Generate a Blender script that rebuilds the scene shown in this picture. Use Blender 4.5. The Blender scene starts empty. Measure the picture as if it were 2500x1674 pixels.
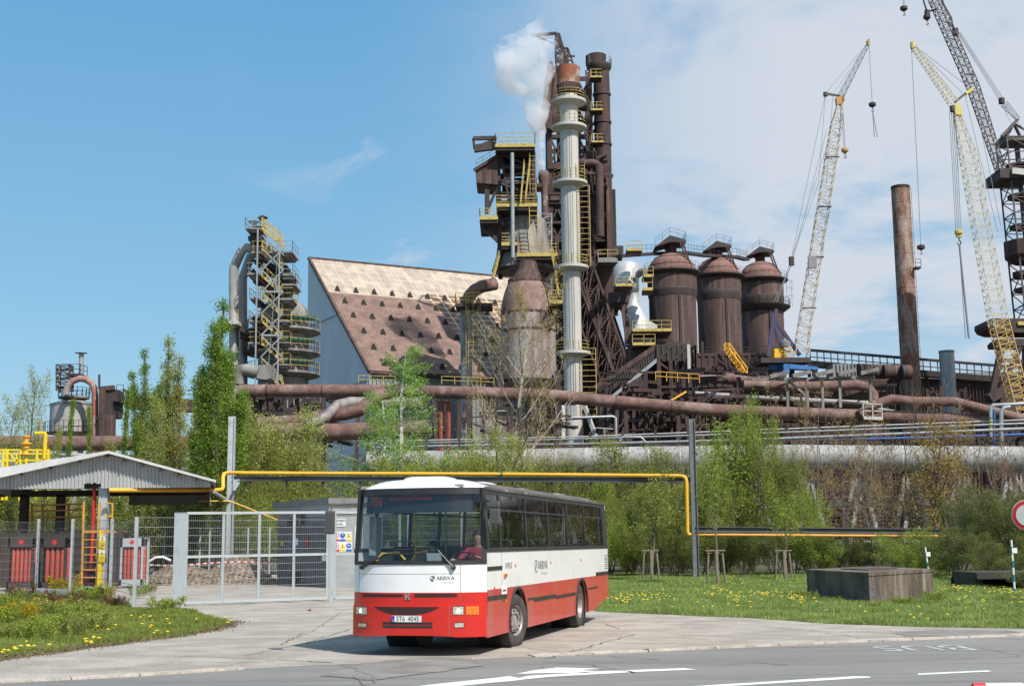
import bpy, bmesh, math, random
import numpy as np
from mathutils import Vector, Matrix
C = bpy.context.scene
R = math.radians
rnd = random.Random(7)
# ------------------------------------------------------------ camera
FPX, CXP, CYP, CAMZ = 3200.0, 1250.0, 837.0, 1.94
PITCH = math.atan(488.5/3200)
CAMR = Matrix.Rotation(math.pi/2+PITCH, 3, 'X') @ Matrix.Rotation(-0.010, 3, 'Z')
cd = bpy.data.cameras.new('camera'); cam = bpy.data.objects.new('camera', cd); C.collection.objects.link(cam)
cd.sensor_width = 36; cd.lens = FPX/2500*36; cd.clip_start = .1; cd.clip_end = 6000
cam.matrix_world = Matrix.Translation((0, 0, CAMZ)) @ CAMR.to_4x4()
C.camera = cam
# ------------------------------------------------------------ sky and sun
SUN_EL, SUN_AZ = R(48), math.atan2(.588, -.809)
w = bpy.data.worlds.new('World'); C.world = w; w.use_nodes = True
nt = w.node_tree; nt.nodes.clear()
def wn(t, **k):
    n = nt.nodes.new(t)
    for a, b in k.items(): setattr(n, a, b)
    return n
def wm(op, a, b=None, c=None, clamp=False):
    n = wn('ShaderNodeMath', operation=op, use_clamp=clamp)
    for i, v in enumerate((a, b, c)):
        if v is None: continue
        if isinstance(v, (int, float)): n.inputs[i].default_value = v
        else: nt.links.new(v, n.inputs[i])
    return n.outputs[0]
out = wn('ShaderNodeOutputWorld'); bg = wn('ShaderNodeBackground'); nt.links.new(bg.outputs[0], out.inputs[0])
sky = wn('ShaderNodeTexSky', sky_type='NISHITA', sun_disc=False, sun_elevation=SUN_EL, sun_rotation=SUN_AZ, air_density=1.15, dust_density=.25, ozone_density=2.0)
bg.inputs[1].default_value = 0.12
tc = wn('ShaderNodeTexCoord'); sep = wn('ShaderNodeSeparateXYZ'); nt.links.new(tc.outputs['Generated'], sep.inputs[0])
zz = wm('MAXIMUM', wm('ADD', sep.outputs[2], .12), .02)
ux = wm('DIVIDE', sep.outputs[0], zz); uy = wm('DIVIDE', sep.outputs[1], zz)
comb = wn('ShaderNodeCombineXYZ'); nt.links.new(ux, comb.inputs[0]); nt.links.new(uy, comb.inputs[1])
def wnoise(scale, det, rough, dist=0, off=0):
    m = wn('ShaderNodeMapping'); m.inputs['Location'].default_value = (off, off*.7, off*.3); nt.links.new(comb.outputs[0], m.inputs[0])
    n = wn('ShaderNodeTexNoise'); n.inputs['Scale'].default_value = scale; n.inputs['Detail'].default_value = det
    n.inputs['Roughness'].default_value = rough; n.inputs['Distortion'].default_value = dist
    nt.links.new(m.outputs[0], n.inputs[0]); return n.outputs[0]
def wramp(v, a, b):
    n = wn('ShaderNodeMapRange', interpolation_type='SMOOTHERSTEP'); n.inputs[1].default_value = a; n.inputs[2].default_value = b
    nt.links.new(v, n.inputs[0]); return n.outputs[0]
azr = wm('DIVIDE', sep.outputs[0], wm('MAXIMUM', sep.outputs[1], .05))          # tan(azimuth)
side = wramp(azr, -.16, .26)                                                     # cloud bank stands on the right
n1 = wnoise(1.1, 8, .55, .2, 3.1); n2 = wnoise(2.6, 9, .6, .5, 8.3)
bank = wm('MULTIPLY', wramp(wm('ADD', wm('MULTIPLY', n1, .6), wm('MULTIPLY', n2, .4)), .33, .52), side)
wisp = wm('MULTIPLY', wramp(n2, .55, .76), wm('MULTIPLY', wramp(azr, -.26, -.08), .6))
lowc = wm('MULTIPLY', wramp(wm('MULTIPLY', sep.outputs[2], -1), -.30, -.02), wm('MULTIPLY', side, .55))
cl = wm('MAXIMUM', wm('MAXIMUM', bank, wisp), lowc, clamp=True)
cl = wm('MULTIPLY', cl, .93)
mixc = wn('ShaderNodeMix', data_type='RGBA'); nt.links.new(cl, mixc.inputs[0])
hs = wn('ShaderNodeHueSaturation'); hs.inputs['Saturation'].default_value = 1.2; hs.inputs['Value'].default_value = 1.06; hs.inputs['Hue'].default_value = .486
nt.links.new(sky.outputs[0], hs.inputs['Color'])
gr = wn('ShaderNodeValToRGB'); nt.links.new(wm('MULTIPLY', sep.outputs[2], 2.0, clamp=True), gr.inputs[0]); ce = gr.color_ramp.elements
ce[0].position = 0; ce[0].color = (.245,.37,.485,1); ce[1].position = .8; ce[1].color = (.098,.265,.455,1); e3 = ce.new(.3); e3.color = (.165,.325,.475,1)
sc_ = wn('ShaderNodeVectorMath', operation='SCALE'); sc_.inputs[3].default_value = 10.0; nt.links.new(gr.outputs[0], sc_.inputs[0])
mg = wn('ShaderNodeMix', data_type='RGBA'); mg.inputs[0].default_value = .78; nt.links.new(hs.outputs[0], mg.inputs[6]); nt.links.new(sc_.outputs[0], mg.inputs[7])
nt.links.new(mg.outputs[2], mixc.inputs[6]); mixc.inputs[7].default_value = (4.5, 4.8, 5.3, 1)
nt.links.new(mixc.outputs[2], bg.inputs[0])
sl = bpy.data.lights.new('sun', 'SUN'); sl.energy = 4.3; sl.angle = R(.5); sl.color = (1, .955, .88)
so = bpy.data.objects.new('sun', sl); C.collection.objects.link(so)
sd = Vector((math.sin(SUN_AZ)*math.cos(SUN_EL), math.cos(SUN_AZ)*math.cos(SUN_EL), math.sin(SUN_EL)))
so.rotation_euler = sd.to_track_quat('Z', 'Y').to_euler()
C.view_settings.view_transform = 'Standard'; C.view_settings.look = 'None'; C.view_settings.gamma = 1; C.view_settings.exposure = 0.32
C.render.engine = 'CYCLES'
C.cycles.volume_step_rate = 2.0; C.cycles.volume_max_steps = 128; C.cycles.transparent_max_bounces = 16; C.cycles.max_bounces = 10; C.cycles.volume_bounces = 8

# ------------------------------------------------------------ picture measurements -> places in the world
S = 2500/2342
def ray(px, py): return CAMR @ Vector(((px-CXP)/FPX, -(py-CYP)/FPX, -1))
def SP(px, py, Y):
    d = ray(px, py); t = Y/d.y; return Vector((d.x*t, Y, CAMZ+d.z*t))
def D(x, y, Y): return SP(x*S, y*S, Y)
def SG(px, py, z=0):
    d = ray(px, py); t = (z-CAMZ)/d.z; return Vector((d.x*t, d.y*t, z))
def DG(x, y, z=0): return SG(x*S, y*S, z)
def W(x1, x2, y, Y): return D(x2, y, Y).x-D(x1, y, Y).x

# ------------------------------------------------------------ mesh builder
def V(*a): return Vector(a)
class MB:
    def __init__(s): s.v = []; s.f = []; s.m = []; s.cm = 0
    def add(s, vs, fs):
        o = len(s.v); s.v += [tuple(v) for v in vs]; s.f += [tuple(i+o for i in f) for f in fs]; s.m += [s.cm]*len(fs); return s
    def box(s, a, b):
        (x0, y0, z0), (x1, y1, z1) = a, b
        x0, x1 = min(x0, x1), max(x0, x1); y0, y1 = min(y0, y1), max(y0, y1); z0, z1 = min(z0, z1), max(z0, z1)
        return s.add([(x0,y0,z0),(x1,y0,z0),(x1,y1,z0),(x0,y1,z0),(x0,y0,z1),(x1,y0,z1),(x1,y1,z1),(x0,y1,z1)],
              [(0,3,2,1),(4,5,6,7),(0,1,5,4),(1,2,6,5),(2,3,7,6),(3,0,4,7)])
    def beam(s, p, q, w, h=None, up=None):
        p = Vector(p); q = Vector(q); h = w if h is None else h
        d = q-p
        if d.length < 1e-6: return s
        d.normalize(); u = Vector(up) if up else (Vector((0,0,1)) if abs(d.z) < .95 else Vector((0,1,0)))
        a = d.cross(u).normalized(); b = a.cross(d).normalized()
        vs = [c+a*i*w/2+b*j*h/2 for c in (p, q) for i, j in ((-1,-1),(1,-1),(1,1),(-1,1))]
        return s.add(vs, [(0,1,2,3),(4,7,6,5),(0,4,5,1),(1,5,6,2),(2,6,7,3),(3,7,4,0)])
    def tube(s, pts, r, n=12, cap=True, closed=False):
        pts = [Vector(p) for p in pts]; m = len(pts)
        rs = r if isinstance(r, (list, tuple)) else [r]*m
        ring = []; pa = None
        for i, p in enumerate(pts):
            if closed: d = (pts[(i+1) % m]-pts[i-1])
            else: d = (pts[min(i+1, m-1)]-pts[max(i-1, 0)])
            d.normalize()
            if pa is None: pa = d.cross(Vector((0,0,1)) if abs(d.z) < .9 else Vector((0,1,0))).normalized()
            else: pa = (pa-d*pa.dot(d)).normalized()
            b = d.cross(pa)
            ring.append([p+pa*math.cos(2*math.pi*k/n)*rs[i]+b*math.sin(2*math.pi*k/n)*rs[i] for k in range(n)])
        vs = [v for rr in ring for v in rr]; fs = []
        for i in range(m if closed else m-1):
            j = (i+1) % m
            for k in range(n): fs.append((i*n+k, i*n+(k+1) % n, j*n+(k+1) % n, j*n+k))
        if cap and not closed: fs += [tuple(range(n-1, -1, -1)), tuple((m-1)*n+k for k in range(n))]
        return s.add(vs, fs)
    def cyl(s, p, q, r, n=16): return s.tube([p, q], r, n)
    def lathe(s, prof, c=(0,0,0), n=32, cap=True, a0=0, a1=2*math.pi):
        full = abs(a1-a0-2*math.pi) < 1e-6; nn = n if full else n+1
        vs = []
        for r_, z in prof:
            for k in range(nn):
                a = a0+(a1-a0)*k/n; vs.append((c[0]+r_*math.cos(a), c[1]+r_*math.sin(a), c[2]+z))
        fs = []
        for i in range(len(prof)-1):
            for k in range(n):
                k2 = (k+1) % nn if full else k+1
                fs.append((i*nn+k, i*nn+k2, (i+1)*nn+k2, (i+1)*nn+k))
        if cap and full:
            if prof[0][0] > 1e-4: fs.append(tuple(range(n-1, -1, -1)))
            if prof[-1][0] > 1e-4: fs.append(tuple((len(prof)-1)*n+k for k in range(n)))
        return s.add(vs, fs)
    def prism(s, poly, off):
        poly = [Vector(p) for p in poly]; off = Vector(off); n = len(poly)
        return s.add(poly+[p+off for p in poly], [tuple(range(n-1,-1,-1)), tuple(range(n, 2*n))]+[(i, (i+1) % n, n+(i+1) % n, n+i) for i in range(n)])
    def build(s, name, mat, parent=None, smooth=False, local=False, fix=True, org=None):
        me = bpy.data.meshes.new(name)
        vs = s.v
        if org is not None: vs = [(a-org[0], b-org[1], c-org[2]) for a, b, c in vs]
        elif parent is not None and not local:
            o = ORG[parent.name]; vs = [(a-o[0], b-o[1], c-o[2]) for a, b, c in vs]
        me.from_pydata(vs, [], s.f)
        mats = mat if isinstance(mat, (list, tuple)) else [mat]
        for m_ in mats: me.materials.append(m_)
        if len(mats) > 1: me.polygons.foreach_set('material_index', s.m)
        if fix:
            bm = bmesh.new(); bm.from_mesh(me); bmesh.ops.recalc_face_normals(bm, faces=bm.faces); bm.to_mesh(me); bm.free()
        if smooth:
            me.polygons.foreach_set('use_smooth', [True]*len(me.polygons)); me.set_sharp_from_angle(angle=R(38))
        me.validate(); me.update()
        o = bpy.data.objects.new(name, me); C.collection.objects.link(o)
        if org is not None: o.location = org
        if parent is not None: o.parent = parent; ORG[o.name] = ORG.get(parent.name, (0,0,0))
        return o
ORG = {}
def tag(o, label=None, cat=None, group=None, kind=None):
    if label: o['label'] = label
    if cat: o['category'] = cat
    if group: o['group'] = group
    if kind: o['kind'] = kind
    return o
def thing(name, loc, label, cat, group=None, rz=0):
    o = bpy.data.objects.new(name, None); C.collection.objects.link(o)
    o.location = loc; o.rotation_euler = (0, 0, rz); o.empty_display_size = .3; ORG[o.name] = tuple(loc)
    return tag(o, label, cat, group)
def kids(o): return [c for c in bpy.data.objects if c.parent == o]
def copy_tree(o, parent=None):
    c = o.copy(); C.collection.objects.link(c); c.parent = parent
    for ch in kids(o): copy_tree(ch, c)
    return c
def np_mesh(name, verts, nper, mat, org=(0,0,0), smooth=False):
    """verts: (n*nper,3) array, every nper of them one face"""
    n = len(verts)//nper; me = bpy.data.meshes.new(name)
    me.vertices.add(len(verts)); me.vertices.foreach_set('co', np.ascontiguousarray(verts-np.array(org), dtype=np.float32).ravel())
    me.loops.add(len(verts)); me.loops.foreach_set('vertex_index', np.arange(len(verts), dtype=np.int32))
    me.polygons.add(n); me.polygons.foreach_set('loop_start', np.arange(0, n*nper, nper, dtype=np.int32))
    me.polygons.foreach_set('loop_total', np.full(n, nper, dtype=np.int32))
    if smooth: me.polygons.foreach_set('use_smooth', np.ones(n, dtype=bool))
    me.materials.append(mat); me.update(calc_edges=True); return me
def text_mb(s, size, place, depth=.004):
    """lettering as a mesh; place(u,v,w) maps the flat text (u right, v up, w out) to a point"""
    cu = bpy.data.curves.new('t', 'FONT'); cu.body = s; cu.size = size; cu.align_x = 'CENTER'; cu.align_y = 'CENTER'; cu.extrude = depth/2; cu.resolution_u = 3
    ob = bpy.data.objects.new('t', cu); C.collection.objects.link(ob); bpy.context.view_layer.update()
    me = ob.to_mesh(); mb = MB()
    mb.add([place(v.co.x, v.co.y, v.co.z+depth/2) for v in me.vertices], [tuple(p.vertices) for p in me.polygons])
    ob.to_mesh_clear(); bpy.data.objects.remove(ob); return mb

# ------------------------------------------------------------ materials
def M(name, col, rough=.6, metal=0, col2=None, scale=3.0, stretch=(1,1,1), lo=.4, hi=.65, bump=0, bscale=None, col3=None, s3=1.0, lo3=.5, hi3=.7, st3=(1,1,1), spec=.5, det=6, coat=0, emit=None, estr=0, fine=0):
    m = bpy.data.materials.new(name); m.use_nodes = True; t = m.node_tree; b = t.nodes['Principled BSDF']
    c4 = lambda c: (c[0], c[1], c[2], 1)
    b.inputs['Base Color'].default_value = c4(col); b.inputs['Roughness'].default_value = rough; b.inputs['Metallic'].default_value = metal
    b.inputs['Specular IOR Level'].default_value = spec; b.inputs['Coat Weight'].default_value = coat; b.inputs['Coat Roughness'].default_value = .05
    if emit: b.inputs['Emission Color'].default_value = c4(emit); b.inputs['Emission Strength'].default_value = estr
    tcn = t.nodes.new('ShaderNodeTexCoord')
    def noise(sc, st, lo, hi, d=det):
        mp = t.nodes.new('ShaderNodeMapping'); mp.inputs['Scale'].default_value = st; t.links.new(tcn.outputs['Object'], mp.inputs[0])
        n = t.nodes.new('ShaderNodeTexNoise'); n.inputs['Scale'].default_value = sc; n.inputs['Detail'].default_value = d; n.inputs['Roughness'].default_value = .62
        t.links.new(mp.outputs[0], n.inputs[0])
        r = t.nodes.new('ShaderNodeMapRange'); r.inputs[1].default_value = lo; r.inputs[2].default_value = hi; t.links.new(n.outputs[0], r.inputs[0])
        return n, r
    src = None
    def mixin(prev, c, fac):
        x = t.nodes.new('ShaderNodeMix'); x.data_type = 'RGBA'; t.links.new(fac, x.inputs[0])
        if isinstance(prev, tuple): x.inputs[6].default_value = c4(prev)
        else: t.links.new(prev, x.inputs[6])
        x.inputs[7].default_value = c4(c); return x.outputs[2]
    cur = tuple(col)
    if col2: n, r = noise(scale, stretch, lo, hi); cur = mixin(cur, col2, r.outputs[0])
    if col3: n3, r3 = noise(s3, st3, lo3, hi3); cur = mixin(cur, col3, r3.outputs[0])
    if fine:
        nf, rf = noise(fine, (1,1,1), .3, .7, 3); rf.inputs[3].default_value = .72; rf.inputs[4].default_value = 1.25
        x = t.nodes.new('ShaderNodeMix'); x.data_type = 'RGBA'; x.blend_type = 'MULTIPLY'; x.inputs[0].default_value = 1
        if isinstance(cur, tuple): x.inputs[6].default_value = c4(cur)
        else: t.links.new(cur, x.inputs[6])
        t.links.new(rf.outputs[0], x.inputs[7]); cur = x.outputs[2]
    if not isinstance(cur, tuple): t.links.new(cur, b.inputs['Base Color'])
    if bump:
        nb, rb = noise(bscale or scale*4, (1,1,1), 0, 1); bp = t.nodes.new('ShaderNodeBump'); bp.inputs['Strength'].default_value = bump; bp.inputs['Distance'].default_value = .05
        t.links.new(nb.outputs[0], bp.inputs['Height']); t.links.new(bp.outputs[0], b.inputs['Normal'])
    return m
def Mleaf(name, c1, c2, trans=.5):
    m = bpy.data.materials.new(name); m.use_nodes = True; t = m.node_tree; b = t.nodes['Principled BSDF']
    g = t.nodes.new('ShaderNodeNewGeometry'); cr = t.nodes.new('ShaderNodeValToRGB'); t.links.new(g.outputs['Random Per Island'], cr.inputs[0])
    cr.color_ramp.elements[0].color = (*c1, 1); cr.color_ramp.elements[1].color = (*c2, 1)
    tcn = t.nodes.new('ShaderNodeTexCoord'); n = t.nodes.new('ShaderNodeTexNoise'); n.inputs['Scale'].default_value = .8; t.links.new(tcn.outputs['Object'], n.inputs[0])
    hsv = t.nodes.new('ShaderNodeHueSaturation'); mr = t.nodes.new('ShaderNodeMapRange'); mr.inputs[1].default_value = .3; mr.inputs[2].default_value = .7; mr.inputs[3].default_value = .9; mr.inputs[4].default_value = 1.45
    t.links.new(n.outputs[0], mr.inputs[0]); t.links.new(mr.outputs[0], hsv.inputs['Value']); t.links.new(cr.outputs[0], hsv.inputs['Color'])
    b.inputs['Roughness'].default_value = .55; b.inputs['Specular IOR Level'].default_value = .3
    t.links.new(hsv.outputs[0], b.inputs['Base Color'])
    tr = t.nodes.new('ShaderNodeBsdfTranslucent'); t.links.new(hsv.outputs[0], tr.inputs[0]); mx = t.nodes.new('ShaderNodeMixShader'); mx.inputs[0].default_value = trans
    t.links.new(b.outputs[0], mx.inputs[1]); t.links.new(tr.outputs[0], mx.inputs[2]); t.links.new(mx.outputs[0], t.nodes['Material Output'].inputs[0])
    return m
def Mglass(name, tint, refl=.0, rough=0.0):
    m = bpy.data.materials.new(name); m.use_nodes = True; t = m.node_tree; t.nodes.remove(t.nodes['Principled BSDF'])
    tr = t.nodes.new('ShaderNodeBsdfTransparent'); tr.inputs[0].default_value = (*tint, 1)
    gl = t.nodes.new('ShaderNodeBsdfGlossy'); gl.inputs['Roughness'].default_value = rough; gl.inputs[0].default_value = (.95,.97,1,1)
    fr = t.nodes.new('ShaderNodeFresnel'); fr.inputs[0].default_value = 1.5; ad = t.nodes.new('ShaderNodeMath'); ad.inputs[1].default_value = refl; ad.use_clamp = True
    gb = t.nodes.new('ShaderNodeNewGeometry'); fm_ = t.nodes.new('ShaderNodeMath'); fm_.operation = 'MULTIPLY'; sb_ = t.nodes.new('ShaderNodeMath'); sb_.operation = 'SUBTRACT'; sb_.inputs[0].default_value = 1; t.links.new(gb.outputs['Backfacing'], sb_.inputs[1]); t.links.new(fr.outputs[0], fm_.inputs[0]); t.links.new(sb_.outputs[0], fm_.inputs[1]); t.links.new(fm_.outputs[0], ad.inputs[0]); mx = t.nodes.new('ShaderNodeMixShader'); t.links.new(ad.outputs[0], mx.inputs[0])
    t.links.new(tr.outputs[0], mx.inputs[1]); t.links.new(gl.outputs[0], mx.inputs[2]); t.links.new(mx.outputs[0], t.nodes['Material Output'].inputs[0])
    return m
m_rust   = M('rust_brown', (.095,.052,.043), .8, 0, (.05,.03,.027), .9, (1,1,.2), .42,.58, col3=(.17,.11,.095), s3=1.3, st3=(1.5,1.5,.08), lo3=.54, hi3=.68, fine=2.5)
m_rustp  = M('pipe_rust', (.19,.10,.082), .8, 0, (.12,.066,.056), .9, (1,1,1), .4,.6, col3=(.27,.19,.165), s3=.5, lo3=.5, hi3=.7, fine=3)
m_dark   = M('dark_steel', (.035,.028,.027), .7, 0, (.065,.042,.036), 1.0, (1,1,.5), .4,.65)
m_darkr  = M('dark_rust_steel', (.042,.027,.025), .8, 0, (.085,.045,.038), .8, (1,1,.4), .4,.65)
m_black  = M('black', (.012,.012,.013), .6)
m_yel    = M('yellow_paint', (.52,.39,.10), .5, 0, (.30,.21,.07), 2, lo=.48, hi=.66)
m_yelp   = M('yellow_pipe_paint', (.80,.42,.03), .45, 0, (.62,.33,.05), 2, (.2,1,1), .5,.75)
m_stack  = M('stack_paint', (.50,.485,.45), .6, 0, (.44,.42,.385), .7, (1,1,.2), .42,.62, col3=(.30,.22,.17), s3=.9, st3=(2,2,.1), lo3=.62, hi3=.76)
m_grey   = M('grey_paint', (.24,.245,.24), .6, 0, (.17,.165,.155), .6, (1,1,.2), .4,.65)
m_greyw  = M('grey_weathered', (.27,.25,.235), .6, 0, (.13,.115,.105), .7, (1.2,1.2,.2), .4,.62)
m_silver = M('silver_cladding', (.56,.56,.55), .5, .35, (.40,.39,.38), .6, lo=.45, hi=.7)
m_galv   = M('galvanised', (.36,.38,.39), .5, .35, (.28,.30,.31), 1.5, lo=.4, hi=.65)
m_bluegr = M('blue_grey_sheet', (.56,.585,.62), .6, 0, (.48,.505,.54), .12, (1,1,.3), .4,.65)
m_white  = M('white_pipe', (.36,.36,.35), .6, 0, (.24,.23,.21), .5, (1,1,1), .4,.65, col3=(.24,.17,.13), s3=.8, lo3=.64, hi3=.78)
m_blue   = M('blue_paint', (.03,.13,.42), .5)
m_red    = M('red_paint', (.50,.03,.02), .5, 0, (.38,.03,.02), 3)
m_rstack = M('rusty_chimney', (.31,.215,.165), .8, 0, (.20,.085,.05), 1.1, (1,1,.3), .42,.55, col3=(.33,.31,.275), s3=.3, st3=(1,1,.35), lo3=.55, hi3=.7, fine=4)
m_cream  = M('cream_crane', (.62,.54,.34), .5, 0, (.50,.40,.22), 1)
m_cranew = M('pale_crane', (.50,.45,.36), .6, 0, (.38,.22,.10), .8, lo=.5, hi=.7)
m_craned = M('dark_crane', (.07,.06,.065), .6, 0, (.12,.08,.075), .6)
m_cable  = M('cable', (.20,.21,.22), .5)
m_conc   = M('old_concrete', (.165,.13,.10), .9, 0, (.08,.06,.048), 1.6, (1,1,.3), .4,.6, bump=.3, bscale=14, col3=(.29,.25,.195), s3=1.2, st3=(2.2,2.2,.12), lo3=.56, hi3=.68, fine=12)
def Mroof():                                   # old building roof: pale patched upper band, rust below, cream patch at the far end
    m = M('patched_roof', (.235,.148,.118), .85, 0, (.16,.10,.082), .5, lo=.4, hi=.6, col3=(.27,.185,.15), s3=.9, st3=(1,1,1), lo3=.58, hi3=.7, fine=3)
    t = m.node_tree; b = t.nodes['Principled BSDF']; base = b.inputs['Base Color'].links[0].from_socket
    uv = t.nodes.new('ShaderNodeAttribute'); uv.attribute_name = 'uvm'; sp = t.nodes.new('ShaderNodeSeparateXYZ'); t.links.new(uv.outputs['Vector'], sp.inputs[0])
    def mt(op, a, b_=None, cl=False):
        n = t.nodes.new('ShaderNodeMath'); n.operation = op; n.use_clamp = cl
        for i, v in enumerate((a, b_)):
            if v is None: continue
            if isinstance(v, (int, float)): n.inputs[i].default_value = v
            else: t.links.new(v, n.inputs[i])
        return n.outputs[0]
    u, v = sp.outputs[0], sp.outputs[1]
    pale = mt('LESS_THAN', v, .325)
    cream = mt('GREATER_THAN', mt('ADD', u, mt('MULTIPLY', v, -.05)), .37)
    lu = mt('LESS_THAN', mt('FRACT', mt('MULTIPLY', u, 26)), .13); lv = mt('LESS_THAN', mt('FRACT', mt('MULTIPLY', v, 21)), .12)
    line = mt('MAXIMUM', lu, lv)
    def mix(f, a, c):
        x = t.nodes.new('ShaderNodeMix'); x.data_type = 'RGBA'; t.links.new(f, x.inputs[0])
        for i, q in ((6, a), (7, c)):
            if isinstance(q, tuple): x.inputs[i].default_value = (*q, 1)
            else: t.links.new(q, x.inputs[i])
        return x.outputs[2]
    nz = t.nodes.new('ShaderNodeTexNoise'); nz.inputs['Scale'].default_value = .35; tcn = t.nodes.new('ShaderNodeTexCoord'); t.links.new(tcn.outputs['Object'], nz.inputs[0])
    nr = t.nodes.new('ShaderNodeMapRange'); nr.inputs[1].default_value = .4; nr.inputs[2].default_value = .6; t.links.new(nz.outputs[0], nr.inputs[0])
    palec = mix(mt('MULTIPLY', line, .38), mix(nr.outputs[0], (.46,.38,.30), (.34,.27,.22)), (.60,.52,.42))
    creamc = mix(line, base, (.66,.52,.30))
    c = mix(pale, base, palec); c = mix(mt('MULTIPLY', cream, mt('GREATER_THAN', v, .26)), c, creamc)
    t.links.new(c, b.inputs['Base Color']); return m
m_roof = Mroof()
# ============================================================ ground, road, yard
m_soil = M('soil', (.10,.085,.06), .95, 0, (.07,.075,.035), .3, lo=.4, hi=.6, bump=.4, bscale=3)
m_asph = M('asphalt', (.255,.243,.228), .9, 0, (.20,.19,.18), .35, (.25,1,1), .4,.62, bump=.35, bscale=50, col3=(.15,.145,.14), s3=1.1, st3=(.12,1.6,1), lo3=.5, hi3=.7, fine=45)
m_apron = M('concrete_apron', (.42,.375,.32), .92, 0, (.31,.275,.235), .8, (1,1,1), .42,.60, bump=.4, bscale=30, col3=(.28,.245,.21), s3=.45, st3=(.8,1.6,1), lo3=.5, hi3=.70, fine=24)
m_patch = M('asphalt_patch', (.25,.23,.21), .95, 0, (.18,.165,.15), 1.4, lo=.4, hi=.6, fine=50)
m_kerb = M('kerb_stone', (.52,.46,.39), .9, 0, (.36,.31,.26), 3, lo=.42, hi=.6, fine=30)
m_turf = M('turf', (.05,.085,.018), .95, 0, (.09,.075,.035), .8, lo=.45, hi=.62, fine=12)
m_mark = M('road_paint', (.72,.71,.68), .7, 0, (.42,.41,.39), 5, lo=.58, hi=.75)
m_markw = M('worn_road_paint', (.55,.54,.52), .8, 0, (.24,.235,.23), 6, lo=.42, hi=.6)
def sheet(name, pts, z, mat, kind='structure', sub=None):
    b = MB(); b.add([(p[0], p[1], z) for p in pts], [tuple(range(len(pts)))]); o = b.build(name, mat); o['kind'] = kind; return o
sheet('ground', [(-1500,-300),(1500,-300),(1500,2500),(-1500,2500)], -.012, m_soil)
kerb_px = [(-500,1692),(0,1667),(342,1650),(598,1633),(830,1622),(1159,1609.7),(1584,1590),(1903,1575.7),(2229,1561.5),(2500,1552),(3300,1528)]
KL = [SG(*p) for p in kerb_px]
def offs(p, d): return Vector((p.x, p.y+d, 0))
sheet('road', [(-60,-20),(60,-20)]+[offs(p, .05) for p in reversed(KL)], 0, m_asph)
yard = [offs(p, .05) for p in KL]+[DG(*q) for q in [(3000,1434),(2342,1437),(2100,1433),(1900,1426),(1720,1413),(1500,1404),(1380,1399)]]+[V(.6,44,0), V(-3,72,0), V(-40,72,0), V(-40,40,0)]
sheet('yard_pavement', yard, .004, m_apron)
# broken kerb edge: one strip of pale stones, one shallow step
kb = MB(); rk = random.Random(3)
for a, b in zip(KL[1:-1], KL[2:]):
    n = max(1, int((b-a).length/.95))
    for i in range(n):
        p = a.lerp(b, (i+.006)/n); q = a.lerp(b, (i+.99)/n)
        if SP(0,0,1) and -5.0 < p.x < -.6: continue
        dz = rk.uniform(-.02,.015)
        w_ = rk.uniform(.26,.34)
        d = (q-p).normalized(); nn = V(-d.y, d.x, 0)
        kb.add([p+V(0,0,.0), q+V(0,0,.0), q+nn*w_, p+nn*w_]+[p+V(0,0,.035+dz), q+V(0,0,.035+dz*.5), q+nn*w_+V(0,0,.03), p+nn*w_+V(0,0,.03)],
               [(4,5,6,7),(0,1,5,4),(1,2,6,5),(2,3,7,6),(3,0,4,7)])
o = kb.build('kerb', m_kerb); o['kind'] = 'structure'
def ragged(pts, seg=.25, amp=.06, seed=1):
    r_ = random.Random(seed); out_ = []
    for a, b in zip(pts, pts[1:]+pts[:1]):
        a = Vector(a); b = Vector(b); n = max(1, int((b-a).length/seg))
        for i in range(n):
            p = a.lerp(b, i/n); out_.append(V(p.x+r_.uniform(-amp, amp), p.y+r_.uniform(-amp, amp), p.z))
    return out_
sheet('asphalt_repair', ragged([DG(*q) for q in [(735,1545),(790,1522),(880,1510),(985,1503),(1075,1505),(1100,1522),(1010,1535),(850,1556)]], .2, .05, 4), .009, m_patch)
sheet('asphalt_repair', ragged([DG(*q) for q in [(2040,1447),(2120,1440),(2300,1441),(2342,1446),(2200,1455),(2070,1455)]], .3, .06, 9), .009, m_patch)
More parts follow.
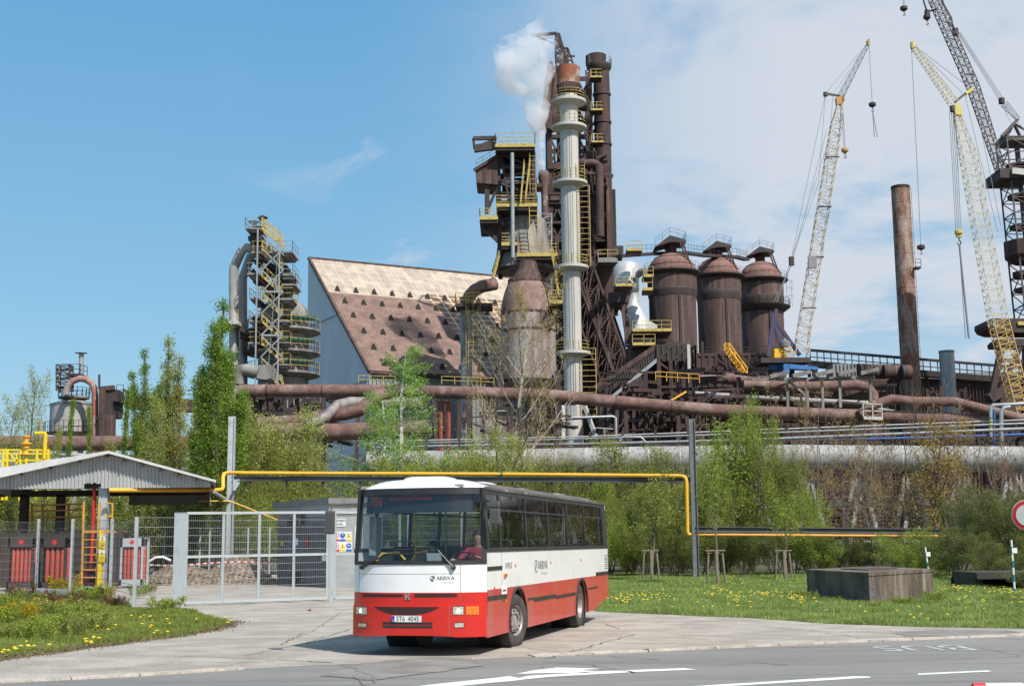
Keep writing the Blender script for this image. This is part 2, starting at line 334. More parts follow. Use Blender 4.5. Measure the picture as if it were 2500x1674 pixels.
# joints and cracks in the pavement
ck = MB(); rc = random.Random(11)
def crack(pts, w_=.02, z=.0125, jit=.05):
    P_ = ragged([DG(*q) for q in pts], .18, jit, rc.randint(0, 999))
    n = int(len(P_)*(len(pts)-1)/len(pts)) if len(pts) > 2 else len(P_)//2
    P_ = P_[:max(n, 2)]
    for a, b in zip(P_, P_[1:]):
        ww = w_*rc.uniform(.25, .75); d = (b-a).normalized(); nn = V(-d.y, d.x, 0)*ww
        ck.add([(a-nn)+V(0,0,z-a.z), (b-nn)+V(0,0,z-b.z), (b+nn)+V(0,0,z-b.z), (a+nn)+V(0,0,z-a.z)], [(0,1,2,3)])
for pts, w_ in [([(1250,1505),(1460,1448)], .03), ([(1190,1480),(1330,1498),(1500,1508)], .02), ([(1390,1447),(1500,1457),(1620,1462)], .02), ([(1530,1450),(1800,1462),(2020,1466)], .025),
                ([(560,1500),(700,1470),(800,1440)], .02), ([(420,1500),(620,1508),(760,1515)], .025), ([(1850,1442),(2000,1462)], .02), ([(1500,1410),(1900,1445),(2342,1462)], .02),
                ([(250,1530),(420,1515),(640,1512)], .02),([(1380,1425),(1420,1440)], .02),([(780,1400),(720,1440),(640,1475)], .015),
                ([(1245,1512),(1340,1518),(1420,1532),(1450,1538)], .022), ([(1635,1520),(1740,1515),(1800,1520)], .02), ([(1720,1512),(1780,1520),(1900,1518),(2342,1500)], .016),
                ([(780,1520),(840,1540),(860,1556),(830,1568)], .02), ([(1230,1525),(1290,1531)], .02),([(2230,1480),(2342,1500)], .014)]: crack(pts, w_)
o = ck.build('pavement_cracks', m_black if False else M('crack_dirt', (.19,.17,.145), .95), fix=False); o['kind'] = 'structure'
# painted lines
def mark(name, pts, mat, seed): 
    b = MB(); P_ = ragged([DG(*q) for q in pts], .3, .012, seed); b.add([(p.x, p.y, .0055) for p in P_], [tuple(range(len(P_)))]); return b.build(name, mat)
def q5(zx, zy): return ((840+zx/1.411)/S, (1480+zy/1.411)/S)
tag(mark('road_arrow_line', [q5(150,285),(q5(570,240)),(q5(632,251)),(q5(300,283))], m_mark, 1), 'white painted wedge running off the bottom edge below the bus', 'road marking')
tag(mark('road_line', [q5(600,246),(q5(640,238)),(q5(900,222)),(q5(1170,212)),(q5(1218,217)),(q5(1000,226)),(q5(700,243)),(q5(632,250))], m_mark, 2), 'long white painted edge line right of the arrow head on the asphalt', 'road marking')
tag(mark('road_arrow', [q5(592,233),(q5(650,220)),(q5(735,210)),(q5(893,214)),(q5(810,219)),(q5(880,223)),(q5(830,229)),(q5(700,229))], m_mark, 3), 'white painted arrow head on the asphalt below the front wheel', 'road marking')
tag(mark('road_dash', [q5(1130,279),(q5(1760,240)),(q5(1812,242)),(q5(1810,245)),(q5(1250,279))], m_mark, 4), 'long white dash at the bottom edge of the road, middle right', 'road marking')
tag(mark('road_dash', [q5(1975,231),(q5(2215,220)),(q5(2228,224)),(q5(1980,236))], m_mark, 5), 'short white dash in the lower right corner of the road', 'road marking')
c0 = DG(2110,1481)
tb = text_mb('BUS', 1.0, lambda u, v, w_: (c0.x-u*1.02, c0.y-v*1.6, .0056+w_*.2), .002)
tag(tb.build('road_lettering', m_markw, fix=False), 'worn white BUS lettering painted upside down on the road by the kerb', 'road marking')

# ============================================================ the bus
BL = Vector((-1.69, 23.82, 0)); BRZ = R(-14.9)
bus = thing('city_bus', BL, 'red and white single deck city bus turning out of the gate', 'bus', rz=BRZ)
BMI = (Matrix.Translation(BL) @ Matrix.Rotation(BRZ, 4, 'Z')).inverted()
def lray(px, py):
    o_ = BMI @ Vector((0, 0, CAMZ)); d_ = BMI.to_3x3() @ ray(px, py); return o_, d_
def bulge(x): return .38*(1-min(1, abs(x)/1.25)**2.8)
def tum(z): return .06*max(0, (z-1.8)/1.1)
def hw(z): return 1.25-tum(z)
def lean(z): return .10*max(0, (z-1.6)/1.3)
def fp(x, z, off=0): return Vector((x*hw(z)/1.25, -bulge(x)-off+lean(z), z))
def fz(px, py, off=0):
    """picture point -> (x, z) on the front of the bus"""
    o_, d_ = lray(px, py); y = -.3
    for _ in range(12):
        t = (y-o_.y)/d_.y; p = o_+d_*t; x = p.x*1.25/hw(p.z); y = -bulge(x)-off+lean(p.z)
    return x, p.z
def sz(px, py, off=0):
    """picture point -> (y, z) on the driver's side"""
    o_, d_ = lray(px, py); xx = 1.25
    for _ in range(4):
        t = (xx+off-o_.x)/d_.x; p = o_+d_*t; xx = hw(p.z)
    return p.y, p.z
def zb(a, b): return 820+a/3.336, 1130+b/3.336           # pixel in the enlarged bus picture -> photograph
def F(a, b, off=0): return fz(*zb(a, b), off)
def SD(a, b, off=0): return sz(*zb(a, b), off)
def fpatch(mb, x0, x1, z0, z1, off, th=.02, nx=16, nz=4):
    zf0 = z0 if callable(z0) else (lambda x: z0); zf1 = z1 if callable(z1) else (lambda x: z1)
    g = [[], []]
    for li, oo in enumerate((off, off-th)):
        for j in range(nz+1):
            for i in range(nx+1):
                x = x0+(x1-x0)*i/nx; z = zf0(x)+(zf1(x)-zf0(x))*j/nz; g[li].append(fp(x, z, oo))
    N = (nx+1)*(nz+1); fs = []
    for j in range(nz):
        for i in range(nx):
            a = j*(nx+1)+i; fs.append((a, a+1, a+nx+2, a+nx+1)); fs.append((N+a, N+a+nx+1, N+a+nx+2, N+a+1))
    for i in range(nx): fs.append((i, N+i, N+i+1, i+1)); a = nz*(nx+1)+i; fs.append((a, a+1, N+a+1, N+a))
    for j in range(nz): a = j*(nx+1); fs.append((a, a+nx+1, N+a+nx+1, N+a)); a = a+nx; fs.append((a, N+a, N+a+nx+1, a+nx+1))
    mb.add(g[0]+g[1], fs); return mb
def fpoly(mb, pts, off, th=.015):
    a = [fp(x, z, off) for x, z in pts]; return mb.prism(a, (0, th, 0))
def spatch(mb, y0, y1, z0, z1, off, th=.02, sx=1, ny=1):
    zs = [z0, z1] if z1 <= 1.8 or z0 >= 1.8 else [z0, 1.8, z1]
    vs = []; fs = []
    for oo in (off, off-th):
        for z in zs:
            for y in (y0, y1): vs.append((sx*(hw(z)+oo), y, z))
    n = len(zs); N = 2*n
    for i in range(n-1):
        a = 2*i; fs += [(a, a+1, a+3, a+2), (N+a, N+a+2, N+a+3, N+a+1), (a, a+2, N+a+2, N+a), (a+1, N+a+1, N+a+3, a+3)]
    fs += [(0, N, N+1, 1), (2*n-2, 2*n-1, N+2*n-1, N+2*n-2)]
    return mb.add(vs, fs)
b_white = M('bus_white', (.82,.82,.80), .35, 0, (.72,.71,.68), 1.5, lo=.5, hi=.75, coat=.5)
b_red   = M('bus_red', (.56,.014,.006), .3, 0, (.50,.016,.008), 2, lo=.5, hi=.8, coat=.7)
b_redd  = M('bus_red_dusty', (.47,.05,.036), .45, 0, (.42,.10,.08), 1.3, (1,1,.35), .45,.7, coat=.25, col3=(.45,.22,.18), s3=2.2, st3=(1,1.5,.2), lo3=.62, hi3=.8)
b_black = M('bus_black_rubber', (.02,.02,.021), .45, 0, (.035,.034,.033), 3)
b_trim  = M('bus_grey_trim', (.07,.068,.066), .6)
b_roof  = M('bus_roof_grime', (.13,.115,.105), .6, 0, (.07,.06,.055), 2.5, (1,.3,1), .4,.6, col3=(.33,.31,.29), s3=4, st3=(1,.3,1), lo3=.6, hi3=.72)
b_glass = Mglass('windscreen_glass', (.90,.94,.95), .0)
b_side  = Mglass('side_glass', (.66,.68,.68), .0)
b_int   = M('bus_interior', (.10,.105,.11), .7); b_intl = M('bus_interior_light', (.30,.31,.32), .7)
b_seat  = M('bus_seat_cloth', (.05,.06,.08), .9); b_lamp = M('lamp_glass', (.75,.72,.62), .1, .3, (.45,.42,.36), 25, lo=.4, hi=.6, coat=1)
b_lit   = M('headlight_lit', (.85,.8,.7), .2, 0, emit=(1,.85,.6), estr=1.6)
b_amber = M('amber_lens', (.75,.22,.01), .2, 0, (.55,.13,.01), 30, coat=1); b_chrome = M('chrome', (.7,.7,.7), .2, 1)
b_rim = M('wheel_rim', (.40,.385,.36), .5, .4, (.25,.22,.19), 6, lo=.4, hi=.65); b_tyre = M('tyre', (.045,.04,.037), .85, 0, (.07,.06,.053), 5)
b_logo = M('logo_grey', (.07,.075,.08), .5); b_line = M('panel_gap', (.16,.13,.12), .8); b_grill = M('grille_dark', (.035,.012,.01), .7)
def part(mb, name, mat, parent=None, **k): return mb.build(name, mat, parent or bus, local=True, **k)
bus_led = M('display_red', (.22,.03,.03), .6, emit=(1,.12,.08), estr=.10)
m_paper = M('paper', (.7,.7,.68), .7)
LEN = 11.3; WB1, WB2 = 2.12, 7.98; WR = .49
# ---- front panels
fw = MB(); fpatch(fw, -1.25, 1.25, 1.10, 1.585, 0, .03, 28, 2); part(fw, 'front_panel', b_white, smooth=True)
fr = MB(); fpatch(fr, -1.25, 1.25, .80, 1.10, 0, .03, 28, 2); part(fr, 'front_grille_panel', b_red, smooth=True)
bp = MB(); zlow = lambda x: .335+.03*max(0, 1-(abs(x)/.8)**4)
fpatch(bp, -1.25, 1.25, zlow, .86, .055, .07, 40, 6); fpatch(bp, -1.25, 1.25, .86, .885, .03, .05, 40, 1)
bumper = part(bp, 'bumper', b_red, smooth=True)
ln = MB()
for (a, b), (c, d) in [((190,820),(190,1130)), ((1013,820),(1013,1130))]:
    x0, z0 = F(a, b); x1, z1 = F(c, d); fpatch(ln, x0-.004, x0+.004, z1, 1.58, .002, .004, 1, 6)
xa, za = F(190,878); xb, zb_ = F(1013,878); fpatch(ln, xa, xb, 1.42, 1.427, .002, .004, 14, 1)
x0, z0 = F(930,1135); fpatch(ln, x0-.004, x0+.004, .35, .885, .058, .006, 1, 6); x0, z0 = F(245,1135); fpatch(ln, x0-.003, x0+.003, .36, .885, .058, .006, 1, 6)
part(ln, 'panel_joint', b_line)
gr = MB()
for (l, r_, t, bt) in [(220,545,1062,1088), (640,985,1062,1088)]:
    pts = [F(a, b) for a, b in [(l,1062),(r_-15,1062),(r_,1070),(r_,1082),(r_-12,1090),(l+25,1090),(l+5,1078)]]; x0, x1 = pts[0][0], pts[2][0]; z1 = pts[0][1]; z0 = pts[4][1]
    fpatch(gr, x0, x1, z0, z1, .004, .006, 12, 1)
part(gr, 'upper_grille', b_grill)
gc = MB(); x0 = F(325,1170)[0]; x1 = F(850,1170)[0]; zt = F(587,1168)[1]; zbm = F(587,1230)[1]; xm = (x0+x1)/2
fpatch(gc, x0, x1, lambda x: zt-.01-(zt-zbm)*max(0, 1-(abs(x-xm)/(x1-x0)*2)**2.6), zt, .060, .008, 24, 2); part(gc, 'lower_grille', b_grill, bumper)
gl = MB(); x0 = F(390,1300)[0]; x1 = F(795,1300)[0]
for (t, bt) in ((1292,1312),(1320,1340)): fpatch(gl, x0, x1, F(590,bt)[1], F(590,t)[1], .060, .008, 14, 1)
part(gl, 'air_slot', b_black, bumper)
def fquad(a0, a1, b0, b1, off): 
    x0, zt_ = F(a0, b0, off); x1, zb2 = F(a1, b1, off); return x0, x1, zb2, zt_
for a0, a1 in ((165,250),(953,1041)):
    q = fquad(a0, a1, 1168, 1232, .06); h = MB(); fpatch(h, q[0]-.008, q[1]+.008, q[2]-.01, q[3]+.01, .057, .012, 3, 1); hs_ = part(h, 'headlight', b_trim, bumper)
    h = MB(); fpatch(h, q[0]+.004, q[1]-.004, q[2]+.004, q[3]-.004, .066, .01, 4, 3); part(h, 'lamp_glass', b_lamp, hs_)
    h = MB(); cx_ = (q[0]+q[1])/2; cz_ = (q[2]+q[3])/2; c = fp(cx_, cz_, .069)
    h.tube([c, c+V(0,-.004,0)], .035, 14); part(h, 'bulb', b_lit, hs_)
for a0, a1 in ((107,155),(1060,1166)):
    q = fquad(a0, a1, 1166, 1230, .06); h = MB(); fpatch(h, max(q[0], -1.245), min(q[1], 1.22), q[2], q[3], .064, .012, 6, 2); part(h, 'indicator', b_amber, bumper)
for a0, a1 in ((178,250),(962,1047)):
    q = fquad(a0, a1, 1296, 1340, .06); h = MB(); fpatch(h, q[0], q[1], q[2], q[3], .060, .01, 3, 1); g_ = part(h, 'fog_lamp', b_black, bumper)
    h = MB(); fpatch(h, q[0]+.012, q[1]-.012, q[2]+.012, q[3]-.012, .066, .008, 3, 1); part(h, 'lamp_glass', b_lamp, g_)
# number plate
q = fquad(460, 697, 1240, 1293, .06); pl = MB(); xc, zc = (q[0]+q[1])/2, (q[2]+q[3])/2; pw, ph = (q[1]-q[0]), (q[3]-q[2])
pc = fp(xc, zc, .075); pl.box((pc.x-pw/2, pc.y, pc.z-ph/2), (pc.x+pw/2, pc.y+.012, pc.z+ph/2)); plate = part(pl, 'number_plate', m_paper, bumper)
bb = MB(); bb.box((pc.x-pw/2+.003, pc.y-.003, pc.z-ph/2+.004), (pc.x-pw/2+.05, pc.y+.001, pc.z+ph/2-.004)); part(bb, 'blue_band', M('plate_blue', (.01,.04,.45), .4), plate)
t_ = text_mb('3T6  4045', .128, lambda u, v, w_: (pc.x+.02+u*.80, pc.y-.002-w_*.3, pc.z+v*.98-.002), .003); part(t_, 'plate_lettering', b_black, plate, fix=False)
t_ = text_mb('CZ', .04, lambda u, v, w_: (pc.x-pw/2+.026+u*.8, pc.y-.004-w_*.3, pc.z-ph/2+.025+v), .002); part(t_, 'plate_lettering', m_paper, plate, fix=False)
# badge K, logo
kx, kz = F(587,1085); kk = MB()
for poly in ([(-.05,.055),(-.018,.055),(-.018,-.055),(-.05,-.055)], [(-.012,.0),(.022,.055),(.056,.055),(.012,.0)], [(-.012,0),(.012,0),(.056,-.055),(.018,-.055)]):
    kk.prism([fp(kx+a, kz+b, .008) for a, b in poly], (0, -.012, 0))
part(kk, 'badge', b_chrome)
def ftext(s, a, b, size, mat, name='lettering', sx=1, off=.004):
    x_, z_ = F(a, b); t = text_mb(s, size, lambda u, v, w_: tuple(fp(x_+u*sx, z_+v, off+w_*.3)), .002); return part(t, name, mat, fix=False)
ftext('ARRIVA', 893, 937, .098, b_logo, sx=.93); ftext('a DB company', 915, 970, .036, M('logo_pale', (.45,.45,.45), .6))
em = MB(); ex, ez = F(789,939)
for r0, a0, a1, w_ in ((.047,.3,5.2,.008), (.030,3.4,8.2,.007)):
    for i in range(20):
        t0 = a0+(a1-a0)*i/20; t1 = a0+(a1-a0)*(i+1)/20
        em.prism([fp(ex+r*math.cos(t), ez+r*math.sin(t), .005) for r, t in ((r0-w_,t0),(r0,t0),(r0,t1),(r0-w_,t1))], (0,.004,0))
for s_ in (-1, 1): em.prism([fp(ex+a, ez+b, .005) for a, b in [(-.016+s_*.008,-.018),(-.008+s_*.008,-.018),(.016+s_*.008,.018),(.008+s_*.008,.018)]], (0,.004,0))
part(em, 'emblem', b_logo)
# ---- windscreen
ZW0, ZW1 = 1.64, 2.83
ws = MB(); fpatch(ws, -1.19, 1.19, ZW0, ZW1, .004, .008, 32, 10); wsc = part(ws, 'windscreen', b_glass, smooth=True)
fm = MB()
fpatch(fm, -1.25, 1.25, 1.585, ZW0+.01, .015, .05, 32, 1); fpatch(fm, -1.25, 1.25, ZW1-.01, 2.935, .015, .05, 32, 1)
for s_ in (-1, 1): fpatch(fm, s_*1.17, s_*1.25, ZW0, ZW1, .015, .05, 3, 8)
part(fm, 'windscreen_frame', b_black, smooth=True)
# display behind the glass
ds = MB(); fpatch(ds, -1.08, 1.02, 2.50, 2.81, -.10, .12, 48, 1); part(ds, 'display_box', M('display_black', (.02,.025,.035), .4), smooth=True)
def dtext(s, a, b, size, sx=1): 
    x_, z_ = F(a, b, -.09); t = text_mb(s, size, lambda u, v, w_: tuple(fp(x_+u*sx, z_+v, -.088+w_*.3)), .002); part(t, 'display_lettering', bus_led, fix=False)
dtext('706', 330, 318, .25, .8); dtext('aut.st.ned Kanade', 610, 285, .115, 1.02)
# ---- roof front cap and roof
def roofz(x): return 2.935+.175*(1-(abs(x)/1.19)**4) if abs(x) < 1.19 else 2.935
rc_ = MB(); nx, ny = 20, 8; vs = []
for j in range(ny+1):
    f = j/ny
    for i in range(nx+1):
        x = -1.19+2.38*i/nx; yf = fp(x*1.25/1.19, 2.93, .0).y; y = yf+(.55-yf)*f
        zt_ = 2.93+(roofz(x)-2.93)*math.sin(min(1, f*1.6)*math.pi/2)**.8; vs.append((x, y, zt_))
fs = [(j*(nx+1)+i, j*(nx+1)+i+1, (j+1)*(nx+1)+i+1, (j+1)*(nx+1)+i) for j in range(ny) for i in range(nx)]
rc_.add(vs, fs); part(rc_, 'roof_cap', b_white, smooth=True)
rf = MB(); vs = []; ys = [.55]+[.55+(LEN-.6)*k/10 for k in range(1, 11)]+[LEN]
for y in ys:
    e = 0 if y < LEN-.2 else .10
    for i in range(nx+1):
        x = -1.19+2.38*i/nx; vs.append((x, y, roofz(x)-e))
fs = [(j*(nx+1)+i, j*(nx+1)+i+1, (j+1)*(nx+1)+i+1, (j+1)*(nx+1)+i) for j in range(len(ys)-1) for i in range(nx)]
rf.add(vs, fs)
for s_ in (-1, 1): rf.beam((s_*1.20, .1, 2.925), (s_*1.20, LEN, 2.925), .035, .05)
part(rf, 'roof', b_roof, smooth=True)
for i, (yc, lx, ly, h_, x_) in enumerate([(.75,.46,.40,.07,-.05), (3.3,.45,.5,.075,0), (6.2,.42,.5,.06,0), (9.7,.45,.55,.06,0)]):
    hb = MB(); zt_ = 3.10; n = 24; pr = [(1,.0),(1,.45),(.93,.8),(.75,1.0),(0,1.05)]
    vs = []
    for rr, zz_ in pr[:-1]:
        for k in range(n):
            a = 2*math.pi*k/n; c_, s_ = math.cos(a), math.sin(a); e_ = .45
            vs.append((x_+lx*rr*math.copysign(abs(c_)**e_, c_), yc+ly*rr*math.copysign(abs(s_)**e_, s_), zt_-.03+(h_+.03)*zz_))
    fs = [(j*n+k, j*n+(k+1) % n, (j+1)*n+(k+1) % n, (j+1)*n+k) for j in range(3) for k in range(n)]+[tuple(3*n+k for k in range(n))]
    hb.add(vs, fs); part(hb, 'roof_hatch', b_white, smooth=True)
for a, b in ((237,207),(997,186)):
    x_, z_ = F(a, b); c = fp(x_, 2.95, .0); mk = MB(); mk.box((c.x-.08, c.y+.02, 2.95), (c.x+.08, c.y+.12, 2.995)); part(mk, 'marker_lamp', M('lamp_grey', (.35,.30,.28), .4))
# ---- side walls with wheel arches
def side_poly(z0f, z1, y0, y1, arches, rad):
    """outline in (y, z) going rearward along the bottom with arch cut-outs, then back along the top"""
    pts = [(y0, z0f(y0))]
    for c in arches:
        base = z0f(c); a0 = math.asin(max(-1, min(1, (base-WR)/rad)))
        for k in range(17):
            a = math.pi-a0-(math.pi-2*a0)*k/16; pts.append((c+rad*math.cos(a), WR+rad*math.sin(a)))
    pts += [(9.3, z0f(9.3)), (y1, z0f(y1)), (y1, z1), (y0, z1)]
    return pts
zb0 = lambda y: .31 if y < 9.4 else .31+.26*(y-9.4)/1.9
RA = .60
for s_, nm in ((1, 'driver'), (-1, 'door')):
    wp = side_poly(zb0, 1.13, 0, LEN, (WB1, WB2), RA); b = MB(); b.prism([(s_*1.25, y, z) for y, z in wp], (-s_*.04, 0, 0)); part(b, 'side_skirt', b_redd)
    b = MB(); spatch(b, 0, LEN, 1.13, 1.80, 0, .04, s_); part(b, 'side_panel', b_white)
    b = MB(); spatch(b, 0, LEN, 1.79, 1.87, .012, .05, s_); spatch(b, 0, LEN, 2.82, 2.93, .004, .05, s_); spatch(b, 0, .18, 1.86, 2.83, .003, .05, s_); spatch(b, LEN-.5, LEN, 1.86, 2.83, .003, .05, s_)
    for y in (.97, 2.9, 4.8, 6.65, 8.55, 10.25): spatch(b, y-.035, y+.035, 1.86, 2.83, .006, .05, s_)
    part(b, 'window_frame', b_black)
    for y0, y1 in ((.18,.935),(1.005,2.865),(2.935,4.765),(4.835,6.615),(6.685,8.515),(8.585,10.215),(10.285,10.8)):
        b = MB(); spatch(b, y0, y1, 1.87, 2.82, -.01, .006, s_); wn_ = part(b, 'side_window', b_side)
        if y0 > .9: b = MB(); spatch(b, y0, y1, 2.535, 2.57, .0, .03, s_); spatch(b, (y0+y1)/2+.3*(y1-y0), (y0+y1)/2+.3*(y1-y0)+.03, 2.57, 2.82, 0, .03, s_); part(b, 'sliding_rail', b_black, wn_)
    for c in (WB1, WB2):
        b = MB(); b.tube([(s_*1.258, c+(RA+.02)*math.cos(a), WR+(RA+.02)*math.sin(a)) for a in [math.pi*(1.09-1.18*k/20) for k in range(21)]], .028, 6); part(b, 'wheel_arch_trim', b_black, smooth=True)
        b = MB(); b.tube([(s_*.62, c, WR), (s_*1.22, c, WR)], RA+.015, 28, cap=False); b.add([(s_*.62, c+RA*math.cos(k*.3927), WR+RA*math.sin(k*.3927)) for k in range(16)], [tuple(range(16))]); part(b, 'wheel_housing', b_black)
    b = MB()
    for y0, y1, z_, h in ((.03,1.32,.93,.075),(2.9,3.4,.80,.04),(3.4,5.3,.77,.075),(5.3,7.3,.74,.06),(8.75,9.9,.80,.03)) if s_ > 0 else (): 
        b = MB(); spatch(b, y0, y1, z_-h/2+.05, z_+h/2+.05, .012, .02); part(b, 'rubbing_strip', b_black)
    if s_ > 0:
        b = MB(); y1, _ = SD(1352,820); spatch(b, .02, y1, 1.465, 1.535, .012, .02); part(b, 'rubbing_strip', b_black); b = MB(); y0, _ = SD(2117,900); spatch(b, y0, LEN, 1.13, 1.21, .012, .02)
        part(b, 'rubbing_strip', b_black)
sj = MB()
for a, z0, z1 in ((1352,.32,1.79),(1520,.35,.84),(1578,.35,.8),(1752,.35,.8),(1935,.35,.8),(2030,.35,1.12),(2112,.34,1.12)):
    y, _ = SD(a, 1000); 
    if abs(y-WB1) > RA and abs(y-WB2) > RA: sj = MB(); spatch(sj, y-.006, y+.006, z0, z1, .002, .003); part(sj, 'side_panel_joint', b_line)
hn = MB()
for a, b in ((1290,1030),(1273,1320),(1662,1222),(1780,1190),(1857,1175),(2152,1035)):
    hn = MB(); y, z_ = SD(a, b); spatch(hn, y-.035, y+.035, z_-.045, z_+.045, .008, .01); part(hn, 'flap_latch', b_redd)
for a, b in ((1460,832),(1748,808),(1994,788),(2189,776),(1386,1122),(1671,1068),(1900,1028)):
    y, z_ = SD(a, b); h = MB(); spatch(h, y-.04, y+.04, z_-.022, z_+.022, .01, .012); part(h, 'side_marker_lamp', b_amber)
y, z_ = SD(1375,912); h = MB(); spatch(h, y-.09, y+.09, z_-.03, z_+.03, .03, .035); part(h, 'side_indicator', b_amber)
h = MB(); y0, z1 = SD(1350,1000); y1, z0 = SD(1393,1072); spatch(h, y0, y1, z0+.02, z1, .005, .006); part(h, 'sticker', m_paper); y0_s, y1_s, z1_s = y0, y1, z1
def stext(s, a, b, size, mat, sy=1):
    y_, z_ = SD(a, b); t = text_mb(s, size, lambda u, v, w_: (hw(z_+v)+.003+w_*.3, y_+u*sy, z_+v), .002); return part(t, 'lettering', mat, fix=False)
stext('ARRIVA', 1685, 832, .25, b_logo, 1.0); stext('a DB company', 1695, 893, .085, M('logo_pale2', (.4,.4,.4), .6)); stext('B 952 E', 1408, 835, .15, b_logo, 1.0)
for k in range(3): h = MB(); spatch(h, y0_s+.05, y1_s-.06-.03*k, z1_s-.10-.09*k, z1_s-.07-.09*k, .007, .003); part(h, 'sticker_print', b_logo)
em = MB(); ey, ez = SD(1631,837)
for i in range(24):
    t0 = .4+4.9*i/24; t1 = .4+4.9*(i+1)/24
    em.prism([(1.254, ey+r*math.cos(t)*1.0, ez+r*math.sin(t)) for r, t in ((.10,t0),(.125,t0),(.125,t1),(.10,t1))], (-.004,0,0))
for s_ in (-1, 1): em.prism([(1.254, ey+a, ez+b) for a, b in [(-.045+s_*.02,-.05),(-.025+s_*.02,-.05),(.045+s_*.02,.05),(.025+s_*.02,.05)]], (-.004,0,0))
part(em, 'emblem', b_logo)
ve = MB()
for k in range(7): spatch(ve, LEN-.42, LEN-.06, 1.27+k*.055, 1.29+k*.055, .004, .006)
part(ve, 'engine_vent', b_logo)
# ---- rear, floor, underbody, interior
b = MB(); b.box((-1.23, LEN-.03, .55), (1.23, LEN, 1.9)); b.box((-1.2, LEN-.03, 1.9), (-.95, LEN, 2.93)); b.box((.95, LEN-.03, 1.9), (1.2, LEN, 2.93)); b.box((-.95, LEN-.03, 2.6), (.95, LEN, 3.0)); part(b, 'rear_wall', b_white)
b = MB(); b.box((-.95, LEN-.02, 1.9), (.95, LEN-.012, 2.6)); part(b, 'rear_window', b_side)
b = MB(); b.box((-1.2, .05, .80), (1.2, WB1-.75, .86)); b.box((-.8, -.2, .80), (.8, .05, .86)); b.box((-.6, WB1-.75, .80), (.6, LEN-.05, .86)); b.box((-1.2, WB1+.75, .8), (-.6, WB2-.75, .86)); b.box((.6, WB1+.75, .8), (1.2, WB2-.75, .86)); b.box((-1.2, WB2+.75, .8), (-.6, LEN-.05, .86)); b.box((.6, WB2+.75, .8), (1.2, LEN-.05, .86)); part(b, 'floor', b_int)
b = MB(); b.box((-.5, .4, .45), (.5, 1.5, .79)); b.box((-.9, 3.2, .40), (.9, 7.1, .79)); b.box((-.6, 8.7, .5), (.6, 11, .79)); b.cyl((-1.1, WB1, WR), (1.1, WB1, WR), .07, 10); b.cyl((-1.0, WB2, WR), (1.0, WB2, WR), .1, 10); part(b, 'underbody', b_black)
b = MB(); fpatch(b, -1.15, 1.15, 1.25, 1.60, -.08, .35, 16, 2); b.box((.3, -.02, .9), (1.08, .22, 1.60)); dsh = part(b, 'dashboard', b_int, smooth=True)
b = MB(); b.box((-1.14, .6, 2.90), (1.14, LEN-.1, 2.92)); part(b, 'ceiling', b_intl)
b = MB(); c_ = V(.68, .42, 1.66); ax = V(0, -.55, .83).normalized(); u_ = V(1,0,0); v_ = ax.cross(u_)
b.tube([c_+(u_*math.cos(a)+v_*math.sin(a))*.23 for a in [2*math.pi*k/24 for k in range(24)]], .014, 8, closed=True); b.tube([c_-u_*.22, c_+u_*.22], .012, 6); b.tube([c_, c_-ax*.45], .025, 8); b.tube([c_, c_-v_*.22], .012, 6)
part(b, 'steering_wheel', b_black, smooth=True)
def seat(x, y, h=1.28, w_=.42, nm='passenger_seat', mat=b_seat):
    b = MB(); b.box((x-w_/2, y-.42, h-.08), (x+w_/2, y, h)); b.add([(x-w_/2, y-.02, h), (x+w_/2, y-.02, h), (x+w_/2, y+.08, h+.62), (x-w_/2, y+.08, h+.62), (x-w_/2, y+.06, h), (x+w_/2, y+.06, h), (x+w_/2, y+.13, h+.62), (x-w_/2, y+.13, h+.62)],
        [(0,1,2,3),(7,6,5,4),(0,4,5,1),(3,2,6,7),(0,3,7,4),(1,5,6,2)]); s = part(b, nm, mat)
    b = MB(); b.tube([(x-w_/2+.03, y+.1, h+.5), (x-w_/2+.03, y+.11, h+.66), (x-w_/2+.08, y+.11, h+.72), (x+w_/2-.08, y+.11, h+.72), (x+w_/2-.03, y+.11, h+.66), (x+w_/2-.03, y+.1, h+.5)], .013, 6); part(b, 'grab_handle', b_intl, s)
    b = MB(); b.cyl((x, y-.2, .86), (x, y-.2, h-.07), .03, 8); part(b, 'seat_stand', b_int, s)
seat(.72, 1.15, 1.30, .48, 'driver_seat')
for y in (2.0, 2.95, 3.8, 4.65, 5.5, 6.35, 7.2, 8.1, 9.0, 9.9):
    for x in (.48, .95): seat(x, y)
for y in (1.75, 3.9, 4.75, 7.0, 7.9, 8.8, 9.9):
    seat(-.95, y)
b = MB()
for x, y in ((-.35,.75),(-.35,2.6),(.2,3.6),(-.25,5.2),(.2,6.6)): b.cyl((x, y, .86), (x, y, 2.9), .018, 8)
b.cyl((-.55, .8, 2.65), (-.55, 10, 2.65), .016, 6); b.cyl((.3, 2, 2.65), (.3, 10, 2.65), .016, 6); part(b, 'handrail', M('handrail_yellow', (.6,.36,.02), .4), smooth=True)
b = MB(); b.tube([(-.9, .15, 1.62), (-.8, .2, 1.78), (-.5, .25, 1.80), (-.35, .2, 1.66)], .022, 8); b.tube([(-.35,.3,1.45),(-.2,.35,1.78),(.0,.35,1.82),(.08,.3,1.6)], .022, 8); part(b, 'door_handrail', M('handrail_yellow2', (.7,.42,.02), .4), smooth=True)
b = MB(); b.box((-1.05, .2, 1.75), (-.92, .5, 2.45)); b.box((.08, .15, 1.62), (.28, .4, 1.78)); part(b, 'ticket_machine', b_intl)
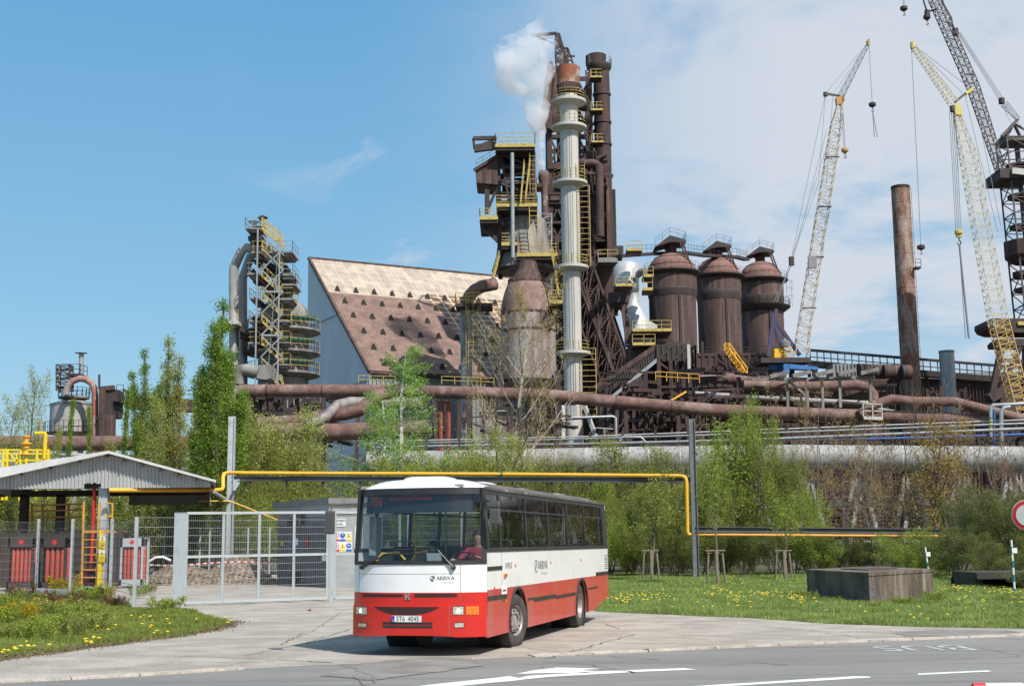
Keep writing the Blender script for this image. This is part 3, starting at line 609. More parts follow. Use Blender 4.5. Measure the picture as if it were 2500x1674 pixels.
# ---- wheels
def wheel(x, y, s_, steer, front):
    e = bpy.data.objects.new('wheel', None); C.collection.objects.link(e); e.parent = bus; e.location = (x, y, WR); e.rotation_euler = (0, 0, steer); ORG[e.name] = (0,0,0)
    def rx(prof, n=36):
        b = MB(); vs = []; 
        for r_, xx in prof:
            for k in range(n): a = 2*math.pi*k/n; vs.append((s_*xx, r_*math.cos(a), r_*math.sin(a)))
        fs = [(i*n+k, i*n+(k+1) % n, (i+1)*n+(k+1) % n, (i+1)*n+k) for i in range(len(prof)-1) for k in range(n)]
        b.add(vs, fs); return b
    t = rx([(.30,-.13),(.40,-.14),(.47,-.13),(WR,-.10),(WR,-.06),(WR-.006,-.055),(WR-.006,-.045),(WR,-.04),(WR,.04),(WR-.006,.045),(WR-.006,.055),(WR,.06),(WR,.10),(.47,.13),(.44,.138),(.40,.142),(.385,.137),(.33,.14),(.285,.12),(.27,.10)])
    part(t, 'tyre', b_tyre, e, smooth=True)
    dep = -.02 if front else -.08
    r_ = rx([(.285,.128),(.275,.122),(.262,.09),(.25,.03+dep),(.235,.01+dep)] + ([(.215,.10),(.17,.115),(.13,.12),(.125,.06),(.10,.10),(.0,.11)] if front else [(.20,.0+dep),(.12,.0+dep),(.11,.05),(.0,.06)]))
    rm = part(r_, 'rim', b_rim, e, smooth=True)
    b = MB()
    for k in range(10):
        a = 2*math.pi*k/10; b.cyl((s_*(.10 if front else dep), .19*math.cos(a), .19*math.sin(a)), (s_*(.135 if front else dep+.04), .19*math.cos(a), .19*math.sin(a)), .017, 8)
    part(b, 'wheel_nuts', b_trim, rm)
for s_ in (1, -1):
    wheel(s_*1.09, WB1, s_, R(-12.5), True); wheel(s_*1.07, WB2, s_, 0, False)
# ---- wipers, mirrors
def wiper(pts_arm, blade):
    b = MB(); P_ = [fp(*F(a, c, .04), .05) for a, c in pts_arm]; b.tube(P_, [.028]+[.014]*(len(P_)-1), 6)
    Q = [F(a, c, .03) for a, c in blade]; Q2 = [fp(Q[0][0]+(Q[1][0]-Q[0][0])*k/8, Q[0][1]+(Q[1][1]-Q[0][1])*k/8, .025) for k in range(9)]; b.tube(Q2, .012, 5); b.cyl(P_[0]+V(0,.04,0), P_[0]-V(0,.02,0), .04, 10)
    part(b, 'wiper', b_black, smooth=True)
wiper([(212,848),(310,795),(415,738)], [(395,742),(690,736)]); wiper([(958,850),(900,785),(832,708)], [(480,702),(835,708)])
b = MB(); b.tube([(1.24, .05, 2.72), (1.30, -.12, 2.70), (1.40, -.2, 2.66)], .018, 8); b.box((1.22,-.02,2.62),(1.27,.1,2.76)); ma = part(b, 'mirror_arm', b_trim, smooth=True)
def mirror(x0, x1, y, z0, z1, par):
    b = MB(); zs = [z0, z0+.02, z1-.03, z1]; k_ = [.85, 1, 1, .85]; xm = (x0+x1)/2; hw_ = (x1-x0)/2; vs = []
    for z_, k in zip(zs, k_):
        for dx, dy in ((-1,0),(-.8,-.07),(.8,-.07),(1,0),(.8,.05),(-.8,.05)): vs.append((xm+dx*hw_*k, y+dy*k, z_))
    fs = [(j*6+i, j*6+(i+1) % 6, (j+1)*6+(i+1) % 6, (j+1)*6+i) for j in range(3) for i in range(6)]+[tuple(range(5,-1,-1)), tuple(18+i for i in range(6))]
    b.add(vs, fs); mm = part(b, 'mirror', b_trim, par)
    b = MB(); b.box((x0+.02, y+.052, z0+.04), (x1-.02, y+.058, z1-.05)); part(b, 'mirror_glass', b_chrome, mm)
o_, d_ = lray(*zb(1250,312)); 
def at_y(a, c, y): o_, d_ = lray(*zb(a, c)); t = (y-o_.y)/d_.y; return o_+d_*t
p0 = at_y(1253,312,-.2); p1 = at_y(1340,498,-.2); zsp = at_y(1290,368,-.2).z
mirror(p0.x, p1.x, -.2, zsp+.01, p0.z, ma); mirror(p0.x, p1.x, -.2, p1.z, zsp-.005, ma)
def pl2(a, c): return (820+(a-2335)/3.0 , 0)
def atS(px, py, y): o_, d_ = lray(px, py); t = (y-o_.y)/d_.y; return o_+d_*t
p0 = atS(795,1247,-.45); p1 = atS(817,1303,-.45); hg = atS(858,1228,-.2); e1 = atS(812,1232,-.4)
b = MB(); b.tube([hg, e1, V((p0.x+p1.x)/2+.02, -.43, p0.z+.06), V((p0.x+p1.x)/2, -.45, p0.z-.02)], .014, 6); b.tube([hg-V(0,0,.08), e1-V(0,0,.05)], .010, 6); ma2 = part(b, 'mirror_arm', b_trim, smooth=True)
mirror(p0.x, p1.x, -.45, p1.z, p0.z, ma2)

# ============================================================ people (one skinned body each)
def skinned(name, joints, edges, rad, mat, parent, sub=1):
    idx = {k: i for i, k in enumerate(joints)}; me = bpy.data.meshes.new(name)
    me.from_pydata([tuple(joints[k]) for k in joints], [(idx[a], idx[b]) for a, b in edges], [])
    o = bpy.data.objects.new(name, me); C.collection.objects.link(o); o.parent = parent; me.materials.append(mat)
    md = o.modifiers.new('skin', 'SKIN'); md.use_smooth_shade = True
    for k, i in idx.items():
        sv = me.skin_vertices[0].data[i]; r_ = rad[k]; sv.radius = r_ if isinstance(r_, tuple) else (r_, r_); sv.use_root = (i == 0)
    ms = o.modifiers.new('sub', 'SUBSURF'); ms.levels = sub; ms.render_levels = sub; return o
m_skin = M('skin', (.50,.28,.20), .55); m_hair = M('hair', (.03,.02,.015), .7)
m_pink = M('pink_shirt', (.48,.05,.10), .8, 0, (.40,.04,.08), 6); m_bluesh = M('blue_shirt', (.02,.12,.30), .8); m_jean = M('trousers', (.03,.035,.05), .8)
def person(loc, label, shirt, hands, rz=0, hs=(.235,-.0)):
    t = thing('person', BL, label, 'person', rz=BRZ)
    L = Vector(loc)          # seat point in bus space, facing -y (bus front) turned by rz
    rot = Matrix.Rotation(rz, 3, 'Z')
    J = {}; Rd = {}; E = []
    def j(k, p, r_, par=None):
        J[k] = L+rot @ Vector(p); Rd[k] = r_
        if par: E.append((par, k))
    j('pelvis', (0,0,.10), (.16,.12)); j('spine', (0,.02,.28), (.14,.11), 'pelvis'); j('chest', (0,.03,.45), (.16,.12), 'spine'); j('neckb', (0,.01,.57), .075, 'chest'); j('neck', (0,-.005,.63), .055, 'neckb')
    j('jaw', (0,-.03,.68), .068, 'neck'); j('head', (0,-.02,.76), (.078,.092), 'jaw'); j('crown', (0,-.005,.83), (.062,.075), 'head')
    for s_, hp in zip((-1, 1), hands):
        a = 'l' if s_ < 0 else 'r'; sh = V(s_*.19,.02,.52); hd = rot.inverted() @ (Vector(hp)-L); mid = sh.lerp(hd, .5)+V(s_*.07,.02,-.12)
        j(a+'sh', sh, .065, 'chest'); j(a+'el', mid, .045, a+'sh'); d = (hd-mid).normalized(); wr = hd-d*.07
        j(a+'wr', wr, .026, a+'el'); j(a+'pa', hd, (.035,.018), a+'wr')
        sdv = V(1,0,0)
        for f, (o_, l_) in enumerate(((-.028,.062),(-.009,.074),(.011,.070),(.029,.055))):
            j(a+'f%d' % f, hd+d*.035+sdv*o_, .010, a+'pa'); j(a+'g%d' % f, hd+d*(.035+l_*.5)+sdv*o_+V(0,0,-.012), .009, a+'f%d' % f); j(a+'h%d' % f, hd+d*(.035+l_*.55)+sdv*o_+V(0,0,-.04), .008, a+'g%d' % f)
        j(a+'t0', wr+d*.03+V(-s_*.035,0,.0), .011, a+'pa'); j(a+'t1', wr+d*.07+V(-s_*.05,0,-.02), .009, a+'t0')
        hx = s_*.09
        j(a+'hi', (hx,-.03,.08), .09, 'pelvis'); j(a+'kn', (hx*1.3,-.46,.09), .065, a+'hi'); j(a+'an', (hx*1.3,-.50,-.33), .042, a+'kn'); j(a+'to', (hx*1.4,-.64,-.38), .035, a+'an')
    skinned('body', J, E, Rd, m_skin, t, 1)
    def sub(name, keys, k_, mat, lim=None):
        J2 = {k: J[k] for k in keys}; E2 = [(a, b) for a, b in E if a in J2 and b in J2]
        R2 = {k: (tuple(v*k_ for v in Rd[k]) if isinstance(Rd[k], tuple) else Rd[k]*k_) for k in keys}
        return skinned(name, J2, E2, R2, mat, t, 1)
    sub('shirt', ['pelvis','spine','chest','neckb','lsh','lel','rsh','rel'], 1.13, shirt); sub('trousers', ['pelvis','lhi','lkn','lan','rhi','rkn','ran'], 1.14, m_jean)
    b = MB(); hc = J['head']; fwd = rot @ V(0,-1,0); rt = rot @ V(1,0,0)
    b.lathe([(.0,.125),(.05,.115),(.085,.08),(.098,.03),(.095,-.02),(.085,-.06)], (0,0,0), 18); hb = MB()
    hb.add([hc+V(0,0,.01)+rt*v[0]*.92+fwd*(v[1]*1.05-.022)+V(0,0,v[2] if v[1] < .02 else max(v[2], .045)) for v in b.v], b.f); hb.build('hair', m_hair, t, smooth=True, local=True)
    b = MB(); f = hc+fwd*.088; b.add([f+rt*-.012+V(0,0,-.035), f+rt*.012+V(0,0,-.035), f+fwd*.026+V(0,0,-.03), f+V(0,0,.012)], [(0,1,2),(0,2,3),(1,3,2),(0,3,1)])
    for s_ in (-1, 1): b.lathe([(.0,-.03),(.012,-.022),(.015,0),(.012,.022),(0,.03)], tuple(hc+rt*s_*.086+V(0,0,-.01)), 8)
    b.build('nose_and_ears', m_skin, t, smooth=True, local=True)
    b = MB()
    for s_ in (-1, 1): c2 = hc+fwd*.090+rt*s_*.031+V(0,0,.008); b.beam(c2-rt*.012, c2+rt*.012, .008, .008)
    c2 = hc+fwd*.085+V(0,0,-.055); b.beam(c2-rt*.022, c2+rt*.022, .006, .006); b.build('eyes_and_mouth', M('eye_dark', (.05,.02,.02), .5), t, local=True)
    return t
person((.78, 1.02, 1.30), 'bus driver in a pink shirt at the steering wheel behind the windscreen', m_pink, [(.50,.40,1.66), (.86,.42,1.72)])
person((-.42, 2.02, 1.12), 'dark haired passenger in a blue top seated behind the windscreen', m_bluesh, [(-.60,1.6,1.3), (-.28,1.6,1.3)], R(-50))
# ============================================================ the steelworks
def zoom(ox, oy, k): return lambda x, y, Y: SP(ox+x/k, oy+y/k, Y)
z3 = zoom(1120,60,2.7024); z4 = zoom(1100,560,3.0152); z6 = zoom(1450,560,3.136); z7 = zoom(1900,0,2.613); z8 = zoom(1900,560,2.613)
zl = zoom(0,780,3.659); zt = zoom(540,520,3.2); zs = zoom(1420,600,5.2267); zc = zoom(1840,740,6.03); zr = zoom(2300,560,3.136); zm = zoom(1130,920,3.9033)
def rail(mb, pts, h=1.1, w=.07, sp=1.6, rows=(1,.5), exact=False):
    pts = [Vector(p) for p in pts]; w = w*.62; h = 1.1+(h-1.3)*.2 if h > 1.3 and not exact else h
    for a, b in zip(pts, pts[1:]):
        for f in rows: mb.beam(a+V(0,0,h*f), b+V(0,0,h*f), w)
        n = max(1, round((b-a).length/sp))
        for i in range(n+1):
            p = a.lerp(b, i/n); mb.beam(p, p+V(0,0,h), w)
    return mb
def ringp(c, r, a0=0, a1=2*math.pi, n=24): return [Vector((c[0]+r*math.cos(a0+(a1-a0)*i/n), c[1]+r*math.sin(a0+(a1-a0)*i/n), c[2])) for i in range(n+1)]
def lattice(mb, A, B, n, w, wd=None, rungs=True, cross=False):
    """A, B: matching lists of corner points at the two ends"""
    wd = wd or w*.7; k = len(A); A = [Vector(a) for a in A]; B = [Vector(b) for b in B]
    for a, b in zip(A, B): mb.beam(a, b, w)
    for i in range(n):
        P0 = [a.lerp(b, i/n) for a, b in zip(A, B)]; P1 = [a.lerp(b, (i+1)/n) for a, b in zip(A, B)]
        for j in range(k):
            j2 = (j+1) % k
            if k == 2 and j == 1: break
            if cross or i % 2 == 0: mb.beam(P0[j], P1[j2], wd)
            if cross or i % 2 == 1: mb.beam(P0[j2], P1[j], wd)
            if rungs: mb.beam(P1[j], P1[j2], wd)
    return mb
def sq(c, rx, ry=None): ry = ry or rx; c = Vector(c); return [c+V(-rx,-ry,0), c+V(rx,-ry,0), c+V(rx,ry,0), c+V(-rx,ry,0)]
def stairs(mb, p, q, wd=.9, w=.12):
    p = Vector(p); q = Vector(q)
    for s_ in (-1, 1):
        o_ = V(0, s_*wd/2, 0); mb.beam(p+o_, q+o_, w*1.6); mb.beam(p+o_+V(0,0,1), q+o_+V(0,0,1), w*.8)
        for i in range(4): c = p.lerp(q, i/3)+o_; mb.beam(c, c+V(0,0,1), w*.8)
    n = int((q-p).length/.6)
    for i in range(n): c = p.lerp(q, (i+.5)/n); mb.beam(c-V(0,wd/2,0), c+V(0,wd/2,0), .05, .25)
def ladder(mb, x, y, z0, z1, wd=.6, w=.09, cage=True):
    w *= .62
    for s_ in (-1, 1): mb.beam((x+s_*wd/2, y, z0), (x+s_*wd/2, y, z1), w)
    z = z0
    while z < z1:
        mb.beam((x-wd/2, y, z), (x+wd/2, y, z), w*.7); z += .8
    if cage:
        z = z0+2
        while z < z1: mb.tube([(x-wd/2, y, z), (x-wd*.7, y-.5, z), (x, y-.85, z), (x+wd*.7, y-.5, z), (x+wd/2, y, z)], w*.45, 4); z += 1.6
        for dx, dy in ((-.7*wd,-.5),(0,-.85),(.7*wd,-.5)): mb.beam((x+dx, y+dy, z0+2), (x+dx, y+dy, z1), w*.6)
def deck(poly, z, th=.3): b = MB(); b.prism([(p[0], p[1], z) for p in poly], (0,0,-th)); return b
GL = lambda x, Y: V(D(x, 1240, Y).x, Y, 0)

# ---------- lattice of the blast furnace
Y0 = 228
bfx0, bfx1 = z3(600,700,Y0).x, z3(985,700,Y0).x; bfz = z3(700,60,Y0).z
bf = thing('blast_furnace', ((bfx0+bfx1)/2, Y0, 0), 'dark brown blast furnace frame towering behind the pale stack', 'blast furnace')
rb = random.Random(21)
def zat(y, Y=Y0): return z3(700, y, Y).z
def xat(x, y=900, Y=Y0): return z3(x, y, Y).x
cols = [600, 690, 790, 870, 985]
b = MB()
for i, cx in enumerate(cols):
    for dy in (0, 9):
        top = [470, 330, 300, 320, 940][i]
        b.beam((xat(cx), Y0+dy, 0), (xat(cx), Y0+dy, zat(top)), .9 if i != 3 else .6)
for yy in list(range(360, 1600, 95)):
    z = zat(yy); x1 = xat(985) if yy > 960 else xat(870)
    for dy in (0, 9): b.beam((xat(600), Y0+dy, z), (x1, Y0+dy, z), .5, .7)
    for cx in cols[:4 if yy < 960 else 5]: b.beam((xat(cx), Y0, z), (xat(cx), Y0+9, z), .4)
for (y0, y1) in [(360,550),(550,740),(740,930),(930,1120),(1120,1310),(1310,1500)]:
    for c0_, c1_ in ((600,690),(690,790),(790,870)): b.beam((xat(c0_), Y0-.2, zat(y0)), (xat(c1_), Y0-.2, zat(y1)), .35); b.beam((xat(c1_), Y0-.2, zat(y0)), (xat(c0_), Y0-.2, zat(y1)), .35)
b.build('frame', m_darkr, bf)
b = MB()
for i in range(46):
    cx = rb.uniform(605, 960); yy = rb.uniform(950, 1900); w_ = rb.uniform(1.0, 4); h = rb.uniform(.6, 3.5)
    b.box((xat(cx), Y0+rb.uniform(1,6), zat(yy)), (xat(cx)+w_, Y0+rb.uniform(6.2,8.5), zat(yy)+h))
for i in range(30):
    cx = rb.uniform(605, 975); yy = rb.uniform(330, 1700); h = rb.uniform(4, 16)
    b.cyl((xat(cx), Y0+rb.uniform(.8,7), zat(yy)), (xat(cx), Y0+rb.uniform(.8,7), zat(yy)-h), rb.uniform(.12,.4), 6)
for i in range(40):
    cx = rb.uniform(600, 930); yy = rb.uniform(480, 1750); L_ = rb.uniform(2, 9)
    b.beam((xat(cx), Y0+rb.uniform(-.5,7), zat(yy)), (min(xat(cx)+L_, xat(985)), Y0+rb.uniform(-.5,7), zat(yy)+rb.uniform(-2,2)), rb.uniform(.15,.45))
b.build('machinery', m_dark, bf)
b = MB(); b.lathe([(6.6,0),(6.6,22),(5.2,34),(3.6,46),(3.2,zat(1000)),(1.5,zat(900))], (xat(740),Y0+4.6,0), 28); b.build('furnace_shell', m_rust, bf, smooth=True)
b = MB()
for yy in (1130, 1190, 1320, 1440, 1530, 1620): z = zat(yy); b.box((xat(590), Y0-.9, z), (xat(980), Y0+9.4, z+.35))
for yy in (960,): b.box((xat(585), Y0-.9, zat(yy)), (xat(700), Y0+9.4, zat(yy)+1.2)); b.box((xat(600), Y0+2, zat(920)), (xat(720), Y0+9, zat(1020)))
b.build('floor_decks', m_darkr, bf)
b = MB(); b.box((xat(845), Y0-1.2, zat(1185)), (xat(900), Y0-.9, zat(1200)-1)); b.box((xat(598), Y0-1.2, zat(1140)), (xat(665), Y0-.9, zat(1170))); b.box((xat(625), Y0-1.1, zat(1400)), (xat(650), Y0-.8, zat(1560))); b.build('rust_panels', m_rust, bf)
# top headframe
b = MB(); h0 = z3(640,280,Y0); 
pA, pB = z3(640,60,Y0), z3(648,300,Y0)
lattice(b, [pB+V(0,0,-1), pB+V(2.6,0,-1), pB+V(2.6,3,-1), pB+V(0,3,-1)], [pA, pA+V(.6,0,0), pA+V(.6,3,0), pA+V(0,3,0)], 6, .32)
b.beam(z3(480,72,Y0), z3(645,58,Y0), .45); b.beam(z3(490,74,Y0+3), z3(645,58,Y0+3), .45); b.beam(z3(500,74,Y0), z3(640,130,Y0), .3); b.beam(z3(480,72,Y0), z3(490,74,Y0+3), .3)
b.beam(z3(645,60,Y0), z3(690,170,Y0), .3); b.beam(z3(690,158,Y0), z3(718,158,Y0), .35); b.beam(z3(718,156,Y0), z3(765,290,Y0), .3); b.beam(z3(690,158,Y0), z3(690,280,Y0), .35); b.beam(z3(718,158,Y0), z3(722,280,Y0), .3)
b.beam(z3(600,290,Y0), z3(800,290,Y0), .5); b.beam(z3(735,210,Y0), z3(765,210,Y0), .3); b.beam(z3(650,180,Y0), z3(740,215,Y0), .25); b.beam(z3(650,230,Y0), z3(750,240,Y0), .25); b.beam(z3(660,280,Y0), z3(715,165,Y0), .22)
b.build('headframe', m_darkr, bf)
b = MB(); b.tube([z3(560,690,Y0-1), z3(575,560,Y0-1), z3(590,400,Y0-1), z3(605,300,Y0-1), z3(600,250,Y0-1)], [.75,.75,.7,.65,.5], 16); b.tube([z3(590,700,Y0-1), z3(640,500,Y0-.5), z3(650,330,Y0)], 1.1, 14); b.build('gas_offtake', m_rust, bf, smooth=True)
b = MB()
zig = [(880,370,815,480),(880,590,820,500),(885,600,830,740),(885,800,825,900),(820,490,885,570),(830,745,885,800)]
for x0, y0, x1, y1 in zig: stairs(b, z3(x0,y0,Y0-2), z3(x1,y1,Y0-2), .9, .11)
b.build('stairs', m_dark, bf)
for x0, x1, yy in ((865,940,375),(868,945,590),(872,950,800)):
    z = zat(yy, Y0-2); xa, xb = xat(x0, yy, Y0-2), xat(x1, yy, Y0-2)
    b = MB(); b.box((xa, Y0-4, z), (xb, Y0-1, z+.25)); b.build('landing', m_dark, bf)
    b = MB(); rail(b, [(xa,Y0-4,z+.25),(xb,Y0-4,z+.25),(xb,Y0-1,z+.25)], 2.0, .13, 1.2); b.beam((xa,Y0-4,z+.1),(xb,Y0-4,z+.1),.1,.3); b.build('landing_railing', m_yel, bf)
b = MB(); lattice(b, [V(xat(845),Y0-2,0), V(xat(880),Y0-2,0)], [V(xat(845),Y0-2,zat(330)), V(xat(880),Y0-2,zat(330))], 30, .22, .14); b.tube([z3(780,915,Y0-3), z3(900,915,Y0-3), z3(922,930,Y0-3), z3(928,990,Y0-3), z3(932,1400,Y0-3)], .75, 12); b.build('side_pipe', m_rust, bf, smooth=True)
b = MB(); zz_ = zat(975); b.beam(z3(800,972,Y0-3), z3(1020,998,Y0-3), .45); b.beam(z3(1010,1000,Y0-3), z3(975,1060,Y0-3), .5); b.box((xat(965,960),Y0-1.5,zat(1900)), (xat(990,960),Y0+1,zat(1010))); b.box((xat(845,960),Y0-1.5,zat(1900)), (xat(865,960),Y0,zat(1010))); b.build('outer_columns', m_rust, bf)
b = MB(); xa, xb = xat(990,1300), xat(1050,1300); n = 14
for i in range(n):
    x0 = xa+(xb-xa)*i/n; b.prism([(x0,Y0+4,zat(1900)),(x0+(xb-xa)/n*.5,Y0+4,zat(1900)),(x0+(xb-xa)/n*.75,Y0+3.7,zat(1900)),(x0+(xb-xa)/n*.95,Y0+3.7,zat(1900)),(x0+(xb-xa)/n,Y0+4,zat(1900))], (0,0,zat(1052)-zat(1900)))
b.build('lift_shaft_cladding', m_grey, bf)

# tall dark chimney with a bulb head
Yc = 232; cx = z3(935,400,Yc).x; zt_ = z3(905,205,Yc).z
s = thing('gas_stack', (cx, Yc, 0), 'tall dark brown stack with a wide drum head right of the pale stack', 'chimney')
b = MB(); b.lathe([(1.6,0),(1.5,z3(905,420,Yc).z),(1.45,z3(905,310,Yc).z)], (cx+.2,Yc,0), 26); b.build('shaft', m_darkr, s, smooth=True)
b = MB(); b.lathe([(1.5,z3(0,335,Yc).z),(2.3,z3(0,300,Yc).z),(2.3,z3(0,280,Yc).z),(1.7,z3(0,276,Yc).z)], (cx-.2,Yc,0), 26); b.build('head_platform', m_dark, s, smooth=True)
b = MB(); b.lathe([(1.6,z3(0,280,Yc).z),(1.75,zt_-.6),(1.75,zt_),(1.6,zt_),(1.5,zt_-2)], (cx-.6,Yc,0), 26); b.cyl((cx-2.0,Yc-.6,z3(0,290,Yc).z), (cx-2.0,Yc-.6,zt_-.3), .7, 12); b.build('drum', m_darkr, s, smooth=True)
b = MB(); rail(b, ringp((cx-.2,Yc,z3(0,280,Yc).z), 2.3, -.9, .9, 6), 2.2, .1, 1.5); b.build('railing', m_galv, s)
for yy in (480, 665, 810): b = MB(); z = z3(0,yy,Yc).z; b.lathe([(1.5,z),(1.68,z),(1.68,z+.4),(1.5,z+.4)], (cx+.2,Yc,0), 26, cap=False); b.build('stiffening_ring', m_dark, s, smooth=True)

# ---------- pale stack with ring platforms
Yw = 188; cx = z4(905,1200,Yw).x
st = thing('flue_stack', (cx, Yw, 0), 'pale grey steel stack with ring platforms and a rusty open top', 'chimney')
zz3 = lambda y: z3(720,y,Yw).z; zz4 = lambda y: z4(900,y,Yw).z
xx3 = lambda x, y: z3(x,y,Yw).x; rr = lambda a, b_, y, f: (f(b_,y,Yw).x-f(a,y,Yw).x)/2
prof = [(rr(838,990,1500,z4),0),(rr(845,980,1400,z4),zz4(1400)),(rr(842,975,1300,z4),zz4(1310)),(rr(842,975,1250,z4),zz4(1240)),(rr(835,970,1000,z4),zz4(930)),(rr(820,950,400,z4),zz4(300)),(rr(668,792,1400,z3),zz3(1400)),(rr(665,788,1100,z3),zz3(1090)),(rr(661,782,1000,z3),zz3(1040)),(rr(660,778,800,z3),zz3(900)),(rr(656,776,710,z3),zz3(700)),(rr(652,772,600,z3),zz3(600)),(rr(650,768,520,z3),zz3(470))]
b = MB(); b.lathe(prof, (cx,Yw,0), 32); b.build('shaft', m_stack, st, smooth=True)
m_rtop = M('burnt_top', (.46,.33,.25), .8, 0, (.26,.085,.035), .22, (1,1,1), .42,.55, col3=(.10,.06,.045), s3=.35, lo3=.55, hi3=.66)
r1 = rr(630,780,350,z3)
b = MB(); b.lathe([(r1*.86,zz3(405)),(r1,zz3(400)),(r1,zz3(285)),(r1*.93,zz3(285)),(r1*.9,zz3(330))], (cx,Yw,0), 32); b.build('burner_head', m_rtop, st, smooth=True)
b = MB()
for k in range(26):
    a = 2*math.pi*k/26; b.beam((cx+r1*.93*math.cos(a), Yw+r1*.93*math.sin(a), zz3(450)), (cx+r1*.93*math.cos(a), Yw+r1*.93*math.sin(a), zz3(400)), .35)
b.lathe([(r1*.8,zz3(470)),(r1*.8,zz3(400))], (cx,Yw,0), 24); b.build('louvres', m_darkr, st)
for (f, xa, xb, yy, top, hh) in [(z3,595,825,520,0,2.2),(z3,600,830,688,0,4.4),(z3,610,840,1055,0,3.4),(z4,760,1015,292,0,3.0),(z4,775,1035,922,0,3.0)]:
    r_ = (f(xb,yy,Yw).x-f(xa,yy,Yw).x)/2; z = f(700,yy,Yw).z; c2 = (f(xb,yy,Yw).x+f(xa,yy,Yw).x)/2
    b = MB(); b.lathe([(prof[4][0]*.9,z-.6),(r_-.5,z-.15),(r_,z-.05),(r_,z+.35),(prof[4][0]*.9,z+.35)], (cx,Yw,0), 30); pf = b.build('ring_platform', m_stack, st, smooth=True)
    b = MB(); rail(b, ringp((cx,Yw,z+.35), r_-.1, 0, 2*math.pi, 20), hh, .09, 1.6, (1,.66,.33)); b.build('railing', m_yel, pf)
for f, xa, y0, y1 in ((z4,1005,1380,930),(z4,985,930,920),(z3,822,1480,1070),(z4,980,290,30)):
    pass
b = MB(); ladder(b, z4(1012,1100,Yw).x, Yw-1.2, zz4(1370), zz4(880), 2.2, .16, False); ladder(b, z3(822,1300,Yw).x, Yw-1.2, z4(0,290,Yw).z, zz3(1075), 1.8, .14, False); ladder(b, z3(800,1000,Yw).x, Yw-1.2, zz3(1050), zz3(930), 1.2, .12, False); b.build('ladder', m_yel, st)
b = MB()
for dx in (-.35,.0,.3): b.cyl((cx+dx,Yw-prof[4][0]-.06,zz4(1380)), (cx+dx,Yw-prof[8][0]-.06,zz3(720)), .03, 5)
b.build('conduits', m_galv, st)
b = MB()
for s_ in (-1, 1): b.beam((cx+s_*prof[0][0]*1.02,Yw-1,zz4(1300)), (cx+s_*prof[0][0]*(2.1 if s_ > 0 else 1.1),Yw-2,zz4(1560)), .5)
b.build('base_brace', m_stack, st)

# ---------- service tower with yellow railings, left of the steam
Yt = 214
tw = thing('service_tower', (z3(380,1200,Yt).x, Yt, 0), 'dark steel service tower with bright yellow railings left of the steam', 'steel tower')
X3 = lambda x, y=1100: z3(x,y,Yt).x; Z3 = lambda y: z3(380,y,Yt).z
b = MB(); zb0_ = z4(400,300,Yt).z
lattice(b, [V(X3(268),Yt,zb0_), V(X3(500),Yt,zb0_), V(X3(500),Yt+7,zb0_), V(X3(268),Yt+7,zb0_)], [V(X3(258,840),Yt,Z3(850)), V(X3(495,840),Yt,Z3(850)), V(X3(495,840),Yt+7,Z3(850)), V(X3(258,840),Yt+7,Z3(850))], 8, .75, .38)
for yy in range(870, 1560, 60):
    b.beam((X3(262),Yt-.1,Z3(yy)), (X3(500),Yt-.1,Z3(yy)), .22); b.beam((X3(262),Yt+3.5,Z3(yy+25)), (X3(500),Yt+3.5,Z3(yy+25)), .5)
b.beam((X3(280),Yt-.1,Z3(860)), (X3(330),Yt-.1,Z3(1160)), .3)
b.beam((X3(262),Yt,Z3(1250)), (X3(500),Yt,Z3(1560)), .3); b.build('frame', m_dark, tw)
b = MB(); rb = random.Random(5)
for i in range(26): cx_ = rb.uniform(285, 470); yy = rb.uniform(880, 1150); b.box((X3(cx_),Yt+1.5,Z3(yy)), (X3(cx_)+rb.uniform(.5,2.5),Yt+5,Z3(yy)+rb.uniform(.4,2)))
b.build('machinery', m_dark, tw)
for (xa, xb, yy, hh) in [(245,505,830,6.0),(248,515,1218,3.6),(140,258,1300,3.4),(280,380,1470,4.2),(380,640,1542,4.4)]:
    z = Z3(yy); b = MB(); b.box((X3(xa),Yt-3,z-.9), (X3(xb),Yt+7,z)); pf = b.build('platform', m_dark, tw)
    b = MB(); n_ = z+0; rail(b, [(X3(xa),Yt+6,n_),(X3(xa),Yt-3.1,n_),(X3(xb),Yt-3.1,n_),(X3(xb),Yt+6,n_)], hh, .15, 2.0, (1,.66,.33)); b.beam((X3(xa),Yt-3.15,z-.1),(X3(xb),Yt-3.15,z-.1),.2,.6); b.build('railing', m_yel, pf)
b = MB(); b.beam(z3(95,752,Yt-2), z3(250,748,Yt-2), .6); b.beam(z3(100,820,Yt-2), z3(250,800,Yt-2), .9,1.2); b.beam(z3(95,752,Yt-2), z3(105,822,Yt-2), .45); b.beam(z3(105,815,Yt-2), z3(245,755,Yt-2), .4); b.build('jib', m_dark, tw)
b = MB(); b.prism([z3(110,962,Yt-1), z3(252,870,Yt-1), z3(258,1055,Yt-1), z3(116,1042,Yt-1)], (0,7,0)); hs_ = b.build('hoist_house', m_rust, tw)
b = MB(); b.beam(z3(100,962,Yt-1.2), z3(255,866,Yt-1.2), .5, .5); b.build('roof_edge', m_dark, hs_)
b = MB(); rail(b, [z3(115,945,Yt-1), z3(250,862,Yt-1)], 2.0, .1, 1.6); b.build('railing', m_galv, hs_)
b = MB(); b.beam(z3(187,1045,Yt), z3(187,1250,Yt), .8); b.beam(z3(150,1318,Yt), z3(262,1430,Yt), .7); b.beam(z3(187,1240,Yt), z3(262,1050,Yt), .4); b.beam(z3(187,1050,Yt), z3(262,1100,Yt), .3); b.beam(z3(205,1180,Yt), z3(262,1050,Yt), .3); b.build('brackets', m_dark, tw)
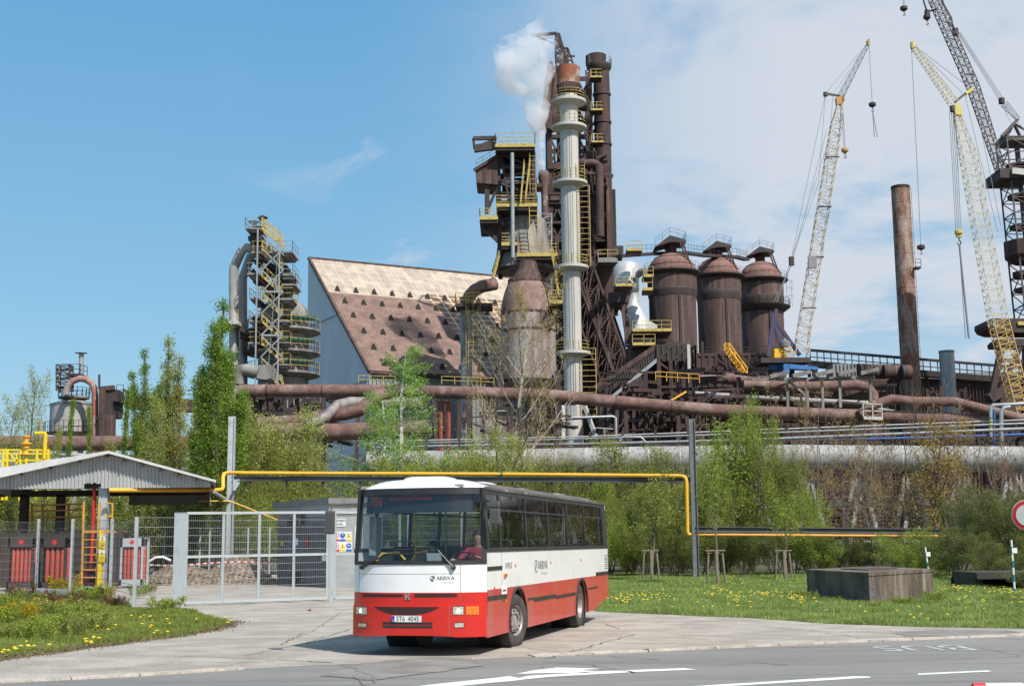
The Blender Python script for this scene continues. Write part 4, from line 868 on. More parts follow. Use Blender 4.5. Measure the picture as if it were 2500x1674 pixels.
b = MB(); b.tube([z3(352,848,Yt-3.4), z3(357,1540,Yt-3.4)], (X3(368)-X3(342))/2, 16); b.build('vertical_pipe', m_galv, tw, smooth=True)
b = MB(); stairs(b, z3(408,1180,Yt-3.3), z3(432,930,Yt-3.3), 1.4, .14); stairs(b, z3(440,1160,Yt-3.1), z3(470,905,Yt-3.1), 1.2, .12); ladder(b, X3(490), Yt-3.4, Z3(1480), Z3(1240), 1.4, .2, False); ladder(b, X3(488), Yt-3.4, Z3(1150), Z3(890), 1.0, .14, False); b.build('stairs', m_yel, tw)
b = MB(); c_ = z3(425,1400,Yt+3); b.lathe([(5.4,zb0_+.5),(4.6,Z3(1500)),(3.9,Z3(1270)),(3.0,Z3(1240))], (c_.x,Yt+3.2,0), 24); b.build('hopper', m_greyw, tw, smooth=True)
b = MB(); stairs(b, z4(290,450,Yt-2), z4(360,200,Yt-2), 1.4, .13); b.build('lower_stairs', m_yel, tw)

# ---------- steam vent pipe
vp = thing('vent_pipe', (z3(560,1400,219).x, 219, 0), 'rusty vent pipe with a swollen head blowing white steam', 'pipe')
cvx = lambda x, y: z3(x,y,219); zz = lambda y: z3(560,y,219).z
b = MB(); b.tube([z3(565,1800,219), z3(568,1250,219), z3(568,1165,219), z3(565,1085,219), z3(563,1070,219), z3(561,1015,219), z3(562,980,219), z3(564,966,219)], [.5,.58,.6,.62,.72,.98,.93,.72], 20); b.build('pipe', m_rust if False else M('vent_rust', (.17,.10,.08), .7, 0, (.07,.045,.04), .6, (1,1,.3), .4,.6, col3=(.33,.28,.25), s3=.6, lo3=.55, hi3=.7), vp, smooth=True)
b = MB(); lattice(b, sq(z3(568,1800,219),1.15), sq(z3(568,1258,219),1.15), 9, .16, .12, cross=False); b.build('support_mast', m_galv, vp)

# ---------- dust catcher
Yd = 212; cx = SP(1290.7,900,Yd).x; k_ = (z4(778,900,Yd).x-z4(372,900,Yd).x)/2/203; zq = lambda y: z4(575,y,Yd).z
dc = thing('dust_catcher', (cx, Yd, 0), 'big bottle shaped rusty and grey dust catcher vessel behind the bare tree', 'vessel')
b = MB(); b.lathe([(r_*k_, zq(y)) for r_, y in [(60,1290),(203,1150),(203,900),(203,640)]], (cx,Yd,0), 48); b.build('lower_shell', M('dust_catcher_grey', (.38,.345,.335), .6, .1, (.25,.19,.175), .35, (1,1,.4), .42,.62, col3=(.18,.11,.095), s3=.35, st3=(1.6,1.6,.15), lo3=.5, hi3=.68), dc, smooth=True)
b = MB(); b.lathe([(r_*k_, zq(y)) for r_, y in [(203,640),(201,600),(195,555),(185,505),(170,455),(148,404)]], (cx,Yd,0), 48, cap=False); b.build('upper_shell', M('shoulder_rust', (.25,.155,.13), .75, 0, (.18,.105,.09), .6, lo=.4, hi=.6, col3=(.33,.25,.22), s3=.7, st3=(1.5,1.5,.2), lo3=.52, hi3=.7), dc, smooth=True)
b = MB(); b.lathe([(r_*k_, zq(y)) for r_, y in [(145,404),(148,402),(148,374),(145,370),(122,368),(95,330),(80,300),(72,240)]], (cx,Yd,0), 40); b.build('neck', m_rust, dc, smooth=True)
b = MB()
for y in (640, 765): b.lathe([(203.4*k_,zq(y)),(205*k_,zq(y)+.1),(205*k_,zq(y)+.35),(203.4*k_,zq(y)+.45)], (cx,Yd,0), 48, cap=False)
b.build('weld_seams', m_rust, dc, smooth=True)
b = MB(); 
for dx, dy in ((-4.6,-3),(4.6,-3),(4.6,4),(-4.6,4)): b.beam((cx+dx,Yd+dy,0),(cx+dx,Yd+dy,zq(1100)+1), .9)
b.lathe([(205*k_,zq(1130)),(225*k_,zq(1125)),(225*k_,zq(1115)),(205*k_,zq(1112))], (cx,Yd,0), 40); b.build('support_legs', m_dark, dc)
b = MB(); z = z4(770,560,Yd).z; b.box((z4(722,0,Yd-3).x,Yd-6,z-1.0),(z4(820,560,Yd-3).x,Yd-1,z-.3)); pf = b.build('side_platform', m_dark, dc)
b = MB(); rail(b, [(z4(722,560,Yd-3).x,Yd-6,z-.3),(z4(820,560,Yd-3).x,Yd-6,z-.3)], 4.4, .16, 1.3, (1,.66,.33)); b.beam((z4(722,560,Yd-3).x,Yd-6.1,z-.5),(z4(820,560,Yd-3).x,Yd-6.1,z-.5),.2,.6); b.build('railing', m_yel, pf)
b = MB(); 
for (xa,ya,xb,yb) in ((795,480,770,330),(785,330,750,180),(770,290,740,180)): stairs(b, z4(xa,ya,Yd-4), z4(xb,yb,Yd-4), 1.4, .13)
b.build('stairs', m_yel, dc)
# elbow pipe to its left
Ye = 209
pe = thing('gas_pipe', (z4(122,900,Ye).x, Ye, 0), 'upright pale pipe with a rusty elbow and yellow ladder left of the dust catcher', 'pipe')
r_ = (z4(162,900,Ye).x-z4(78,900,Ye).x)/2
b = MB(); b.tube([z4(120,1400,Ye), z4(118,1100,Ye), z4(112,600,Ye)], r_, 24); b.build('riser', M('riser_grey', (.34,.325,.31), .6, .1, (.15,.10,.085), .5, (1,1,.3), .5,.65), pe, smooth=True)
b = MB(); b.tube([z4(112,600,Ye), z4(118,540,Ye), z4(138,490,Ye), z4(175,450,Ye), z4(230,420,Ye), z4(330,400,Ye+1)], r_*1.12, 24); b.build('elbow', m_rustp, pe, smooth=True)
b = MB(); z = z4(0,566,Ye).z; b.box((z4(40,566,Ye).x,Ye-2.6,z-.5),(z4(310,566,Ye).x,Ye+2.6,z)); pf = b.build('platform', m_dark, pe)
b = MB(); rail(b, [(z4(40,566,Ye).x,Ye+2.5,z),(z4(40,566,Ye).x,Ye-2.6,z),(z4(190,566,Ye).x,Ye-2.6,z)], 4.2, .13, 1.6, (1,.66,.33)); b.build('railing', m_yel, pf)
b = MB(); ladder(b, z4(172,900,Ye).x, Ye-2.5, z4(0,1160,Ye).z, z4(0,480,Ye).z, 1.6, .15, True); b.build('ladder', m_yel, pe)

# ---------- skip incline
Yk = 219
si = thing('skip_incline', (z4(1200,1100,Yk).x, Yk, 0), 'slanting dark brown lattice skip bridge climbing right of the pale stack', 'conveyor bridge')
b = MB()
for (x0,y0,x1,y1,x2,y2,x3,y3,n,w_) in [(1420,1620,960,430,1480,1480,1010,150,11,.42),(1300,1620,930,640,1350,1450,975,400,10,.3)]:
    A = [z4(x0,y0,Yk), z4(x2,y2,Yk), z4(x2,y2,Yk+6), z4(x0,y0,Yk+6)]; B = [z4(x1,y1,Yk), z4(x3,y3,Yk), z4(x3,y3,Yk+6), z4(x1,y1,Yk+6)]
    lattice(b, A, B, n, w_, w_*.5)
b.build('lattice_bridge', m_rust, si)
b = MB()
for k in range(3): b.beam(z4(1390+30*k,1600-20*k,Yk+2), z4(955+24*k,480-80*k,Yk+2), .35)
n = 60
for i in range(n): f = i/n; p = z4(1400,1600,Yk+1).lerp(z4(958,440,Yk+1), f); b.beam(p, p+V(2.6,0,.9), .22)
b.build('track', m_dark, si)
b = MB()
b.prism([z4(1060,640,Yk+9), z4(1240,1130,Yk+9), z4(1620,1500,Yk+9), z4(1300,900,Yk+9), z4(1200,600,Yk+9)], (0,4,0)); b.build('skip_house_wall', m_rust, si)
b = MB()
for i in range(26):
    x = rb.uniform(970,1350); y = rb.uniform(350,1500); b.beam(z4(x,y,Yk+rb.uniform(4,8)), z4(x+rb.uniform(20,80),y+rb.uniform(60,200),Yk+7), rb.uniform(.2,.5))
b.build('bracing', m_dark, si)
hp = thing('hopper_vessel', (z4(1140,400,Yk).x, Yk+3, 0), 'brown upright drum hanging above the skip bridge, left of the silver vessel', 'vessel')
b = MB(); c_ = z4(1142,400,Yk+3); r_ = (z4(1190,400,Yk).x-z4(1095,400,Yk).x)/2; b.lathe([(r_*.35,z4(0,560,Yk+3).z),(r_,z4(0,470,Yk+3).z),(r_,z4(0,262,Yk+3).z),(r_*.6,z4(0,250,Yk+3).z)], (c_.x,c_.y,0), 26); b.build('drum', m_rustp if False else m_rust, hp, smooth=True)
b = MB(); z = z4(0,255,Yk+3).z; b.box((z4(1075,255,Yk+3).x,Yk-1,z-.8),(z4(1215,255,Yk+3).x,Yk+7,z)); pf = b.build('platform', m_grey, hp); b = MB(); rail(b, [(z4(1075,255,Yk+3).x,Yk-1,z),(z4(1215,255,Yk+3).x,Yk-1,z)], 2.6, .13, 1.5); b.build('railing', m_yel, pf)
b = MB(); b.beam((c_.x,c_.y,0),(c_.x,c_.y,z4(0,540,Yk+3).z),1.2); b.build('support_post', m_dark, hp)

# ---------- silver cyclone
Yv = 208
cy = thing('silver_vessel', (zs(690,1000,Yv).x, Yv, 0), 'shiny silver flared vessel with a domed top left of the three brown stoves', 'vessel')
SS = lambda x, y: zs(x,y,Yv)
def flare(rows, n=36):
    b = MB(); vs = []
    for xl, xr, y in rows:
        p, q = SS(xl, y), SS(xr, y); c = (p.x+q.x)/2; r_ = (q.x-p.x)/2
        for k in range(n): a = 2*math.pi*k/n; vs.append((c+r_*math.cos(a), Yv+r_*math.sin(a), p.z))
    fs = [(i*n+k, i*n+(k+1) % n, (i+1)*n+(k+1) % n, (i+1)*n+k) for i in range(len(rows)-1) for k in range(n)]
    fs += [tuple(range(n-1,-1,-1)), tuple((len(rows)-1)*n+k for k in range(n))]; return b.add(vs, fs)
flare([(545,895,1280),(545,890,1060),(545,860,960),(550,800,860),(555,760,790),(575,735,730),(590,735,650)]).build('lower_cone', m_silver, cy, smooth=True)
flare([(590,735,650),(592,735,600),(560,735,590),(400,735,520),(400,735,290),(440,715,240),(520,650,205)]).build('upper_drum', m_silver, cy, smooth=True)
b = MB(); b.tube([SS(575,560)+V(0,-1.4,0), SS(600,520)+V(0,-2.6,0), SS(632,495)+V(0,-3.4,0)], .5, 16); b.build('manhole', m_galv, cy, smooth=True); b = MB(); c_ = SS(632,497)+V(0,-3.4,0); b.cyl(c_, c_+V(0,-.08,0), .54, 20); b.build('manhole_mouth', m_black, cy)
b = MB(); b.tube([SS(690,385), SS(740,370)+V(0,-2,0), SS(800,370)+V(0,-2.5,0)], .6, 18); b.build('side_nozzle', m_greyw, cy, smooth=True)
for xa, xb, yy, hh in ((390,598,600,1.4),(600,1080,1160,2.6),(600,880,1330,2.6),(735,850,655,5.0),(735,858,490,2.4),(530,715,165,1.2)):
    z = SS(0,yy).z; b = MB(); b.box((SS(xa,yy).x,Yv-7,z-.6),(SS(xb,yy).x,Yv-(1 if yy>700 else 4),z)); pf = b.build('platform', m_dark, cy)
    b = MB(); rail(b, [(SS(xa,yy).x,Yv-7,z),(SS(xb,yy).x,Yv-7,z)], hh, .12, 1.5, (1,.5)); b.beam((SS(xa,yy).x,Yv-7.1,z-.15),(SS(xb,yy).x,Yv-7.1,z-.15),.2,.45); b.build('railing', m_yel, pf)
b = MB(); c_ = SS(492,700); b.lathe([(1.1,SS(0,800).z),(1.9,SS(0,740).z),(1.9,SS(0,605).z)], (c_.x,Yv+.6,0), 26); b.build('hopper', m_dark, cy, smooth=True)
b = MB(); b.box((SS(590,1180).x,Yv-5,0),(SS(1225,1180).x,Yv+5,SS(0,1290).z)); b.build('base_structure', m_dark, cy)
b = MB(); b.beam((SS(565,600).x,Yv-3,SS(0,1290).z),(SS(520,1060).x,Yv-3,SS(0,800).z),.9); b.build('support_column', m_rust, cy)
b = MB(); b.prism([SS(870,960)+V(0,0,0), SS(970,1010), SS(960,1070), SS(860,1080)], (0,3,0)); b.build('transition_duct', m_silver, cy)

# ---------- hot stoves
m_stove = M('stove_rust', (.09,.050,.042), .8, 0, (.16,.105,.095), .9, (1,1,.035), .46,.60, col3=(.045,.032,.032), s3=.55, st3=(1,1,.12), lo3=.48, hi3=.64, fine=2)
m_dome = M('stove_dome', (.24,.13,.11), .85, 0, (.19,.10,.085), .5, fine=6)
def stove(cxp, top, rim, b1, b2, bot, rd, rb_, Y, gallery, label):
    f = lambda x, y: z6(x,y,Y); c = V(f(cxp,500).x, Y, 0); k = f(101,500).x-f(1,500).x; k /= 100; zz_ = lambda y: f(cxp,y).z
    t = thing('hot_stove', c, label, 'stove', 'brown domed hot stoves in a row')
    rm = rb_*k; rp = rd*k; zz0 = lambda y, q: z6(cxp,y,Y-q).z; zr_ = zz0(rim, rp); H_ = zz_(top)-zr_; zb1, zb2 = zz0(b1, rm), zz0(b2, rm)
    b = MB(); b.lathe([(rm*.985*math.cos(a), zr_+H_*math.sin(a)) for a in [i*.5*math.pi/10 for i in range(10)]]+[(.01,zr_+H_)], c, 40); b.build('dome', m_dome, t, smooth=True)
    b = MB()
    for a in (.35,.8): b.lathe([(rm*.99*math.cos(a),zr_+H_*math.sin(a)),(rm*.99*math.cos(a)+.1,zr_+H_*math.sin(a)+.05)], c, 40, cap=False)
    b.build('dome_seams', m_stove, t)
    b = MB(); b.lathe([(rm,zb1),(rm,zr_)], c, 40, cap=False); b.build('upper_shell', m_stove, t, smooth=True)
    b = MB(); b.lathe([(rm*.97,zb2),(rm*1.01,zb2+1.0),(rm*1.015,zb1),(rm,zb1+.2)], c, 40, cap=False); b.build('collar', m_dark, t, smooth=True)
    b = MB(); b.lathe([(rm*.955,0),(rm*.955,zb2+.1)], c, 40, cap=False); b.build('lower_shell', m_stove, t, smooth=True)
    rp = rd*k; b = MB(); b.lathe([(rm,zr_-.7),(rp,zr_-.1),(rp,zr_+.12),(rm,zr_+.12)], c, 40); pf = b.build('ring_platform', m_dark, t, smooth=True)
    b = MB(); rail(b, ringp((c.x,c.y,zr_+.2), rp-.1, 0, 2*math.pi, 26), 2.0, .06, 1.5); b.build('railing', m_darkr, pf)
    if gallery:
        zg = zz0(gallery, rp); b = MB(); b.lathe([(rm*.96,zg-1.2),(rp*1.03,zg-.25),(rp*1.05,zg),(rm*.96,zg)], c, 40); pf = b.build('ring_platform', m_dark, t, smooth=True)
        b = MB(); rail(b, ringp((c.x,c.y,zg), rp*1.03, 0, 2*math.pi, 24), 3.2, .1, 1.6); b.build('railing', m_darkr, pf)
        b = MB(); ladder(b, c.x+rp*1.0, c.y-1, zg, zr_, 1.0, .12, True); b.build('ladder', m_galv, t)
    zt_ = zz_(top)
    b = MB(); b.prism([(c.x-rm*.72,Y-2.5,zt_+.6),(c.x-rm*.1,Y-2.5,zt_+2.6),(c.x+rm*.55,Y-2.5,zt_+1.8),(c.x+rm*.55,Y-2.5,zt_+1.4),(c.x-rm*.1,Y-2.5,zt_+1.4)], (0,5,0)); tp = b.build('top_platform', m_dark, t)
    b = MB(); rail(b, [(c.x-rm*.72,Y-2.5,zt_+.7),(c.x-rm*.1,Y-2.5,zt_+2.7),(c.x+rm*.55,Y-2.5,zt_+1.9),(c.x+rm*.55,Y+2.5,zt_+1.9)], 2.2, .07, 1.5); b.build('railing', m_darkr, tp)
    b = MB(); b.cyl((c.x,Y,zt_-.5),(c.x,Y,zt_+1.6), 1.0, 12); b.beam((c.x-.5,Y-1,zt_-.2),(c.x-2,Y-1,zt_+1.4),.3); b.beam((c.x+rm*.3,Y-2.6,zt_+1.4),(c.x+rm*.62,Y-2.6,zt_-3),.25); b.beam((c.x+rm*.4,Y-2.6,zt_+1.4),(c.x+rm*.72,Y-2.6,zt_-3),.25); b.build('top_nozzle', m_darkr, t)
    b = MB(); b.beam((c.x+rm*.18,Y-rm*.96,4),(c.x+rm*.18,Y-rm*.96,zb2), .4, .3); b.build('downpipe', m_dark, t)
    return c, zt_, rm
s1 = stove(600,182,292,440,492,940,222,188,222,None,'nearest and tallest looking brown domed stove, beside the silver vessel')
s2 = stove(955,212,325,462,520,965,205,172,243,None,'middle of the three brown domed stoves')
s3 = stove(1283,245,355,498,560,980,205,168,262,560,'farthest brown domed stove, the one with a second railed gallery lower down')
wk = thing('high_walkway', ((s1[0].x+s2[0].x)/2, 238, s1[1]), 'thin railed catwalk linking the tops of the brown stoves', 'walkway')
b = MB(); pts = [z6(190,205,212), z6(460,182,220), z6(860,198,234), z6(1130,230,252), z6(1380,240,262)]
pts2 = [z6(190,205,212), z6(470,186,222), z6(700,180,228), z6(850,200,238), z6(1090,212,246), z6(1170,232,258)]
for p, q in zip(pts2, pts2[1:]): b.beam(p, q, 1.2, .5)
b.build('deck', m_dark, wk); b = MB(); rail(b, [p+V(0,-.6,.2) for p in pts2], 2.3, .07, 1.6); b.build('railing', m_darkr, wk)

# ---------- inclined conveyor gallery
Yg = 196
cg = thing('conveyor_gallery', (z6(490,1000,Yg).x, Yg, 0), 'dark inclined conveyor gallery rising to a platform in front of the stoves', 'conveyor')
b = MB(); b.prism([z6(0,1195,Yg), z6(465,880,Yg), z6(490,880,Yg), z6(495,905,Yg), z6(20,1225,Yg)], (0,4,0)); b.build('gallery_roof', m_rust, cg)
b = MB(); 
for i in range(9):
    f = i/8*.95; b.beam(z6(40+10*f,1215+70*f,Yg+.3), z6(490,905+90*f,Yg+.3), .22)
for i in range(26):
    f = (i+.5)/26; b.beam(z6(20+470*f,1215-315*f,Yg+.2), z6(60+440*f,1290-290*f,Yg+.2), .2)
b.prism([z6(120,1290,Yg+3), z6(495,985,Yg+3), z6(490,900,Yg+3), z6(30,1225,Yg+3)], (0,1,0)); b.build('gallery_wall', m_dark, cg)
b = MB(); b.beam(z6(80,1330,Yg), z6(500,985,Yg), .5); b.build('gas_line', m_galv, cg)
b = MB(); zb_1 = z6(0,1010,Yg).z; zt_1 = z6(0,890,Yg).z; xa, xb = z6(485,900,Yg).x, z6(722,900,Yg).x
for i in range(12): z = zb_1+(zt_1-zb_1)*i/11; b.beam((xa,Yg,z),(xb,Yg,z), .18)
for i in range(7): x = xa+(xb-xa)*i/6; b.beam((x,Yg-.1,zb_1),(x,Yg-.1,zt_1), .3)
b.beam((xa,Yg-.15,zb_1),(xa+(xb-xa)*.5,Yg-.15,zt_1), .3); b.beam((xa+(xb-xa)*.5,Yg-.15,zb_1),(xb,Yg-.15,zt_1), .3)
b.box((xa,Yg+1,zb_1),(xb,Yg+8,zt_1-.3)); b.build('transfer_house', m_dark, cg)
b = MB()
for x in (495, 585, 632, 700): b.beam((z6(x,1000,Yg).x,Yg,0),(z6(x,1000,Yg).x,Yg,zb_1), .6)
b.beam(z6(490,1010,Yg), z6(650,1130,Yg), .3); b.beam(z6(585,1150,Yg), z6(640,1240,Yg), .3); b.build('legs', m_darkr, cg)
lt = thing('pipe_lift_tower', (z6(755,1100,Yg-2).x, Yg-2, 0), 'narrow pipe tower with a pale corner post in front of the stoves', 'steel tower')
b = MB(); xa, xb = z6(728,1100,Yg-2).x, z6(782,1100,Yg-2).x; lattice(b, [V(xa+1,Yg-2,0),V(xb,Yg-2,0),V(xb,Yg+1,0),V(xa+1,Yg+1,0)], [V(xa+1,Yg-2,z6(0,910,Yg).z),V(xb,Yg-2,z6(0,910,Yg).z),V(xb,Yg+1,z6(0,910,Yg).z),V(xa+1,Yg+1,z6(0,910,Yg).z)], 14, .3, .2); b.build('frame', m_rust, lt)
b = MB(); b.beam((xa,Yg-2.2,0),(xa,Yg-2.2,z6(0,905,Yg).z), .45); b.build('corner_post', m_stack, lt)
b = MB(); b.beam((z6(822,1100,Yg).x,Yg-2,0),(z6(822,1100,Yg).x,Yg-2,z6(0,880,Yg).z), .35); tag(b.build('lightning_pole', m_darkr), 'thin dark pole standing in front of the middle stove', 'pole')
sg = thing('stove_house', (z6(950,1000,200).x, 200, 0), 'long dark open steel floor running below the three stoves', 'steel structure')
b = MB(); zt_1, zb_1 = z6(0,968,200).z, z6(0,1070,200).z; xa, xb = z6(785,1000,200).x, z6(1340,1000,200).x
for i in range(14): z = zb_1+(zt_1-zb_1)*i/13; b.beam((xa,200,z),(xb,200,z), .16)
for i in range(12): x = xa+(xb-xa)*i/11; b.beam((x,200,0),(x,200,zt_1), .45)
b.beam((xa,200,zt_1),(xb,200,zt_1), .5); b.beam((xa,200,zb_1),(xb,200,zb_1), .6); b.build('frame', m_darkr, sg)
b = MB(); b.box((xa,203,0),(xb,207,zt_1-1)); b.build('rear_wall', m_dark, sg)
b = MB(); rail(b, [(xa,200,zt_1),(xb,200,zt_1)], 1.8, .1, 1.6); b.build('railing', m_darkr, sg)
ys_ = thing('yellow_stairway', (z6(1080,1030,198).x, 198, z6(0,1130,198).z), 'orange yellow open stairway slanting down below the middle stove', 'stairs')
b = MB(); stairs(b, z6(1150,1120,198), z6(1003,915,198), 1.4, .11); stairs(b, z6(1175,1110,197), z6(1035,915,197), .4, .11); b.build('flight', m_yelp, ys_)
# beige building and trestles behind the big rusty pipe
pbl = thing('pump_house', (z4(350,1450,190).x, 190, 0), 'beige weathered pump house behind the bare tree', 'building')
b = MB(); b.box((z4(215,1400,190).x,190,0),(z4(490,1400,190).x,198,z4(0,1345,190).z)); b.build('wall', m_greyw, pbl)
b = MB(); b.box((z4(205,1400,190).x,189.5,z4(0,1345,190).z),(z4(500,1400,190).x,198.5,z4(0,1335,190).z)); b.build('roof', m_galv, pbl)

# ---------- sinter building with the steep pierced roof
Ysf, Ysr = 232, 260
A_ = D(706,590,Ysr); E_ = D(845,850,Ysf); ev = V(28,15,0).normalized(); hdir = ev
Lr = 58.0
B_ = A_+ev*Lr; C_ = E_+ev*Lr; B_.z = A_.z; C_.z = E_.z
sb = thing('pierced_roof_building', (E_.x, E_.y, 0), 'long building with a steep rusty roof full of small triangular dormers', 'building')
me = MB(); nu, nv = 24, 12
vs = []; uvs = []
for j in range(nv+1):
    for i in range(nu+1):
        p = A_.lerp(B_, i/nu); q = E_.lerp(C_, i/nu); vs.append(p.lerp(q, j/nv)); uvs.append((i/nu, j/nv, 0))
me.add(vs, [(j*(nu+1)+i, (j+1)*(nu+1)+i, (j+1)*(nu+1)+i+1, j*(nu+1)+i+1) for j in range(nv) for i in range(nu)])
ro = me.build('roof', m_roof, sb, fix=False); at = ro.data.attributes.new('uvm', 'FLOAT_VECTOR', 'POINT'); at.data.foreach_set('vector', [c for u in uvs for c in u])
b = MB(); b.beam(A_, E_, .5, .5); b.beam(A_, B_, .5, .5); b.beam(E_, C_, .6, .6); b.build('roof_edge', m_rust, sb)
n_out = (C_-E_).cross(A_-E_).normalized(); n_out = n_out if n_out.y < 0 else -n_out
dn = (E_-A_).normalized()
def rows():
    for r_, (vv, u0) in enumerate([(.30,.033),(.41,.036),(.535,.038),(.67,.043),(.805,.046),(.935,.050)]):
        for k in range(13):
            yield vv, u0*1.25+k*.0835*.80
for vv, uu in rows():
    p = A_.lerp(B_, uu).lerp(E_.lerp(C_, uu), vv)
    a = p-ev*.62+dn*.5; c = p+ev*.62+dn*.5; ap = p-dn*.7
    apex = p+n_out*.7+V(0,0,.35)-dn*.1
    b = MB(); b.add([a, c, ap-dn*.4, apex], [(0,3,2),(3,1,2)]); v_ = b.build('roof_dormer', m_rust, sb)
    b = MB(); b.add([a+n_out*.06, c+n_out*.06, apex+n_out*.02], [(0,1,2)]); b.build('dormer_opening', m_black, v_)
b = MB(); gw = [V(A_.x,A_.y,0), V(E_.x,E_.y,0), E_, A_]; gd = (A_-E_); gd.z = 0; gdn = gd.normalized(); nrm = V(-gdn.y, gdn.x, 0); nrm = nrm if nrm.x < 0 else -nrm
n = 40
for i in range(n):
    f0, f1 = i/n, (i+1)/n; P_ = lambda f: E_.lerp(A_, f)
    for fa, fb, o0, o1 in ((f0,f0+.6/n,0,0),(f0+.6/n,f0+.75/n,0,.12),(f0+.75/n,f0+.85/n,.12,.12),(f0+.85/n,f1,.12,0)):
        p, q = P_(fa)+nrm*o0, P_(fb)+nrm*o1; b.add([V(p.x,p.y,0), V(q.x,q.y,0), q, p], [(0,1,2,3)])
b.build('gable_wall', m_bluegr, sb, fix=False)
for zf in (.30,.52,.76): 
    b = MB(); z = A_.z*zf; f = max(0, (z-E_.z)/(A_.z-E_.z)); p = E_.lerp(A_, f); b.beam(V(p.x,p.y,z)+nrm*.2, V(A_.x,A_.y,z)+nrm*.2, .12); b.build('wall_seam', m_grey, sb)
b = MB(); p0_ = V(E_.x,E_.y,0)+V(0,.8,0); n = 70
for i in range(n):
    p = p0_+ev*Lr*i/n; q = p0_+ev*Lr*(i+.55)/n; r2 = p0_+ev*Lr*(i+.7)/n+V(0,-.35,0); r3 = p0_+ev*Lr*(i+.9)/n+V(0,-.35,0); s_ = p0_+ev*Lr*(i+1)/n
    for u, v in ((p,q),(q,r2),(r2,r3),(r3,s_)): b.add([u, v, v+V(0,0,E_.z+.1), u+V(0,0,E_.z+.1)], [(0,1,2,3)])
b.build('front_wall', m_galv, sb, fix=False)

# ---------- gas washer tower on the left
Yg2 = 186; m_ductg = M('duct_grey', (.40,.385,.37), .5, .2, (.26,.245,.235), .5, (1,1,.3), .42,.62)
gw_ = thing('gas_washer', (zt(500,1000,Yg2).x, Yg2, 0), 'grey round gas washer with yellow ring galleries and bent ducts', 'vessel')
TX = lambda x, y=900, Y=Yg2: zt(x,y,Y).x; TZ = lambda y, Y=Yg2: zt(450,y,Y).z
cxw = (TX(258)+TX(655))/2; rw = (TX(655)-TX(258))/2
b = MB(); b.lathe([(rw,0),(rw,TZ(880)),(rw,TZ(770)),(rw*.93,TZ(720)),(rw*.75,TZ(680)),(rw*.45,TZ(640)),(rw*.3,TZ(620)),(rw*.3,TZ(430))], (cxw,Yg2+rw,0), 36); b.build('shell', m_greyw, gw_, smooth=True)
for yy in (905, 1080, 1248):
    z = TZ(yy); rp = (TX(748)-cxw); b = MB(); b.lathe([(rw,z-.5),(rp*.97,z-.1),(rp,z),(rp,z+.3),(rw,z+.3)], (cxw,Yg2+rw,0), 40); pf = b.build('ring_gallery', m_greyw, gw_, smooth=True)
    b = MB(); rail(b, ringp((cxw,Yg2+rw,z+.3), rp-.1, -math.pi, 0, 22), 4.0*.82, .10, 1.4, (1,.5)); b.build('railing', m_yel, pf)
for yy, x0, x1 in ((165,205,320),(350,395,575),(350,255,330),(515,225,320),(525,485,580),(600,500,600),(705,250,320),(710,485,580),(880,248,320),(880,480,560),(1045,248,320),(1045,480,560),(1215,480,560)):
    z = TZ(yy); m1 = m_yel if yy > 700 or x0 == 255 else m_galv
    b = MB(); b.box((TX(x0),Yg2-3.0,z+.05),(TX(x1),Yg2+2.5,z+.3)); b.box((TX(x0)+.3,Yg2-2.6,z-.3),(TX(x1)-.3,Yg2+2.2,z+.05)); pf = b.build('landing', m_greyw, gw_)
    b = MB(); rail(b, [(TX(x0),Yg2+2.4,z+.3),(TX(x0),Yg2-3,z+.3),(TX(x1),Yg2-3,z+.3),(TX(x1),Yg2+2.4,z+.3)], 3.2, .10, 1.3, (1,.5)); b.build('railing', m1, pf)
b = MB(); pa = [(x,Yg2-3.4) for x in (TX(318,700),TX(485,700))]; pt = [TX(322,160),TX(490,240)]
lattice(b, [V(TX(305,1320),Yg2-3.4,0), V(TX(478,1320),Yg2-3.4,0)], [V(TX(322,165),Yg2-3.4,TZ(165)), V(TX(492,165),Yg2-3.4,TZ(165))], 1, .2, .06, rungs=False)
b.beam(zt(325,175,Yg2-3.4), zt(490,330,Yg2-3.4), .16)
for i in range(6):
    ya = 275+i*170; yb = ya+170
    def X_(x, y): t = (y-165)/(1320-165); return x-15*t
    b.beam(zt(X_(322,ya),ya,Yg2-3.4), zt(X_(490,yb),yb,Yg2-3.4), .17); b.beam(zt(X_(490,ya),ya,Yg2-3.4), zt(X_(322,yb),yb,Yg2-3.4), .17)
    if i % 2: b.beam(zt(X_(322,yb),yb,Yg2-3.4), zt(X_(490,yb),yb,Yg2-3.4), .25)
b.build('stair_tower_frame', m_galv, gw_)
b = MB()
for i, ya in enumerate((110,290,480,650,835,1010,1210)):
    p = zt(325,ya+15,Yg2-1.5); q = zt(480,ya+155,Yg2-1.5)
    for oy in (-.6,.6):
        b.beam(p+V(0,oy,1.6), q+V(0,oy,1.6), .14); b.beam(p+V(0,oy,.8), q+V(0,oy,.8), .12); b.beam(p+V(0,oy,0), q+V(0,oy,0), .3)
        for k in range(5): c = p.lerp(q, k/4)+V(0,oy,0); b.beam(c, c+V(0,0,1.6), .14)
b.build('stair_flights', m_yel, gw_)
b = MB(); b.box((TX(330),Yg2-1,TZ(620)),(TX(480),Yg2+3,TZ(560))); b.box((TX(420),Yg2+.5,TZ(520)),(TX(500),Yg2+4,TZ(400))); b.box((TX(235),Yg2,TZ(380)),(TX(290),Yg2+4,TZ(360))); b.box((TX(218),Yg2-2,TZ(235)),(TX(320),Yg2+2,TZ(200)))
